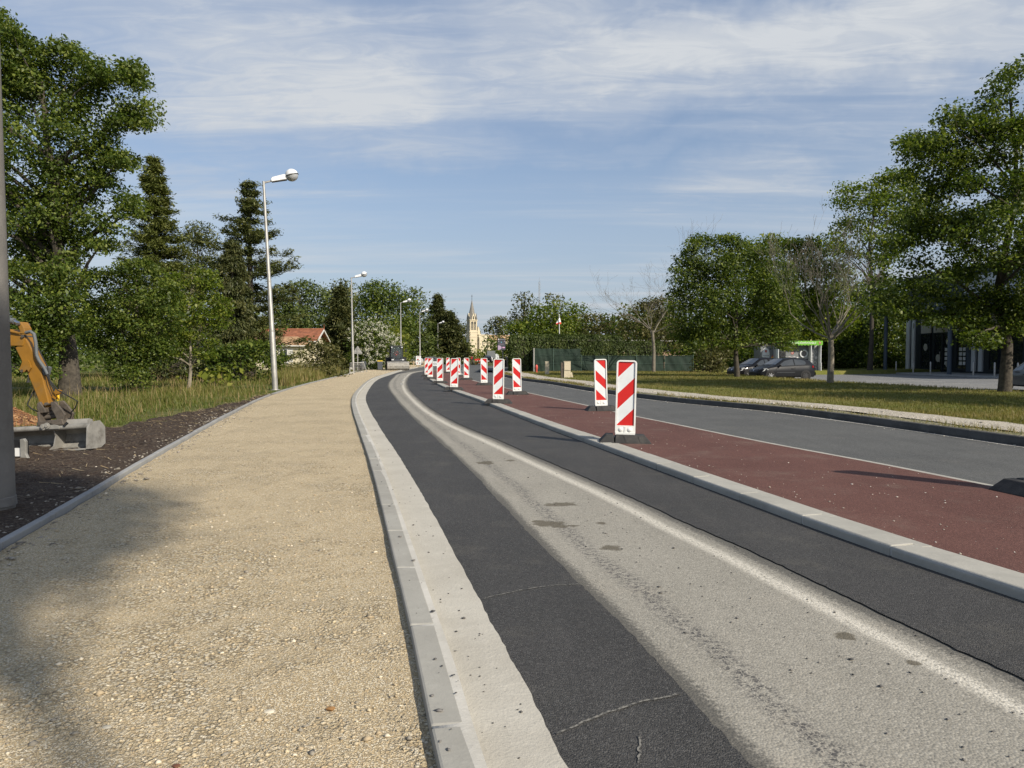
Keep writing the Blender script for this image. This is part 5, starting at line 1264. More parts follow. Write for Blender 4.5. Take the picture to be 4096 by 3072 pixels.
edge = np.minimum(C_path(Yg) - 0.10, np.where(Yg < 27, soil_left(Yg) + 0.05, 1e9))
k = (Xg < edge) & ~((np.abs(Xg - hp.x + 0.8) < 1.5) & (np.abs(Yg - hp.y) < 1.0))
Xg, Yg = Xg[k], Yg[k]; edge = edge[k]
ptch = vnoise(Xg, Yg, 3.0, 61) * 0.6 + vnoise(Xg, Yg, 0.8, 62) * 0.4
dist = edge - Xg
h = (0.10 + 0.13 * np.clip(dist / 2.0, 0, 1)) * (0.8 + 0.6 * ptch) * rng.uniform(0.5, 1.5, len(Xg))
stalk = rng.uniform(0, 1, len(Xg)) < 0.04; h = np.where(stalk, h * 1.9 + 0.12, h)
tint = np.where(stalk, 0.95, 0.25 + 0.32 * ptch + rng.normal(0, 0.15, len(Xg)) - 0.22 * np.clip(1 - dist, 0, 1))
blades('meadow_grass', Xg, Yg, 0.0 * Xg - 0.02, h, np.where(stalk, 0.004, 0.0075) * (0.6 + Yg / 26), 'grass', 102, tint, 0.6)
n = 80000
Yg = 9 + 52 * rng.uniform(0, 1, n) ** 1.4; tt = rng.uniform(0, 1, n)
xa = C_rk.off(1.75)(Yg); xb = np.minimum(lawn_edge(np.minimum(Yg, 59.5)) + 0.05, Yg * 0.76 + 1); Xg = xa + (xb - xa) * tt
k = (xb > xa) & (Xg < np.where(Yg > 60, 15, 99)); Xg, Yg, tt = Xg[k], Yg[k], tt[k]
ptch = vnoise(Xg, Yg, 2.6, 63) * 0.6 + vnoise(Xg, Yg, 0.7, 64) * 0.4
Zg = lawn_z(Xg, Yg, np.clip((Xg - C_rk.off(0.10)(Yg)) / (lawn_edge(Yg) - C_rk.off(0.10)(Yg)), 0, 0.98)) - 0.015
blades('lawn_grass', Xg, Yg, Zg, rng.uniform(0.04, 0.11, len(Xg)) * (1 + 0.4 * ptch), 0.006 * (0.6 + Yg / 22), 'lawn', 103, 0.40 + 0.40 * ptch + rng.normal(0, 0.16, len(Xg)), 0.5)
n = 9000; Yg = rng.uniform(7, 58, n); off_ = np.abs(rng.normal(0.30, 0.16, n)) + 0.14
k = (vnoise(off_ * 3, Yg, 1.1, 65) > -0.1) & (off_ < 0.8); Yg, off_ = Yg[k], off_[k]
e = 0.4; sl_ = (C_rk(Yg + e) - C_rk(Yg - e)) / (2 * e); Xg = C_rk(Yg) + off_ * np.sqrt(1 + sl_ ** 2)
blades('verge_weeds', Xg, Yg, np.full(len(Yg), 0.12), rng.uniform(0.04, 0.14, len(Yg)), 0.006 * (0.6 + Yg / 22), 'lawn', 104, rng.uniform(0.2, 0.9, len(Yg)), 0.6)
n = 260; Yg = rng.uniform(12, 40, n); Yg = Yg[vnoise(Yg, Yg * 0, 2.0, 66) > 0.1]
blades('edge_weeds', C_rl.off(-0.05)(Yg) + rng.normal(0, 0.03, len(Yg)), Yg, np.full(len(Yg), 0.01), rng.uniform(0.03, 0.07, len(Yg)), np.full(len(Yg), 0.006), 'lawn', 105, rng.uniform(0.5, 0.9, len(Yg)), 0.6)
n = 14000; Yg = rng.uniform(34, 62, n); Xg = (rng.uniform(1090, 1360, n) - CX) / FPX * Yg; k = (Xg < C_path(Yg) - 0.6); Xg, Yg = Xg[k], Yg[k]
blades('reeds', Xg, Yg, 0 * Xg, rng.uniform(0.3, 1.05, len(Xg)) * (0.7 + 0.4 * vnoise(Xg, Yg, 2, 67)), np.full(len(Xg), 0.02), 'grass', 106, rng.uniform(0.15, 0.9, len(Xg)), 0.3)

#@@PART2@@
# ------------------------------------------------------------------ text helper
def text(s, size, mat, parent, M, name='lettering', ext=0.004, align='CENTER', xs=1.0):
    c = bpy.data.curves.new('t', 'FONT'); c.body = s; c.size = size; c.extrude = ext; c.align_x = align; c.align_y = 'CENTER'
    o = bpy.data.objects.new('t', c); COL.objects.link(o)
    dg = bpy.context.evaluated_depsgraph_get(); me = bpy.data.meshes.new_from_object(o.evaluated_get(dg))
    bpy.data.objects.remove(o); bpy.data.curves.remove(c)
    me.transform(M @ Matrix.Diagonal((xs, 1, 1, 1))); me.materials.clear(); me.materials.append(mat)
    t = bpy.data.objects.new(name, me); link(t, parent)
    return t
def disc(b, r, d, M, n=20, r0=0.0):
    prof = [(r, 0), (r, d)] if not r0 else [(r0, 0), (r, 0), (r, d), (r0, d)]
    if r0:
        vs, fs = [], []
        for rr, z in prof:
            for k in range(n): vs.append((rr * math.cos(6.28319 * k / n), rr * math.sin(6.28319 * k / n), z))
        for i in range(4):
            for k in range(n):
                fs.append((i * n + k, i * n + (k + 1) % n, ((i + 1) % 4) * n + (k + 1) % n, ((i + 1) % 4) * n + k))
        b.add(vs, fs, M)
    else: b.lathe(prof, n, M)
    return b
FRONT = Matrix.Rotation(R(90), 4, 'X')          # text / disc plane facing -y

# ------------------------------------------------------------------ hedge, fence, low building, flag
def leaf_box(name, x0, x1, y0, y1, z0, z1, kind, n, size, parent, seed, M=None):
    rng = np.random.default_rng(seed); P, Nn = [], []
    fa = [((x1 - x0) * (z1 - z0), 0), ((x1 - x0) * (y1 - y0), 1), ((y1 - y0) * (z1 - z0), 2), ((y1 - y0) * (z1 - z0), 3)]
    tot = sum(a for a, _ in fa)
    for a, f in fa:
        m = int(n * a / tot); u, v = rng.uniform(0, 1, m), rng.uniform(0, 1, m)
        X, Y, Z = x0 + (x1 - x0) * u, y0 + (y1 - y0) * u, z0 + (z1 - z0) * v
        if f == 0: p, q = np.stack([X, np.full(m, y0), Z], 1), (0, -1, 0.15)
        elif f == 1: p, q = np.stack([X, y0 + (y1 - y0) * v, np.full(m, z1)], 1), (0, 0, 1)
        elif f == 2: p, q = np.stack([np.full(m, x0), Y, Z], 1), (-1, 0, 0.15)
        else: p, q = np.stack([np.full(m, x1), Y, Z], 1), (1, 0, 0.15)
        bump_ = (vnoise(p[:, 0] + 9 * p[:, 1], p[:, 2] + p[:, 1], 0.8, seed) * 0.16 + rng.normal(0, 0.07, m))[:, None]
        P.append(p + np.array(q) * bump_); Nn.append(np.tile(q, (m, 1)))
    P, Nn = np.concatenate(P), np.concatenate(Nn); m = len(P)
    V, F = leaf_quads(P, Nn + rng.normal(size=(m, 3)) * 0.5, size * rng.uniform(0.7, 1.6, m), rng, 0.35, rng.normal(size=(m, 3)) * 0.35 + np.array([0, 0, 1]) + Nn * 0.4)
    return np_mesh(name, V, F, LM[kind], parent, attr=np.clip(0.45 + 0.3 * vnoise(P[:, 0] * 2 + P[:, 1], P[:, 2] * 2, 0.7, seed + 1) + rng.normal(0, 0.18, m), 0, 1))
def hedge(label, x0, x1, y0, y1, z1, seed, n=9000, size=0.16, cat='hedge'):
    t = thing('conifer_hedge', label, cat, ((x0 + x1) / 2, y0, 0.0)); o = t.location
    leaf_box('foliage', x0 - o.x, x1 - o.x, 0, y1 - y0, 0.05, z1, 'hedge', n, size, t, seed)
    MB().box(x0 - o.x + 0.3, x1 - o.x - 0.3, 0.32, y1 - y0 - 0.3, 0, z1 - 0.3).build('opaque_core', mBarkD, t)  # solid dark box added inside so the leaf shell looks opaque
    return t
hedge('tall clipped conifer hedge rising behind the green screened fence', 1.6, 9.5, 62.6, 64.6, 3.15, 201, 22000)
hedge('hedge block at the corner of the driveway, left of the fence post', -0.1, 1.5, 62.5, 78, 3.15, 202, 22000, 0.19)
hedge('hedge end behind the dead tree, lower right part', 9.6, 13.0, 62.8, 64.0, 2.7, 203, 5000)

fence = thing('screened_fence', 'green wire fence covered with dark windscreen fabric before the hedge', 'fence', (1.85, 61.5, 0.1))
fx = [0.0, 1.65, 4.0, 6.3, 8.7, 11.1, 13.5]
for i, x in enumerate(fx):
    MB().tube([(x, -0.03, -0.1), (x, -0.03, 2.05 if i < 2 else 1.5)], 0.035 if i else 0.06, 8).build('post', mGalv if i == 0 else mPostG, fence, smooth=True)
for i in range(len(fx) - 1):
    z1 = 2.05 if i < 1 else (2.02 if i == 1 else 1.42)
    xa, xb = fx[i] + 0.05, fx[i + 1] - 0.05
    nx, nz = 16, 12; V = []
    for j in range(nz):
        for k in range(nx):
            u, v = k / (nx - 1), j / (nz - 1)
            V.append((xa + (xb - xa) * u, 0.035 * math.sin(9 * u + 3 * v + i) * math.sin(math.pi * v) + 0.02 * math.sin(23 * u + 7 * v), 0.03 + (z1 - 0.03 - 0.04 * math.sin(math.pi * u)) * v))
    idx = np.arange(nx * nz).reshape(nz, nx); q = idx[:-1, :-1].ravel()
    np_mesh('screen_panel', np.array(V), np.stack([q, q + 1, q + nx + 1, q + nx], 1), mMesh, fence, smooth=True)
    for zz in ((0.75, 1.45) if i < 2 else (0.72, 1.40)):
        MB().tube([(xa - 0.05, -0.045, zz), (xb + 0.05, -0.045, zz)], 0.010, 6).build('rail', mPostG, fence)
MB().box(-0.06, -0.03, 0.0, 15, 0.05, 2.0).build('side_screen', mMesh, fence)

t = thing('low_building', 'low building with white roof edge and pinkish wall behind the fence', 'building', (5.2, 72, 0))
MB().box(0, 13.5, 0, 6, 0, 2.95).build('wall', mSiding, t)
for k in range(14): MB().box(0.02, 13.48, -0.02, 0.0, 0.10 + k * 0.2, 0.285 + k * 0.2).build('siding_board', mSiding, t)
MB().box(-0.5, 14.0, -0.9, 6.5, 2.98, 3.02).build('roof', mDark, t); MB().box(-0.5, 14.0, -0.96, -0.905, 2.93, 3.06).build('roof_edge', mTrim, t)
for x in (7.2, 9.4, 11.6):
    wdo = MB().box(x, x + 1.7, -0.045, -0.022, 1.95, 2.7).build('window', mGlassD, t)
    f = MB()
    for a in (x - 0.05, x + 0.83, x + 1.7): f.box(a, a + 0.05, -0.06, -0.046, 1.9, 2.75)
    f.build('frame', mTrim, wdo)

t = thing('flagpole', 'white flagpole with a hanging red, white and dark flag above the hedge', 'flagpole', (xat(2240, 75), 75, 0))
MB().tube([(0, 0, 0), (-0.1, 0, 5.7)], [0.05, 0.03], 8).build('pole', mLampW, t, smooth=True)
MB().lathe([(0.03, 5.7), (0.055, 5.73), (0.055, 5.78), (0.01, 5.82)], 10, Matrix.Translation((-0.1, 0, 0))).build('finial', mLampW, t)
flg = [(-0.09, 5.60), (0.02, 5.42), (0.08, 5.05), (0.12, 4.80)], [(-0.10, 5.42), (-0.28, 5.15), (-0.42, 4.92), (-0.40, 4.80)]
def flag_band(a0, a1, mat, nm):
    vs = []
    for s in (a0, a1):
        for k, w_ in ((0, 0.0), (1, 0.35), (2, 0.65), (3, 1.0)):
            i = min(2, int(s * 3)); f = s * 3 - i
            A = [flg[0][i][c] * (1 - f) + flg[0][i + 1][c] * f for c in (0, 1)]; B = [flg[1][i][c] * (1 - f) + flg[1][i + 1][c] * f for c in (0, 1)]
            vs.append((A[0] * (1 - w_) + B[0] * w_, 0.07 * math.sin(w_ * 7 + s * 3), A[1] * (1 - w_) + B[1] * w_ + 0.03 * math.sin(w_ * 5)))
    vs += [(x, y + 0.012, z) for x, y, z in vs]
    fs = [(i, i + 1, i + 5, i + 4) for i in range(3)] + [(i + 8, i + 12, i + 13, i + 9) for i in range(3)]
    MB().add(vs, fs).build(nm, mat, t)
flag_band(0.0, 0.22, mFlagB, 'blue_band'); flag_band(0.22, 0.74, mFlagW, 'white_band'); flag_band(0.74, 1.0, mFlagR, 'red_band')

# hydrant, concrete boxes
p = gp(2146, 1492, 0.13)
t = thing('fire_hydrant', 'red fire hydrant in front of the green fence', 'hydrant', p)
MB().lathe([(0.11, 0), (0.11, 0.04), (0.07, 0.06), (0.075, 0.30), (0.10, 0.34), (0.105, 0.50), (0.095, 0.58), (0.06, 0.63), (0.05, 0.66)], 14).build('body', mHyd, t, smooth=True)
for a in (-0.12,): disc(MB(), 0.055, 0.06, Matrix.Translation((a, -0.04, 0.40)) @ Matrix.Rotation(R(-70), 4, 'Y'), 12).build('outlet_cap', mBlack, t)
disc(MB(), 0.045, 0.08, Matrix.Translation((0, -0.17, 0.42)) @ FRONT, 12).build('outlet_cap', mHyd, t)
for (u, v, w_, d_, h_, lab, dbl) in ((2188, 1499, 0.27, 0.22, 0.92, 'narrow pale concrete service box on the grass', 0), (2268, 1512, 0.40, 0.25, 0.98, 'wider pale double service box on the grass, leaning slab beside it', 1)):
    p = gp(u, v, 0.14); t = thing('service_box', lab, 'utility box', p, R(4))
    MB().box(-w_ / 2, w_ / 2, -d_ / 2, d_ / 2, -0.05, h_).build('cabinet', mBox, t, bevel=0.012)
    MB().box(-w_ / 2 + 0.03, w_ / 2 - 0.03, -d_ / 2 - 0.012, -d_ / 2 - 0.001, 0.48, h_ - 0.05).build('door', mBox, t, bevel=0.004)
    MB().box(-w_ / 2 - 0.012, w_ / 2 + 0.012, -d_ / 2 - 0.018, d_ / 2 + 0.012, h_ + 0.001, h_ + 0.03).build('lid', mBox, t, bevel=0.006)
    if dbl:
        MB().box(-w_ / 2 - 0.16, -w_ / 2 - 0.012, -0.05, 0.14, -0.05, h_ - 0.04).build('side_cabinet', mSteelD, t)
        MB().tube([(-w_ / 2, -d_ / 2 - 0.006, 0.45), (w_ / 2, -d_ / 2 - 0.006, 0.45)], 0.008, 6).build('strap', mBlack, t)
        MB().hexa([(0.24, -0.06, -0.02), (0.38, -0.06, -0.02), (0.38, -0.01, -0.02), (0.24, -0.01, -0.02)], [(0.205, -0.06, 0.32), (0.29, -0.06, 0.36), (0.29, -0.01, 0.36), (0.205, -0.01, 0.32)]).build('leaning_slab', mBox, t)

# ------------------------------------------------------------------ cars
def paint(name, col):
    m = plain(name, col, 0.45, metal=0.0, var=0.06, scale=2.0, spec=0.12, coat=0.30)
    return m
mCarA = paint('anthracite_paint', (0.009, 0.010, 0.012)); mCarB = paint('black_paint', (0.004, 0.004, 0.005)); mCarC = paint('silver_grey_paint', (0.07, 0.075, 0.078)); mCarW = paint('white_paint', (0.6, 0.6, 0.6)); mCarS = paint('light_silver_paint', (0.35, 0.36, 0.37))
mHead = glassy('headlight', (0.55, 0.57, 0.58), 0.08); mTail = glassy('tail_light', (0.35, 0.012, 0.012), 0.15)
mRimA = plain('alloy', (0.50, 0.50, 0.50), 0.3, metal=0.8, var=0.05); mRimB = plain('steel_rim', (0.035, 0.035, 0.037), 0.5)
def make_car(name, label, paintm, loc, rz, L=4.0, H=1.47, W=0.86, plate=None, three_door=True, group=None, rims=(mRimA, mRimB)):
    t = thing(name, label, 'car', loc, rz, group)
    k = L / 4.0; kh = H / 1.47
    rx = np.array([-2.03, -1.99, -1.90, -1.62, -1.2, -0.45, 0.15, 0.92, 1.30, 1.82, 1.97, 2.03]) * k
    rz_ = np.array([0.66, 0.93, 1.04, 1.30, 1.42, 1.47, 1.41, 0.97, 0.885, 0.74, 0.64, 0.52]) * kh
    bxx = np.array([-2.03, -1.97, -1.7, -0.9, 0.6, 0.95, 1.35, 1.85, 1.98, 2.03]) * k
    bzz = np.array([0.62, 0.88, 0.97, 0.95, 0.89, 0.87, 0.81, 0.68, 0.60, 0.50]) * kh
    wx = np.array([-2.03, -1.92, -1.5, 0.9, 1.55, 1.88, 2.03]) * k; ww = np.array([0.62, 0.76, 0.85, 0.86, 0.83, 0.70, 0.48]) * W / 0.86
    zr = lambda x: np.interp(x, rx, rz_); zb = lambda x: np.minimum(np.interp(x, bxx, bzz), zr(x) - 0.02); wd = lambda x: np.interp(x, wx, ww)
    wr = lambda x: wd(x) * (0.95 - 0.30 * np.clip((zr(x) - zb(x)) / (0.5 * kh), 0, 1))
    xs = np.unique(np.concatenate([np.linspace(-2.03 * k, 2.03 * k, 41), rx]))
    ring = []
    for x in xs:
        w_, B, T, q = wd(x), zb(x), zr(x), wr(x); zl = np.interp(x / k, [-2.03, -1.9, 1.85, 2.03], [0.34, 0.22, 0.20, 0.30])
        mid = 0.5 * (zl + B)
        half = [(w_ * 0.86, zl), (w_ * 0.985, zl + 0.08), (w_, mid), (w_ * 0.975, B - 0.03), (w_ * 0.945, B), (q + 0.02 * (T > B + 0.2), T - 0.05), (q * 0.93, T - 0.012), (q * 0.5, T + 0.006)]
        ring.append([(x, -a, z) for a, z in half] + [(x, 0, T + 0.012)] + [(x, a, z) for a, z in reversed(half)])
    n = len(ring[0]); b = MB(); b.v = [p for r in ring for p in r]
    b.f = [(i * n + j, i * n + j + 1, (i + 1) * n + j + 1, (i + 1) * n + j) for i in range(len(ring) - 1) for j in range(n - 1)]
    b.f += [(i * n + n - 1, i * n, (i + 1) * n, (i + 1) * n + n - 1) for i in range(len(ring) - 1)] + [tuple(range(n)), tuple(reversed(range((len(ring) - 1) * n, len(ring) * n)))]
    body = b.build('body', paintm, t, smooth=True)
    def side(x, f, s, e=0.008):
        y0_, y1_ = wd(x) * 0.945, wr(x) + 0.02
        z0_, z1_ = zb(x), zr(x) - 0.05
        return (x, s * (y0_ + (y1_ - y0_) * f + e), z0_ + (z1_ - z0_) * f)
    wins = [[(0.78, .16), (0.22, .80), (-0.22, .88), (-0.40, .88), (-0.40, .10), (0.1, .10)], [(-0.48, .10), (-0.48, .88), (-0.95, .86), (-1.20, .74), (-1.30, .40), (-1.18, .12)]]
    if not three_door: wins = [[(0.80, .16), (0.20, .82), (-0.05, .88), (-0.05, .10)], [(-0.11, .10), (-0.11, .88), (-0.90, .88), (-0.90, .10)], [(-0.96, .12), (-0.96, .86), (-1.25, .70), (-1.42, .25)]]
    for s in (-1, 1):
        for wn in wins:
            pts = [side(x * k, f, s) for x, f in wn]
            fc = tuple(range(len(pts)))
            MB().add(pts, [fc if s > 0 else fc[::-1]]).build('side_window', mCarGlass, t)
        for xa in (0.02, -0.44) if three_door else (-0.08,):       # door seams and sill strip
            pts = [(xa * k + dx, s * (wd(xa * k) + 0.003), z) for dx, z in ((0, 0.32), (0.012, 0.32), (0.012, 0.84), (0, 0.84))]
        MB().box(-0.42 * k, 0.85 * k, *sorted((s * (wd(0) - 0.01), s * (wd(0) + 0.012))), 0.50, 0.535).build('rub_strip', mDark if three_door else paintm, t)
        for xa in (0.90, -0.44):
            MB().box(xa * k, xa * k + 0.012, *sorted((s * (wd(xa * k) - 0.02), s * (wd(xa * k) + 0.003))), 0.30, 0.84).build('door_seam', mBlack, t)
        MB().box(-0.36 * k, -0.18 * k, *sorted((s * (wd(0) - 0.02), s * (wd(0) + 0.03))), 0.74, 0.775).build('door_handle', paintm, t, bevel=0.01)
        MB().hexa([(0.62 * k, s * 0.84, 0.88), (0.74 * k, s * 0.84, 0.88), (0.72 * k, s * 1.02, 0.90), (0.64 * k, s * 1.02, 0.90)], [(0.62 * k, s * 0.84, 1.00), (0.72 * k, s * 0.84, 1.00), (0.71 * k, s * 1.02, 1.03), (0.64 * k, s * 1.02, 1.03)]).build('mirror', mBlack, t, bevel=0.02)
        hl = [(1.42 * k, s * (wd(1.42 * k) * 0.985 + 0.012), 0.70), (1.80 * k, s * (wd(1.80 * k) + 0.006), 0.58), (1.94 * k, s * 0.52, 0.62), (1.86 * k, s * 0.50, 0.72), (1.56 * k, s * (wd(1.5 * k) * 0.955), 0.80)]
        fc = tuple(range(5)); MB().add(hl, [fc if s > 0 else fc[::-1]]).build('headlight', mHead, t)
        tl = [(-1.99 * k, s * 0.70, 0.80), (-2.00 * k, s * 0.56, 0.80), (-1.96 * k, s * 0.58, 0.97), (-1.72 * k, s * (wd(-1.72 * k) + 0.004), 0.96), (-1.70 * k, s * (wd(-1.7 * k) + 0.010), 0.84)]
        MB().add(tl, [fc[::-1] if s > 0 else fc]).build('tail_light', mTail, t)
        for xi, xw in enumerate((1.27 * k, -1.22 * k)):
            yo = s * (wd(xw) - 0.005)
            Mw = Matrix.Translation((xw, yo, 0.30)) @ Matrix.Rotation(R(-90 * s), 4, 'X')
            disc(MB(), 0.365, 0.02, Matrix.Translation((xw, yo - s * 0.012, 0.305)) @ Matrix.Rotation(R(-90 * s), 4, 'X'), 24).build('wheel_arch', mBlack, t)
            wt = MB().lathe([(0.20, -0.16), (0.285, -0.16), (0.305, -0.12), (0.305, 0.015), (0.285, 0.035), (0.215, 0.035), (0.205, 0.02)], 24, Mw).build('wheel', mTyre, t, smooth=True)
            rb = MB(); disc(rb, 0.205, 0.012, Mw, 20, 0.175)
            disc(rb, 0.05, 0.03, Mw, 12)
            for a in range(7):
                rb.box(0.03, 0.19, -0.022, 0.022, 0.0, 0.022, Mw @ Matrix.Rotation(2 * math.pi * a / 7, 4, 'Z'))
            rb.build('rim', rims[xi], wt)
    def top_patch(xa, xb, fy, nm, mt):
        X = np.linspace(xa * k, xb * k, 6); vs = []
        for x in X:
            q = float(wr(x)) * fy; T = float(zr(x))
            vs += [(x, -q, T - 0.004 + 0.012), (x, -q * 0.5, T + 0.018), (x, 0, T + 0.024), (x, q * 0.5, T + 0.018), (x, q, T + 0.008)]
        MB().add(vs, [(i * 5 + j, i * 5 + j + 1, i * 5 + j + 6, i * 5 + j + 5) for i in range(5) for j in range(4)]).build(nm, mt, t, smooth=True)
    top_patch(0.86, 0.22, 0.90, 'windscreen', mCarGlass); top_patch(-1.84, -1.34, 0.86, 'rear_window', mCarGlass)
    MB().box(2.012 * k, 2.04 * k, -0.42, 0.42, 0.30, 0.44).build('grille', mBlack, t); MB().box(-2.05 * k, -2.02 * k, -0.70, 0.70, 0.30, 0.52).build('bumper', paintm, t, bevel=0.02)
    pm = MB().box(-2.062 * k, -2.052 * k, -0.26, 0.26, 0.66 if plate else 0.42, 0.77 if plate else 0.53).build('number_plate', mTextW, t)
    if plate: text(plate, 0.11, mTextB, pm, Matrix.Translation((-2.065 * k, 0.02, 0.715)) @ Matrix.Rotation(R(-90), 4, 'Z') @ FRONT, 'plate_lettering', 0.002)
    MB().lathe([(0.012, 0), (0.012, 0.03), (0.004, 0.32)], 6, Matrix.Translation((-0.1 * k, 0, zr(-0.1 * k))) @ Matrix.Rotation(R(-30), 4, 'Y')).build('aerial', mBlack, t)
    disc(MB(), 0.05, 0.01, Matrix.Translation((1.965 * k, 0, 0.66)) @ Matrix.Rotation(R(65), 4, 'Y'), 12).build('badge', mChrome, t)
    return t
make_car('hatchback', 'dark grey three door hatchback parked in front of the laundry kiosk', mCarA, (17.45, 47.0, -0.10), R(193), 4.03, 1.47)
make_car('hatchback', 'black car behind the dark grey hatchback, partly hidden by the tree trunk', mCarB, (16.75, 49.6, -0.10), R(198), 4.06, 1.47, three_door=False)
make_car('hatchback', 'grey car seen from behind, cut off by the right border', mCarC, (22.95, 31.4, -0.10), R(78), 4.0, 1.44, 0.84, plate='EW-99', three_door=False)

# ------------------------------------------------------------------ laundry kiosk
kx0, kx1, KY = xat(3112, 64), xat(3285, 64), 64.0
kz = -0.10; KW = kx1 - kx0
t = thing('laundry_kiosk', 'grey self service laundry kiosk with bright green awning and big washer doors', 'kiosk', (kx0, KY, kz))
KH = 2.70
MB().box(0, KW, 0.55, 2.2, 0, KH).build('cabinet', mGrey, t)
for x in (0.0, KW - 0.06, KW - 0.92): MB().box(x, x + 0.06, -0.02, 0.55, 0, KH - 0.12).build('post', mStripe, t)
MB().box(KW - 0.86, KW - 0.06, 0.44, 0.50, 0, KH - 0.3).build('side_panel', mGreyD, t)
for k, (x, z, r) in enumerate([(0.25, 2.1, 0.10), (0.52, 1.95, 0.13), (0.30, 1.65, 0.17), (0.58, 1.45, 0.12), (0.25, 1.2, 0.11), (0.50, 0.95, 0.16), (0.25, 0.7, 0.13), (0.55, 0.45, 0.15), (0.25, 0.3, 0.1)]):
    disc(MB(), r, 0.008, Matrix.Translation((KW - 0.86 + x, 0.439, z)) @ FRONT, 20, r * 0.72 if k % 3 else 0).build('bubble_print', mGrey, t)
for x in (1.0, 2.0): MB().box(x, x + 0.012, 0.540, 0.549, 0.1, KH - 0.2).build('panel_joint', mGreyD, t)
# dark band with a scalloped lower edge across the machine fronts
sc_pts = [(0.06, KH - 0.2), (0.06, 1.62)]
for i in range(1, 43): sc_pts.append((0.06 + (KW - 0.98) * i / 42, 1.62 - 0.08 * abs(math.sin(i * math.pi / 6))))
sc_pts += [(KW - 0.92, KH - 0.2)]
MB().prism(sc_pts, 0.530, 0.539, 'y').build('scalloped_band', mGreyD, t)
b = MB(); b.box(0.32, 0.86, 0.44, 0.529, 1.40, 1.98); mdo = b.build('machine_hatch', mBlack, t, bevel=0.05)
disc(MB(), 0.20, 0.02, Matrix.Translation((0.56, 0.44, 1.68)) @ FRONT, 20, 0.16).build('hatch_ring', mDark, mdo)
for (x, z, r) in ((2.46, 1.80, 0.36), (2.46, 0.72, 0.36)):
    d = disc(MB(), r, 0.10, Matrix.Translation((x, 0.529, z)) @ FRONT, 28, r * 0.70).build('washer_door', mStripe, t, smooth=True)
    disc(MB(), r * 0.72, 0.03, Matrix.Translation((x, 0.52, z)) @ FRONT, 24).build('glass', mGlassD, d)
    disc(MB(), r * 1.16, 0.012, Matrix.Translation((x, 0.528, z)) @ FRONT, 28, r * 1.08).build('ring', mGreyD, d)
for (x0_, x1_, z0_) in ((1.40, 1.78, 1.36), (2.18, 2.42, 1.24), (2.62, 2.84, 1.24), (0.62, 0.92, 2.05)):
    MB().prism([(x0_, z0_), (x1_, z0_ + 0.02), (x1_ + 0.04, z0_ + 0.11), (x0_ + 0.06, z0_ + 0.10)], 0.505, 0.529, 'y').build('control_panel', mBlack, t)
bd = disc(MB(), 0.13, 0.012, Matrix.Translation((1.46, 0.527, 1.86)) @ FRONT, 20).build('badge', mLogoR, t)
text('20°', 0.15, mTextW, bd, Matrix.Translation((1.46, 0.510, 1.86)) @ FRONT)
for (x, z, r, m_) in ((1.22, 2.3, 0.06, mLogoR), (1.72, 2.28, 0.05, mBlack), (1.20, 1.42, 0.08, mSiding), (1.92, 1.42, 0.06, mTextW), (2.44, 1.18, 0.07, mLogoR), (0.72, 1.18, 0.05, mLogoR)):
    disc(MB(), r, 0.01, Matrix.Translation((x, 0.527, z)) @ FRONT, 14).build('sticker', m_, t)
aw = MB(); pts = [(-0.08, KH + 0.22), (-0.08, KH - 0.10)]
for i in range(0, 85): pts.append((-0.08 + (KW + 0.16) * i / 84, KH - 0.10 - 0.09 * abs(math.sin(i * math.pi / 6))))
pts += [(KW + 0.08, KH + 0.22)]
aw.prism(pts, -0.10, -0.06, 'y'); ao = aw.build('awning_fascia', mGreenA, t)
MB().hexa([(-0.08, -0.055, KH + 0.16), (KW + 0.08, -0.055, KH + 0.16), (KW + 0.08, 2.2, KH + 0.06), (-0.08, 2.2, KH + 0.06)], [(-0.08, -0.055, KH + 0.20), (KW + 0.08, -0.055, KH + 0.20), (KW + 0.08, 2.2, KH + 0.10), (-0.08, 2.2, KH + 0.10)]).build('awning_roof', mGreenA, t)
text('LAVERIE ECO-RESPONSABLE', 0.20, mTextW, ao, Matrix.Translation((KW / 2, -0.103, KH + 0.03)) @ FRONT, xs=1.10)
for x in (0.10, KW - 0.18):
    k_ = disc(MB(), 0.10, 0.012, Matrix.Translation((x, -0.10, KH + 0.04)) @ FRONT, 18).build('round_sign', mLogoR, ao)
    text('WIP' if x < 1 else '', 0.07, mTextW, k_, Matrix.Translation((x, -0.116, KH + 0.04)) @ FRONT) if False else MB().box(x - 0.06, x + 0.06, -0.122, -0.113, KH + 0.02, KH + 0.06).build('sign_bar', mTextW, k_)
for k in range(12): MB().box(0.1 + k * KW / 12, 0.115 + k * KW / 12, -0.108, -0.101, KH + 0.12, KH + 0.215).build('awning_line', mTextW, ao)
sx0 = xat(3042, 65.2) - kx0
s = MB().box(sx0, -0.02, 1.2, 3.0, 0, KH - 0.05).build('annex', mGreyD, t)
MB().box(sx0 - 0.02, -0.02, 1.15, 3.02, KH - 0.045, KH + 0.12).build('annex_roof', mGreenA, t)
ov = MB(); ov.add([(sx0 + 0.48 + 0.34 * math.cos(a_), 1.192, 1.70 + 0.62 * math.sin(a_)) for a_ in np.linspace(0, 6.2832, 33)[:-1]], [tuple(range(32))])
oo = ov.build('oval_logo', mStripe, s)
MB().prism([(sx0 + 0.40, 2.12), (sx0 + 0.40, 1.98), (sx0 + 0.48, 1.88), (sx0 + 0.57, 1.98), (sx0 + 0.57, 2.12)], 1.180, 1.188, 'y').build('crest', mLogoR, oo)
text('KIOSQUE', 0.125, mTextB, oo, Matrix.Translation((sx0 + 0.48, 1.186, 1.62)) @ FRONT)
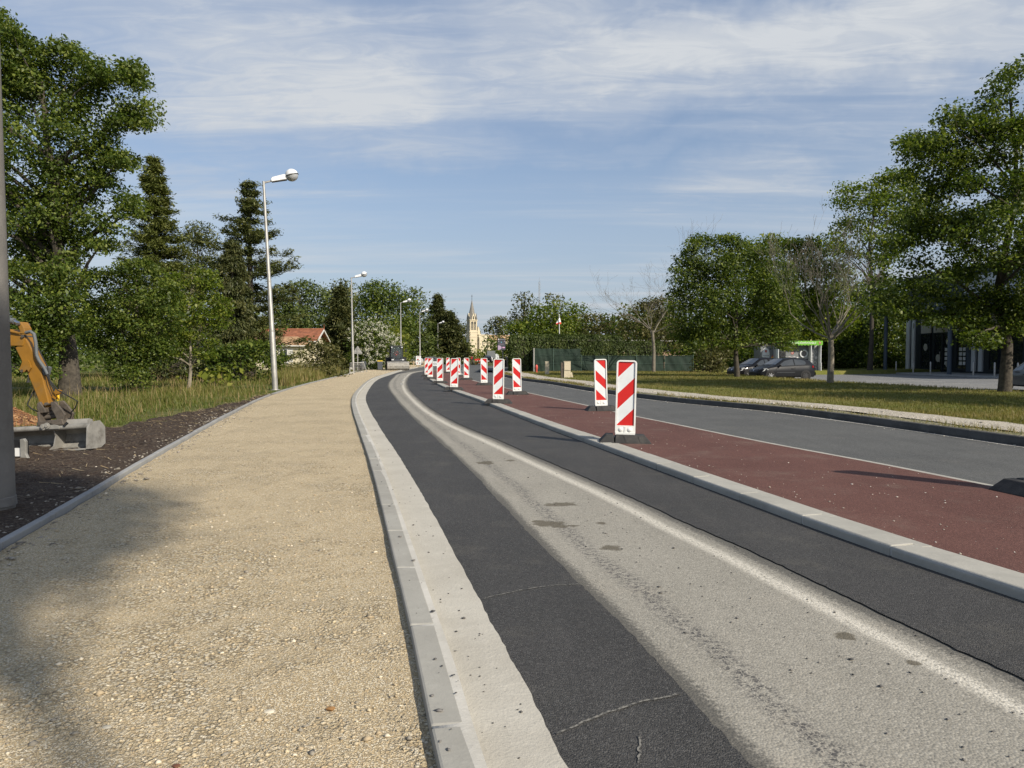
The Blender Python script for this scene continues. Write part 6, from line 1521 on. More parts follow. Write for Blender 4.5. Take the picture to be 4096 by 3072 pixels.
text('à linge', 0.10, mTextB, oo, Matrix.Translation((sx0 + 0.48, 1.186, 1.45)) @ FRONT)
MB().box(sx0 + 0.92, sx0 + 1.45, 1.180, 1.192, 0.1, 2.35).build('poster', mGreyD, s); MB().box(sx0 + 0.94, sx0 + 1.43, 1.170, 1.178, 0.7, 1.50).build('poster_house', mYellowB, s); MB().box(sx0 + 1.15, sx0 + 1.35, 1.162, 1.169, 0.7, 1.25).build('poster_door', mPostG, s)
MB().prism([(sx0 + 0.94, 1.50), (sx0 + 1.43, 1.50), (sx0 + 1.38, 1.66), (sx0 + 1.30, 1.60), (sx0 + 1.18, 1.68), (sx0 + 1.05, 1.60)], 1.170, 1.178, 'y').build('poster_roof', mHyd, s)
MB().box(-1.8, KW + 0.6, -0.6, 3.2, -0.01, 0.02).build('slab', mConcSlab, t)

# ------------------------------------------------------------------ shop at the right
FXX = 40.5
t = thing('shop_building', 'dark shop with white stripes, canopy on columns and glass doors behind the big maple', 'shop', (FXX, 52, 0))
MB().box(0.06, 16, -8, 22.6, -0.2, 9.2).build('wall', mFrameD, t)
U = lambda u: FXX * FPX / (u - CX) - 52
def fac(u0, u1, z0, z1, mat, nm, proud=0.05, parent=t):
    return MB().box(-proud, 0.055 - 0.0, min(U(u0), U(u1)), max(U(u0), U(u1)), z0, z1).build(nm, mat, parent)
for a, c in ((3625, 3637), (3647, 3657), (3887, 3902), (3915, 3930)): fac(a, c, 0.15, 5.2, mStripe, 'white_stripe', 0.09)
fac(3866, 3884, 0.1, 5.2, mClad, 'grey_stripe', 0.07)
for a, c in ((3684, 3720), (3827, 3865), (3958, 4010), (4045, 4096), (4096, 4170)):
    g_ = fac(a, c, 0.35, 3.6, mGlassD, 'window', 0.02); y0_, y1_ = sorted((U(a), U(c)))
    f = MB()
    for yy_ in (y0_ - 0.06, y1_): f.box(-0.10, 0.05, yy_, yy_ + 0.06, 0.2, 3.7)
    f.box(-0.10, 0.05, y0_, y1_, 3.6, 3.7); f.box(-0.10, 0.05, y0_, y1_, 0.2, 0.35); f.build('frame', mFrameD, g_)
for a, c in ((3738, 3768), (3772, 3802)):
    g_ = fac(a, c, 0.10, 3.55, mGlassD, 'door', 0.02); y0_, y1_ = sorted((U(a), U(c)))
    f = MB()
    for yy_ in (y0_ - 0.07, y1_ - 0.01): f.box(-0.11, 0.05, yy_, yy_ + 0.08, 0.1, 3.6)
    f.build('frame', mFrameD, g_); MB().tube([(-0.16, y0_ + 0.15, 0.9), (-0.16, y0_ + 0.15, 1.9)], 0.025, 8).build('handle', mGalv, g_)
for a, c in ((3683, 3722), (3733, 3803), (3825, 3866), (3958, 4096)): fac(a, c, 3.72, 5.1, mBeige, 'sign_band', 0.06)
FS = Matrix.Rotation(R(-90), 4, 'Z') @ FRONT
text('plaza', 1.0, mTextB, t, Matrix.Translation((-0.075, (U(3733) + U(3803)) / 2, 4.45)) @ FS, 'shop_lettering', 0.01, xs=1.05)
lg = [(-0.55, -0.55), (-0.55, 0.25), (-0.05, 0.75), (0.55, 0.25), (0.50, -0.05), (0.05, -0.05)]
b = MB(); yc = (U(3825) + U(3866)) / 2
lp = [Vector((-0.10, yc - a * 0.8, 4.42 + c * 0.8)) for a, c in lg]
b.tube(lp + [lp[0]], 0.035, 6); b.build('house_logo', mLogoR, t)
for i in range(4):      # small notices hung in the windows
    for (u0, u1) in ((3779, 3793), (3836, 3848), (3852, 3863)):
        fac(u0, u1, 1.95 - i * 0.42, 2.25 - i * 0.42, mPoster, 'notice', 0.035)
for (u, z, r) in ((3701, 2.35, 0.34), (3752, 1.30, 0.36), (3790, 2.85, 0.30), (3790, 0.75, 0.3)):
    MB().lathe([(r, 0), (r, 0.006)], 20, Matrix.Translation((-0.03, U(u), z)) @ Matrix.Rotation(R(-90), 4, 'Y')).build('round_sticker', mBeige, t)
MB().box(-5.7, 0.0, -8, 17.0, 5.25, 5.95).build('canopy', mClad, t)
for yy_ in (16.2, 6.2, -4.0): MB().tube([(-5.4, yy_, -0.1), (-5.4, yy_, 5.25)], 0.17, 14).build('column', mClad, t, smooth=True)
for k in range(60): MB().box(-0.10, 0.055, -8 + k * 0.42, -8 + k * 0.42 + 0.34, 5.96, 9.0).build('cladding_rib', mClad, t)
MB().box(-0.16, -0.105, 2.0, 13.0, 6.9, 8.5).build('sign_panel', mStripe, t)
text('plaza', 1.3, mTextB, t, Matrix.Translation((-0.17, 6.0, 7.7)) @ FS, 'shop_lettering', 0.012, xs=1.1)
MB().box(-0.3, 16.2, -8.2, 22.8, 9.2, 9.4).build('parapet', mFrameD, t)
MB().box(-0.13, -0.10, 21.0, 21.15, 4.3, 4.8).build('lamp', mGalv, t)
struct(MB().box(34.4, 40.4, 40, 75, -0.12, 0.0).build('shop_pavement', mConcSlab))
for k, (u, y) in enumerate(((3589, 65.6), (3653, 62.8), (3723, 60.2), (3886, 54.6), (3971, 52.2), (4063, 49.8))):
    bo = MB(); bo.lathe([(0.06, 0), (0.06, 0.95), (0.045, 1.0), (0.01, 1.02)], 12)
    o = bo.build('bollard', mGalv, smooth=True); o.location = (34.75, y, 0.0)
    tag(o, ('leftmost grey bollard on the shop pavement, nearest the canopy end column', 'second grey bollard from the left before the shop', 'third grey bollard from the left, before the glass door',
            'fourth grey bollard from the left, before the white wall stripes', 'fifth grey bollard from the left, just left of the big maple trunk', 'rightmost grey bollard, between the maple trunk and the grey car')[k], 'bollard', 'bollards before the shop')
o = MB().tube([(0, 0, 0), (0, 0, 1.0)], 0.045, 10).build('bollard', mStripe, smooth=True); o.location = (kx1 - 0.35, 63.2, -0.1); tag(o, 'pale slim bollard at the right end of the laundry kiosk', 'bollard')

# ------------------------------------------------------------------ house at the left
HX0, HX1, HY = xat(1030, 77), xat(1262, 77), 77.0
t = thing('house', 'cream house with terracotta tiled roofs and white gable boards behind the bushes', 'house', (HX0, HY, 0)); HW = HX1 - HX0
MB().box(0, HW - 0.3, 0.3, 4.7, 0, 3.15).build('wall', mCream, t)
MB().prism([(0.3, 3.15), (4.7, 3.15), (2.5, 4.28)], HW - 0.32, HW - 0.30, 'x').build('gable', mCream, t)
def slope(pa, pb, pc, pd, n, mat, nm, th=0.05):          # eave pa-pb up to ridge pd-pc in courses of tiles
    pa, pb, pc, pd = map(Vector, (pa, pb, pc, pd)); nn_ = (pb - pa).cross(pd - pa).normalized()
    for i in range(n):
        f0, f1 = i / n, (i + 1.12) / n
        q = [pa.lerp(pd, f0), pb.lerp(pc, f0), pb.lerp(pc, min(1, f1)), pa.lerp(pd, min(1, f1))]
        up_ = [q[0] + nn_ * th, q[1] + nn_ * th, q[2] + nn_ * 0.012, q[3] + nn_ * 0.012]
        MB().hexa(q, up_).build(nm, mat, t)
slope((-0.2, -0.15, 3.10), (HW + 0.25, -0.15, 3.10), (HW + 0.25, 2.5, 4.40), (-0.2, 2.5, 4.40), 9, mTile, 'tile_course')
slope((HW + 0.25, 5.15, 3.10), (-0.2, 5.15, 3.10), (-0.2, 2.5, 4.40), (HW + 0.25, 2.5, 4.40), 6, mTile, 'tile_course')
MB().tube([(-0.2, 2.5, 4.44), (HW + 0.25, 2.5, 4.44)], 0.09, 8).build('ridge_tile', mTile, t)
for y0_, y1_ in ((-0.2, 2.5), (5.2, 2.5)):
    MB().hexa([(HW + 0.26, y0_, 2.98), (HW + 0.32, y0_, 2.98), (HW + 0.32, y1_, 4.24), (HW + 0.26, y1_, 4.24)], [(HW + 0.26, y0_, 3.16), (HW + 0.32, y0_, 3.16), (HW + 0.32, y1_, 4.44), (HW + 0.26, y1_, 4.44)]).build('barge_board', mTrim, t)
MB().tube([(HW + 0.29, 2.5, 4.3), (HW + 0.29, 2.5, 5.0)], [0.05, 0.015], 8).build('finial', mTile, t)
MB().box(-0.2, HW + 0.2, -0.24, -0.16, 2.98, 3.10).build('gutter_board', mTrim, t)
FWd = xat(1205, 73) - HX0
MB().box(0, FWd, -3.6, 0.29, 0, 2.62).build('wall', mCream, t)
slope((-0.2, -3.95, 2.58), (FWd + 0.4, -3.95, 2.58), (FWd - 1.6, -0.1, 3.55), (-0.2, -0.1, 3.55), 8, mTile2, 'tile_course')
slope((FWd + 0.4, -3.95, 2.58), (FWd + 0.4, -0.1, 2.58), (FWd - 1.5, -0.1, 3.55), (FWd - 1.6, -0.1, 3.55), 7, mTile2, 'tile_course')
MB().box(-0.2, FWd + 0.4, -4.02, -3.96, 2.47, 2.58).build('gutter_board', mTrim, t)
for x in (xat(1130, 73) - HX0, xat(1066, 73) - HX0):
    wn = MB().box(x - 0.36, x + 0.36, -3.66, -3.605, 0.95, 2.15).build('window', mGlassD, t)
    f = MB()
    for a in (x - 0.48, x + 0.36): f.box(a, a + 0.12, -3.70, -3.602, 0.85, 2.25)
    f.box(x - 0.36, x + 0.36, -3.70, -3.602, 2.15, 2.25); f.box(x - 0.03, x + 0.03, -3.69, -3.662, 0.95, 2.15); f.box(x - 0.52, x + 0.52, -3.74, -3.602, 0.78, 0.85); f.build('frame', mTrim, wn)
    MB().box(x + 0.50, x + 0.95, -3.66, -3.605, 0.9, 2.2).build('shutter', mTrim, wn)

# ------------------------------------------------------------------ church
ch = thing('church', 'pale stone church with tall pointed spire at the end of the road', 'church', (xat(1888, 400), 400, 0), R(27))
def arch(cx_, z0, w_, h_, n=8):
    return [(cx_ - w_ / 2, z0), (cx_ + w_ / 2, z0)] + [(cx_ + w_ / 2 * math.cos(R(a)), z0 + h_ - w_ / 2 + w_ / 2 * 1.25 * math.sin(R(a))) for a in np.linspace(0, 180, n)]
a_ = 2.15
MB().box(-a_ - 0.35, a_ + 0.35, -a_ - 0.35, a_ + 0.35, 0, 15.2).build('tower_base', mStone, ch)
tw = MB().box(-a_, a_, -a_, a_, 15.2, 21.6).build('belfry', mStone, ch)
for z, e in ((12.6, 0.5), (15.2, 0.48), (21.6, 0.35)): MB().box(-a_ - e, a_ + e, -a_ - e, a_ + e, z - 0.25, z + 0.2).build('cornice', mStone, ch)
for sx in (-1, 1):
    for sy in (-1, 1): MB().box(sx * a_ - 0.35, sx * a_ + 0.35, sy * a_ - 0.35, sy * a_ + 0.35, 0, 14.9).build('buttress', mStone, ch)
for q in range(4):
    Mq = Matrix.Rotation(R(90 * q), 4, 'Z')
    for x in (-0.85, 0.85):
        MB().prism(arch(x, 16.2, 1.15, 4.4), -a_ - 0.03, -a_ + 0.02, 'y', Mq).build('belfry_opening', mGlassD, ch)
        for k in range(8): MB().box(x - 0.52, x + 0.52, -a_ - 0.14, -a_ - 0.04, 16.4 + k * 0.42, 16.52 + k * 0.42, Mq).build('louvre', mStone, ch)
        b = MB(); ap = arch(x, 16.2, 1.35, 4.6); b.tube([Mq @ Vector((p_[0], -a_ - 0.06, p_[1])) for p_ in ap[1:] + [ap[0]]], 0.12, 6); b.build('arch_moulding', mStone, ch)
    # gabled dormer at the foot of the spire
    MB().prism([(-0.85, 21.8), (0.85, 21.8), (0.85, 23.2), (0, 25.4), (-0.85, 23.2)], -a_ + 0.05, -a_ + 0.9, 'y', Mq).build('spire_dormer', mStone, ch)
    MB().prism(arch(0, 22.0, 0.6, 1.7), -a_ + 0.0, -a_ + 0.05, 'y', Mq).build('dormer_opening', mGlassD, ch)
    MB().lathe([(0.55, 21.8), (0.55, 22.8), (0.03, 25.6)], 4, Mq @ Matrix.Translation((a_ - 0.35, a_ - 0.35, 0))).build('pinnacle', mSlate, ch)
sp = MB(); n_ = 8
sp.lathe([(a_ + 0.05, 21.8), (1.62, 25.2), (0.12, 32.6)], 8, Matrix.Rotation(R(22.5), 4, 'Z')); sp.build('spire', mSlate, ch)
cr = MB(); cr.tube([(0, 0, 32.5), (0, 0, 35.5)], 0.09, 6); cr.box(-0.5, 0.5, -0.06, 0.06, 34.7, 34.85)
for z in (32.8, 33.6, 35.4): cr.lathe([(0.02, z - 0.16), (0.2, z), (0.02, z + 0.16)], 8)
cr.build('cross', mBlack, ch)
MB().box(a_ + 0.36, 8.6, -3.4, 6, 0, 13.4).build('stair_wing', mStone, ch)
MB().box(a_ + 0.3, 8.75, -3.6, 6.2, 13.4, 13.8).build('parapet', mStone, ch)
for x in (a_ + 0.9, 8.2): MB().box(x - 0.4, x + 0.4, -4.0, -3.41, 0, 12.2).build('buttress', mStone, ch)
for (x, z) in ((5.0, 7.6), (5.0, 2.6), (7.0, 9.2), (7.0, 6.2), (7.0, 3.4)): MB().prism(arch(x, z, 0.45, 2.4 if x < 6 else 1.0), -3.46, -3.39, 'y').build('window', mGlassD, ch)
MB().prism([(a_ + 0.4, 13.8), (4.8, 13.8), (3.4, 18.0), (3.0, 18.0)], -1.5, 0.5, 'y').build('stair_turret', mStone, ch)
MB().box(8.61, 27, -3.0, 8, 0, 10.8).build('nave', mStone, ch)
MB().prism([(-3.6, 10.8), (8.6, 10.8), (2.5, 13.9)], 8.8, 27.4, 'x').build('nave_roof', mTile2, ch)
for k in range(5):
    MB().box(10.4 + 3.6 * k, 11.0 + 3.6 * k, -3.7, -3.01, 0, 9.2).build('buttress', mStone, ch)
    MB().prism(arch(12.5 + 3.6 * k, 3.6, 1.0, 4.6), -3.06, -2.99, 'y').build('window', mGlassD, ch)
    ap = arch(12.5 + 3.6 * k, 3.6, 1.25, 4.8); MB().tube([(p_[0], -3.06, p_[1]) for p_ in ap[1:] + [ap[0]]], 0.14, 6).build('window_moulding', mStone, ch)
MB().prism(arch(0, 0, 2.0, 4.2), -a_ - 0.42, -a_ - 0.34, 'y', Matrix.Rotation(R(-90), 4, 'Z')).build('door', mDark, ch)
MB().lathe([(0.9, 0), (0.9, 0.05)], 20, Matrix.Translation((-a_ - 0.36, 0, 10.4)) @ Matrix.Rotation(R(-90), 4, 'Y')).build('clock_face', mTrim, ch)

# lattice mast far away
t = thing('radio_mast', 'thin distant lattice radio mast above the trees', 'mast', (xat(2157, 500), 500, 0))
b = MB()
for x, y in ((-0.5, -0.3), (0.5, -0.3), (0, 0.55)): b.tube([(x, y, 0), (x, y, 53)], 0.09, 4)
for k in range(36): b.tube([(-0.5 if k % 2 else 0.5, -0.3, k * 1.5), (0.5 if k % 2 else -0.5, -0.3, k * 1.5 + 1.5)], 0.05, 4)
b.build('lattice', mGalv, t); MB().tube([(0, 0, 53), (0, 0, 56)], 0.06, 4).build('antenna', mGalv, t)

# ------------------------------------------------------------------ people
def person(label, loc, rz, joints, parts, clothes, skin=mSkin):
    """one continuous skinned body; parts: (name, joint ids, material)"""
    t = thing('person', label, 'person', loc, rz)
    J, E, Rd = joints
    me = bpy.data.meshes.new('body'); me.from_pydata(J, E, []); me.update()
    o = bpy.data.objects.new('body', me); COL.objects.link(o)
    m = o.modifiers.new('s', 'SKIN'); sv = me.skin_vertices[0].data
    for i, r in enumerate(Rd): sv[i].radius = r if isinstance(r, tuple) else (r, r)
    sv[0].use_root = True
    s2 = o.modifiers.new('d', 'SUBSURF'); s2.levels = 1; s2.render_levels = 1
    dg = bpy.context.evaluated_depsgraph_get(); nm = bpy.data.meshes.new_from_object(o.evaluated_get(dg)); bpy.data.objects.remove(o)
    nm.materials.clear()
    for c in (clothes[0], clothes[1], skin): nm.materials.append(c)
    for p in nm.polygons:
        z = p.center.z; x = abs(p.center.x)
        p.material_index = 2 if z > parts[1] else (0 if z > parts[0] else 1)
        if x > parts[2]: p.material_index = 2
        p.use_smooth = True
    b = bpy.data.objects.new('body', nm); link(b, t)
    hz = J[3]
    hr = MB().lathe([(0.02, 0.115), (0.07, 0.10), (0.098, 0.04), (0.10, -0.02), (0.085, -0.06)][::-1], 12, Matrix.Translation((hz[0], hz[1] + 0.025, hz[2] + 0.035)))
    hr.build('hair', mBlack, t, smooth=True)
    return t
def standing(h=1.75, arm=0.0):
    J = [(0, 0, 0.95), (0, 0, 1.2), (0, 0, 1.47), (0, -0.02, 1.66), (-0.19, 0, 1.42), (-0.25, 0, 1.14), (-0.24, -0.10 - arm, 0.92 + arm), (0.19, 0, 1.42), (0.25, 0, 1.14), (0.24, -0.10 - arm, 0.92 + arm),
         (-0.10, 0, 0.90), (-0.12, -0.03, 0.50), (-0.13, 0.02, 0.08), (0.10, 0, 0.90), (0.12, -0.03, 0.50), (0.13, 0.02, 0.08), (-0.13, -0.14, 0.05), (0.13, -0.14, 0.05), (0, 0, 1.54), (0, -0.02, 1.75)]
    E = [(0, 1), (1, 2), (2, 18), (18, 3), (3, 19), (2, 4), (4, 5), (5, 6), (2, 7), (7, 8), (8, 9), (0, 10), (10, 11), (11, 12), (0, 13), (13, 14), (14, 15), (12, 16), (15, 17)]
    Rd = [0.14, 0.13, 0.14, 0.09, 0.06, 0.048, 0.035, 0.06, 0.048, 0.035, 0.085, 0.06, 0.045, 0.085, 0.06, 0.045, 0.04, 0.04, 0.055, 0.06]
    return J, E, Rd
def seated():
    J = [(0, 0, 0.15), (0, 0.03, 0.40), (0, 0.04, 0.66), (0, 0.0, 0.87), (-0.19, 0.02, 0.62), (-0.25, -0.10, 0.38), (-0.12, -0.36, 0.42), (0.19, 0.02, 0.62), (0.25, -0.10, 0.38), (0.12, -0.36, 0.42),
         (-0.10, -0.05, 0.12), (-0.12, -0.42, 0.16), (-0.12, -0.46, -0.25), (0.10, -0.05, 0.12), (0.12, -0.42, 0.16), (0.12, -0.46, -0.25), (-0.12, -0.6, -0.28), (0.12, -0.6, -0.28), (0, 0.02, 0.75), (0, 0.0, 0.96)]
    s = standing(); return J, s[1], s[2]

# ------------------------------------------------------------------ wheel loader on the path
p = gp(1600, 1480, 0.04)
ld = thing('wheel_loader', 'dusty backhoe loader with wide mud caked front bucket standing on the path', 'loader', (p.x - 0.10, p.y - 1.0, 0.04), R(14))
b = MB(); b.prism([(-0.95, 0.18), (-0.82, 0.05), (-0.30, 0.04), (-0.28, 0.10), (-0.70, 0.16), (-0.80, 0.30), (-0.72, 0.72), (-0.62, 0.86), (-0.70, 0.90), (-0.92, 0.75), (-0.98, 0.45)], -1.12, 1.12, 'x')
bu = b.build('bucket', mSteelG, ld, bevel=0.01)
for x in (-1.13, 1.10): MB().prism([(-0.98, 0.12), (-0.35, 0.04), (-0.45, 0.5), (-0.66, 0.90), (-0.95, 0.75)], x, x + 0.03, 'x').build('side_plate', mSteelD, bu)
for k in range(8): MB().box(-1.0 + k * 0.27, -0.93 + k * 0.27, -1.03, -0.80, 0.03, 0.07).build('tooth', mSteelD, bu)
for x in (-0.45, 0.45):
    MB().tube([(x, -0.70, 0.55), (x, -0.1, 0.95), (x, 0.7, 1.35)], 0.09, 4).build('lift_arm', mDark, ld); MB().tube([(x * 0.7, -0.6, 0.75), (x * 0.7, 0.4, 0.8)], 0.05, 8).build('cylinder', mYellowB, ld, smooth=True)
MB().prism([(-0.35, 0.55), (1.0, 0.55), (1.0, 1.18), (-0.2, 1.12), (-0.35, 1.0)], -0.42, 0.42, 'x').build('bonnet', mDark, ld, bevel=0.05)
MB().box(-0.35, 0.35, -0.37, -0.34, 0.62, 0.95).build('grille', mBlack, ld)
cab = MB()
for x in (-0.66, 0.66):
    for y in (0.75, 1.95): cab.tube([(x, y, 0.9), (x * 0.90, y, 2.42)], 0.05, 6)
cb = cab.build('cab_frame', mBlack, ld)
MB().box(-0.68, 0.68, 0.65, 2.05, 2.42, 2.54).build('cab_roof', mDark, ld, bevel=0.05)
m_, t_, b_ = newmat('cab_glass'); b_.inputs['Base Color'].default_value = (0.75, 0.85, 0.85, 1); b_.inputs['Roughness'].default_value = 0.03; b_.inputs['Transmission Weight'].default_value = 0.95; b_.inputs['IOR'].default_value = 1.05
MB().hexa([(-0.62, 0.72, 1.2), (0.62, 0.72, 1.2), (0.62, 0.735, 1.2), (-0.62, 0.735, 1.2)], [(-0.56, 0.72, 2.40), (0.56, 0.72, 2.40), (0.56, 0.735, 2.40), (-0.56, 0.735, 2.40)]).build('windscreen', m_, ld)
MB().box(-0.68, 0.68, 0.72, 2.0, 0.75, 1.18).build('cab_base', mDark, ld, bevel=0.03)
MB().box(-0.62, 0.62, 1.98, 2.02, 1.2, 2.4).build('rear_window', mGlassD, ld)
MB().box(-0.28, 0.28, 1.45, 1.62, 1.2, 1.95).build('seat', mBlack, ld, bevel=0.05)
for x in (-0.52, 0.52): disc(MB(), 0.07, 0.05, Matrix.Translation((x, 0.62, 2.36)) @ FRONT, 12).build('work_light', mHead, ld); MB().box(x - 0.12, x + 0.12, -0.42, -0.36, 1.02, 1.14).build('headlight', mHead, ld)
for x in (-0.88, 0.88):
    MB().tube([(x * 0.78, 0.74, 1.9), (x * 1.05, 0.66, 2.0)], 0.02, 6).build('mirror_arm', mBlack, ld); MB().box(x * 1.05 - 0.08, x * 1.05 + 0.08, 0.62, 0.66, 1.85, 2.2).build('mirror', mBlack, ld)
    for y, r in ((0.15, 0.42), (1.9, 0.68)):
        Mw = Matrix.Translation((x * (0.92 if y < 1 else 1.0), y, r)) @ Matrix.Rotation(R(90 if x > 0 else -90), 4, 'Y')
        wv = MB().lathe([(r * 0.55, -0.18), (r * 0.92, -0.18), (r, -0.12), (r, 0.12), (r * 0.92, 0.18), (r * 0.55, 0.18)], 20, Mw).build('wheel', mTyre, ld, smooth=True)
        disc(MB(), r * 0.56, 0.06, Mw @ Matrix.Translation((0, 0, 0.10)), 16).build('rim', mBeige, wv)
MB().tube([(0.15, 2.3, 0.9), (0.25, 2.6, 2.3), (0.3, 3.2, 1.6)], 0.12, 4).build('rear_boom', mDark, ld)
pr = person('driver in a red top sitting in the cab of the wheel loader', (0, 0, 0), 0, seated(), (0.22, 0.72, 0.27), (mShirtR, mShirtD))
pr.location = ld.matrix_basis @ Vector((0, 1.32, 1.22)); pr.rotation_euler = (0, 0, R(14))

# ------------------------------------------------------------------ bins, cage, signs
def bin_(label, loc, w_, d_, h_, lidm, bodym, rz=0.0, wheels=True):
    t = thing('wheelie_bin', label, 'bin', loc, rz)
    MB().hexa([(-w_ * .40, -d_ * .38, 0.06), (w_ * .40, -d_ * .38, 0.06), (w_ * .40, d_ * .38, 0.06), (-w_ * .40, d_ * .38, 0.06)], [(-w_ / 2, -d_ / 2, h_ - 0.08), (w_ / 2, -d_ / 2, h_ - 0.08), (w_ / 2, d_ / 2, h_ - 0.08), (-w_ / 2, d_ / 2, h_ - 0.08)]).build('container', bodym, t, bevel=0.02)
    MB().hexa([(-w_ * .53, -d_ * .54, h_ - 0.075), (w_ * .53, -d_ * .54, h_ - 0.075), (w_ * .53, d_ * .58, h_ - 0.075), (-w_ * .53, d_ * .58, h_ - 0.075)], [(-w_ * .46, -d_ * .45, h_), (w_ * .46, -d_ * .45, h_), (w_ * .48, d_ * .55, h_ + 0.02), (-w_ * .48, d_ * .55, h_ + 0.02)]).build('lid', lidm, t, bevel=0.015)
    for x in (-1, 1):
        MB().lathe([(0.10, -0.03), (0.10, 0.03)], 12, Matrix.Translation((x * w_ * 0.46, d_ * 0.36, 0.10)) @ Matrix.Rotation(R(90), 4, 'Y')).build('wheel', mTyre, t)
    MB().tube([(-w_ * .35, d_ * .62, h_ - 0.06), (w_ * .35, d_ * .62, h_ - 0.06)], 0.018, 6).build('handle', bodym, t)
    return t
mBinG = plain('bin_grey', (0.075, 0.085, 0.10), 0.5); mBinY = plain('bin_lid_yellow', (0.62, 0.44, 0.03), 0.5)
bin_('grey wheelie bin with yellow lid by the white flowering shrub', gp(1520, 1480, 0.04), 0.56, 0.6, 0.98, mBinY, mBinG, R(12))
bin_('dark grey bin without yellow lid beside the wire cage', gp(1453, 1479, 0.04), 0.5, 0.55, 0.85, mBinG, mBinG, R(-10))
dq = gp(2041, 1469, 0.16)
bin_('big black four wheel rubbish container in the driveway', dq, 1.15, 0.85, 1.26, mDark, mBlack, R(6))
MB().box(-0.1, 0.1, -0.44, -0.40, 0.95, 1.03).build('label_plate', mTextW, bpy.data.objects['wheelie_bin.002'])
bin_('narrow dark bin with yellow rim left of the big black container', gp(2018, 1469, 0.16), 0.40, 0.5, 0.95, mBinY, mBlack, R(4))

q = gp(1428, 1489, 0.04)
t = thing('wire_cage', 'wire mesh cage basket holding dark rubble at the path edge', 'cage', q, R(20))
CW, CD, CHt = 1.1, 0.7, 0.85
b = MB()
for x in (-CW / 2, CW / 2):
    for y in (-CD / 2, CD / 2): b.tube([(x, y, 0), (x, y, CHt)], 0.022, 6)
for z in (0.03, CHt): b.tube([(-CW / 2, -CD / 2, z), (CW / 2, -CD / 2, z), (CW / 2, CD / 2, z), (-CW / 2, CD / 2, z), (-CW / 2, -CD / 2, z)], 0.022, 6)
b.build('frame', mGalv, t)
b = MB()
for k in range(1, 9):
    x = -CW / 2 + CW * k / 9; b.tube([(x, -CD / 2, 0), (x, -CD / 2, CHt)], 0.007, 4); b.tube([(x, CD / 2, 0), (x, CD / 2, CHt)], 0.007, 4)
for k in range(1, 6):
    z = CHt * k / 6; b.tube([(-CW / 2, -CD / 2, z), (CW / 2, -CD / 2, z), (CW / 2, CD / 2, z), (-CW / 2, CD / 2, z), (-CW / 2, -CD / 2, z)], 0.007, 4)
b.build('mesh', mGalv, t)
r_ = np.random.default_rng(9); n = 60; pts_ = np.stack([r_.uniform(-.48, .48, n), r_.uniform(-.28, .28, n), r_.uniform(0.05, .62, n)], 1)
scatter_stones('rubble', pts_, r_.uniform(0.05, 0.13, n), mPebbleD, t, 10, 0.8)
MB().tube([(CW / 2 + 0.28, -0.1, 0), (CW / 2 - 0.05, 0, 1.05)], 0.02, 6).build('prop', mGalv, t); MB().tube([(CW / 2 + 0.38, 0.15, 0), (CW / 2 + 0.02, 0.1, 1.0)], 0.02, 6).build('prop', mGalv, t)
for k in range(5): z = 0.15 + k * 0.18; f = z / 1.05; MB().tube([(CW / 2 + 0.28 - 0.33 * f, -0.1 + 0.1 * f, z), (CW / 2 + 0.38 - 0.36 * f, 0.15 - 0.05 * f, z)], 0.012, 5).build('rung', mGalv, t)
ow = thing('concrete_block', 'pale concrete block against the foot of the second lamp', 'block', gp(1404, 1496, 0.03)); MB().hexa([(-0.14, -0.12, 0), (0.14, -0.12, 0), (0.14, 0.12, 0), (-0.14, 0.12, 0)], [(-0.10, -0.10, 0.55), (0.10, -0.10, 0.55), (0.10, 0.10, 0.5), (-0.10, 0.10, 0.5)]).build('block', mMortar, ow, bevel=0.03)

t = thing('warning_sign', 'triangular road sign seen from behind on a grey post by the wire cage', 'road sign', gp(1431, 1484, 0.04), R(8))
MB().tube([(0, 0, 0), (0, 0, 2.38)], 0.045, 8).build('post', mGalv, t, smooth=True)
tri = [(-0.42, 1.68), (0.42, 1.68), (0.46, 1.74), (0.05, 2.40), (-0.05, 2.40), (-0.46, 1.74)]
MB().prism(tri, 0.05, 0.07, 'y').build('panel', mGalv, t)
for z in (1.8, 2.1): MB().box(-0.2, 0.2, 0.02, 0.05, z, z + 0.05).build('bracket', mGalv, t)

t = thing('information_panel', 'white notice panel on two thin legs beside the road beyond the loader', 'sign', gp(1674, 1467, 0.03), R(4))
for x in (-0.27, 0.27): MB().tube([(x, 0, 0), (x, 0, 0.4)], 0.02, 6).build('leg', mDark, t)
pn = MB().box(-0.36, 0.36, -0.02, 0.02, 0.28, 1.52).build('panel', mWhiteS, t, bevel=0.03)
for k, (z, w_) in enumerate(((1.40, 0.4), (1.34, 0.44), (0.88, 0.5), (0.82, 0.42), (0.70, 0.3))): MB().box(-w_ / 2, w_ / 2, -0.026, -0.021, z, z + 0.028).build('print_line', mLogoR if k < 2 else mTextB, pn)
for (x0_, x1_, z0_, z1_, m_) in ((-0.20, 0.05, 0.95, 1.12, mLogoR), (-0.25, -0.08, 0.45, 0.60, mLogoR), (0.05, 0.28, 0.46, 0.58, mTextB)): MB().box(x0_, x1_, -0.026, -0.021, z0_, z1_).build('print_block', m_, pn)

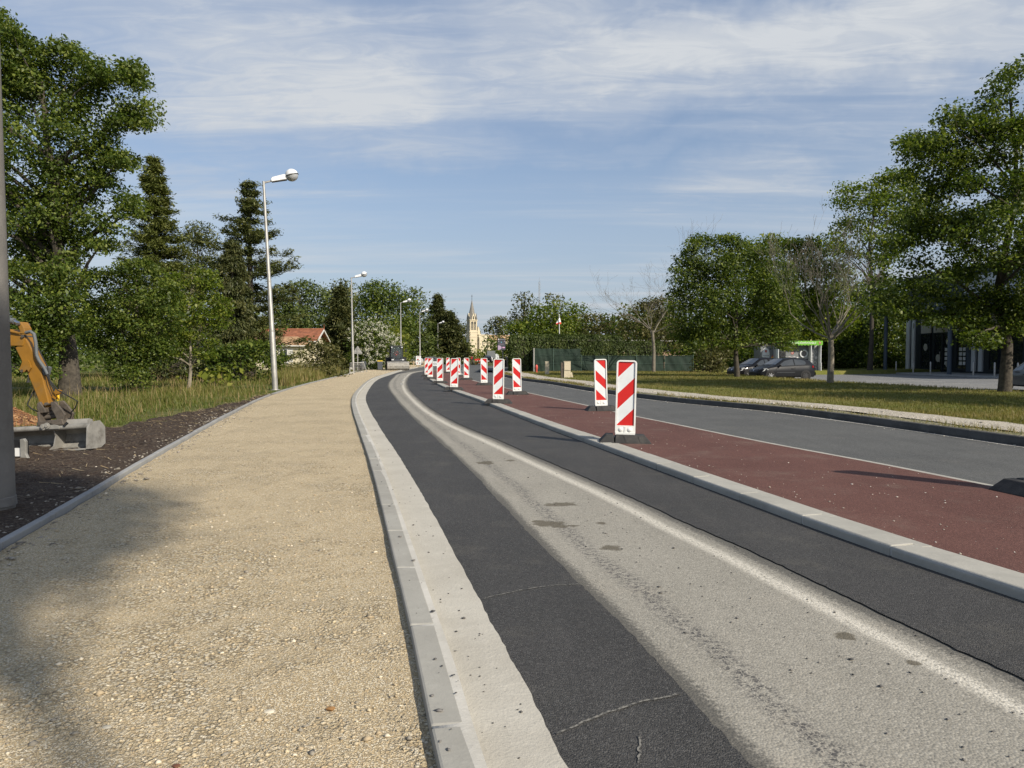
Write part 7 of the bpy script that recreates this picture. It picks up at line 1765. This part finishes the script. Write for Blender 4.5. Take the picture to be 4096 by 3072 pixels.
BY = 98.0
t = thing('digital_billboard', 'dark digital billboard on a slim post in front of the trees', 'billboard', (xat(2011, BY), BY, 0.1))
MB().tube([(0, 0.1, 0), (0, 0.1, 2.3)], 0.06, 8).build('post', mDark, t, smooth=True)
f0, f1 = xat(1989.5, BY) - xat(2011, BY), xat(2022.5, BY) - xat(2011, BY); z0_, z1_ = 2.22, 3.82
MB().box(f0, f1, 0.0, 0.20, z0_, z1_).build('cabinet', mBlack, t, bevel=0.02)
scn = MB().box(f0 + 0.07, f1 - 0.05, -0.012, -0.002, z0_ + 0.04, z1_ - 0.28).build('screen', mScreen, t)
MB().add([(f0 + 0.075 + 0.50 * math.sin(a), -0.016, z0_ + 0.045 + 0.30 + 0.31 * -math.cos(a)) for a in np.linspace(0, math.pi, 15)], [tuple(range(15))]).build('screen_disc', mScreenL, scn)
MB().box(f0 + 0.68, f1 - 0.10, -0.018, -0.014, z0_ + 0.28, z0_ + 0.44).build('screen_box', mScreenP, scn)
MB().prism([(f0 + 0.48, z1_ - 0.62), (f0 + 0.62, z1_ - 0.60), (f0 + 0.50, z1_ - 0.36)], -0.018, -0.014, 'y').build('screen_mark', mScreenC, scn)
for x in (f0 + 0.18, f1 - 0.14): MB().box(x - 0.05, x + 0.05, -0.018, -0.014, z1_ - 0.44, z1_ - 0.34).build('screen_icon', mScreenL, scn)
MB().box(f0 + 0.25, f1 - 0.25, -0.018, -0.014, z1_ - 0.80, z1_ - 0.775).build('screen_line', mScreenL, scn)
hd = MB().box(f0 + 0.28, f1 - 0.06, -0.012, -0.002, z1_ - 0.21, z1_ - 0.08).build('header', mGreyD, t)
disc(MB(), 0.075, 0.012, Matrix.Translation((f0 + 0.17, 0, z1_ - 0.14)) @ FRONT, 16).build('emblem', mTextW, t)

# ------------------------------------------------------------------ far works, cars, rails
def simple(name, label, cat, loc, rz=0, group=None): return thing(name, label, cat, loc, rz, group)
p = gp(1848, 1441); dg_ = simple('digger', 'small yellow digger with black cab working at the far end of the road', 'digger', (p.x, 172, 0), R(0))
MB().box(-0.95, -0.45, -1.0, 1.0, 0, 0.5).build('track', mTyre, dg_, bevel=0.1); MB().box(0.45, 0.95, -1.0, 1.0, 0, 0.5).build('track', mTyre, dg_, bevel=0.1)
MB().prism([(-0.95, 0.85), (1.05, 0.85), (1.05, 1.45), (0.7, 1.65), (-0.9, 1.60)], -0.8, 1.1, 'y').build('body', mYellowB, dg_, bevel=0.08); MB().box(-0.9, 1.0, -0.7, 1.0, 0.5, 0.84).build('chassis', mDark, dg_)
MB().prism([(-1.0, 1.62), (0.0, 1.62), (-0.02, 2.75), (-0.9, 2.75)], -0.75, 0.6, 'y').build('cab', mBlack, dg_, bevel=0.05); MB().box(-0.85, -0.15, -0.775, -0.755, 1.8, 2.6).build('cab_window', mGlassD, dg_)
for x, z in ((-0.7, 2.45), (-0.7, 1.75), (-0.3, 1.75)): disc(MB(), 0.09, 0.05, Matrix.Translation((x, -0.79, z)) @ FRONT, 10).build('lamp', mHead, dg_)
MB().tube([(0.5, -0.5, 1.4), (0.75, -0.9, 2.5), (1.2, -1.2, 2.3), (1.3, -1.5, 1.2)], 0.10, 4).build('boom', mDark, dg_)
bp_ = simple('chevron_barrier', 'white barrier board with red chevrons beside the far digger', 'barrier', (xat(1846, 150), 150, 0))
MB().box(-0.7, 0.7, -0.03, 0.03, 0.45, 1.20).build('board', mWhiteS, bp_)
for k in range(3): x = -0.6 + k * 0.45; MB().prism([(x, 0.47), (x + 0.16, 0.47), (x + 0.36, 0.82), (x + 0.16, 1.18), (x, 1.18), (x + 0.20, 0.82)], -0.042, -0.031, 'y').build('chevron', mRedS, bp_)
for x in (-0.6, 0.6): MB().box(x - 0.05, x + 0.05, -0.25, 0.25, 0, 0.45).build('foot', mHyd, bp_)
for k, (u, Y, w_, h_, lab) in enumerate(((1917, 165, 1.1, 1.0, 'red plastic barrier across the far road, nearest the black car'), (1903, 158, 0.5, 0.95, 'narrow red and white plastic barrier left of the red barrier'), (1835, 152, 0.4, 1.0, 'red traffic cone barrel at the left end of the chevron board'))):
    bb_ = simple('plastic_barrier', lab, 'barrier', (xat(u, Y), Y, 0), 0, 'plastic barriers at the far works')
    MB().hexa([(-w_ / 2, -0.25, 0), (w_ / 2, -0.25, 0), (w_ / 2, 0.25, 0), (-w_ / 2, 0.25, 0)], [(-w_ / 2, -0.08, h_), (w_ / 2, -0.08, h_), (w_ / 2, 0.08, h_), (-w_ / 2, 0.08, h_)]).build('shell', mRedS, bb_, bevel=0.04)
    MB().box(-w_ / 2 + 0.05, w_ / 2 - 0.05, -0.20, -0.165, h_ * 0.42, h_ * 0.6).build('white_band', mWhiteS, bb_)
make_car('hatchback', 'black car seen from behind on the far road', mCarB, (xat(1951, 168), 168, 0), R(94), 4.3, 1.75, 0.92, three_door=False)
make_car('hatchback', 'white car beyond the black car on the far road', mCarW, (xat(1958, 215), 215, 0), R(94), 4.3, 1.6, 0.9, three_door=False)
make_car('hatchback', 'silver car parked behind the wooden rail, left of the notice panel', mCarS, (xat(1645, 128), 128, 0), R(182), 4.2, 1.5, 0.88, three_door=False)
make_car('hatchback', 'grey car parked behind the wooden rail, right of the notice panel', mCarC, (xat(1712, 130), 130, 0), R(178), 4.2, 1.5, 0.88, three_door=False)
person('person in dark red clothes standing by the works near the church', (xat(1886, 172), 172, 0), R(180), standing(), (0.93, 1.52, 0.3), (mShirtR, mShirtD))
person('person in dark clothes standing right of the one in dark red', (xat(1891, 174), 174, 0), R(160), standing(), (0.93, 1.52, 0.3), (mShirtD, mShirtD))
t = thing('timber_rail', 'low timber rail fence along the far car park left of the road', 'fence', (xat(1634, 118), 118, 0)); RW = xat(1716, 118) - xat(1634, 118)
for k in range(5): MB().tube([(RW * k / 4, 0, 0), (RW * k / 4, 0, 0.72)], 0.09, 8).build('post', mWood, t)
for k in range(4): MB().tube([(RW * k / 4, -0.02, 0.55), (RW * (k + 1) / 4, -0.02, 0.55)], 0.06, 6).build('rail', mWood, t)
t = thing('painted_block', 'white concrete block with dark scribbled marks between two delineators', 'block', (xat(1737, 112), 112, 0)); MB().box(-0.62, 0.62, -0.3, 0.3, 0, 0.72).build('block', mWhiteS, t, bevel=0.03)
for k in range(6): x = -0.5 + k * 0.18; MB().tube([(x, -0.305, 0.2), (x + 0.08, -0.305, 0.55), (x + 0.12, -0.305, 0.25)], 0.018, 4).build('scribble', mDark, t)
t = thing('lorry', 'dark grey lorry body parked before the church tree', 'lorry', (xat(1963, 236), 236, 0)); MB().box(-1.2, 1.3, 0, 7, 0.9, 3.4).build('box_body', mGreyD, t, bevel=0.05); MB().box(1.5, 2.6, 0.5, 2.4, 0.6, 2.4).build('tail', mStripe, t, bevel=0.05)
for x in (-1.0, 1.0): MB().lathe([(0.45, -0.15), (0.45, 0.15)], 14, Matrix.Translation((x, 1.2, 0.45)) @ Matrix.Rotation(R(90), 4, 'Y')).build('wheel', mTyre, t)
leafy = [(1790, 150, 8, 1.6, 'clipped green hedge in front of the cedars'), (1700, 138, 9, 1.8, 'low green hedge behind the parked cars'), (1925, 240, 5, 3.0, 'yellow green shrub at the foot of the church'), (1888, 128, 1.8, 0.9, 'tuft of wild grass and weeds on the far traffic island')]
for k, (u, Y, wd_, hh, lab) in enumerate(leafy):
    if k < 2: hedge(lab, xat(u, Y) - wd_ / 2, xat(u, Y) + wd_ / 2, Y, Y + 1.6, hh, 210 + k, 2500, 0.3)
    else: crown_tree('shrub', lab, 'shrub', (u, 1440), Y, [(u - wd_ / 2 * FPX / Y, VH + 1.4 * FPX / Y), (u - wd_ / 2.5 * FPX / Y, VH + (1.4 - hh * 0.8) * FPX / Y), (u, VH + (1.4 - hh) * FPX / Y), (u + wd_ / 2.5 * FPX / Y, VH + (1.4 - hh * 0.7) * FPX / Y), (u + wd_ / 2 * FPX / Y, VH + 1.4 * FPX / Y)], 'lime' if k == 2 else 'olive', 214 + k, size=Y * 0.003, dens=4, nb=24)
# the wood that closes the view, left and right
def wood(name, x0, x1, y0, y1, h, kind, seed, n, size):
    rng = np.random.default_rng(seed); nb = int((x1 - x0) / 5)
    bl = [(rng.uniform(x0, x1), rng.uniform(y0, y1), rng.uniform(0.1, 0.8) * h * rng.uniform(0.7, 1.1), rng.uniform(2.5, 5)) for _ in range(nb * 4)]
    V, F, T = leaves(np.array(bl), n, size, rng, 10, size * 2, 0.4, 0.7, 0.5, 0.25)
    return tag(np_mesh(name, V, F, LM[kind], None, attr=T), kind='stuff')
wood('far_wood', -190, -38, 125, 190, 12, 'far', 301, 22000, 0.8)
wood('far_wood', -60, -24, 108, 125, 9, 'far', 304, 9000, 0.55)
wood('far_wood', 6, 120, 125, 180, 11, 'far', 302, 22000, 0.8)
wood('far_wood', 14, 46, 78, 96, 9.5, 'maple', 303, 14000, 0.42)
wood('far_wood', -160, 160, 520, 640, 14, 'far', 305, 9000, 2.2)
wood('meadow_wood', -62, -24, 46, 78, 7.5, 'oak', 306, 20000, 0.30)

for o in bpy.data.objects:      # say what each mass of stuff is
    if o.parent is None and o.get('kind') == 'stuff':
        n_ = o.name.split('.')[0]
        tag(o, {'meadow_grass': 'long yellow green grass of the meadow left of the path', 'lawn_grass': 'short dry lawn grass between the sandy footpath and the car park', 'verge_weeds': 'low weeds along the dark kerb of the right carriageway',
                'edge_weeds': 'tiny weeds along the white line of the median', 'reeds': 'tall straw coloured grass between the first two lamps', 'far_wood': 'far wood closing the view behind the nearer trees', 'meadow_wood': 'dark wood behind the trees of the meadow'}[n_],
            {'far_wood': 'wood', 'meadow_wood': 'wood', 'verge_weeds': 'weeds', 'edge_weeds': 'weeds'}.get(n_, 'grass'), 'far woods' if n_ == 'far_wood' else None)
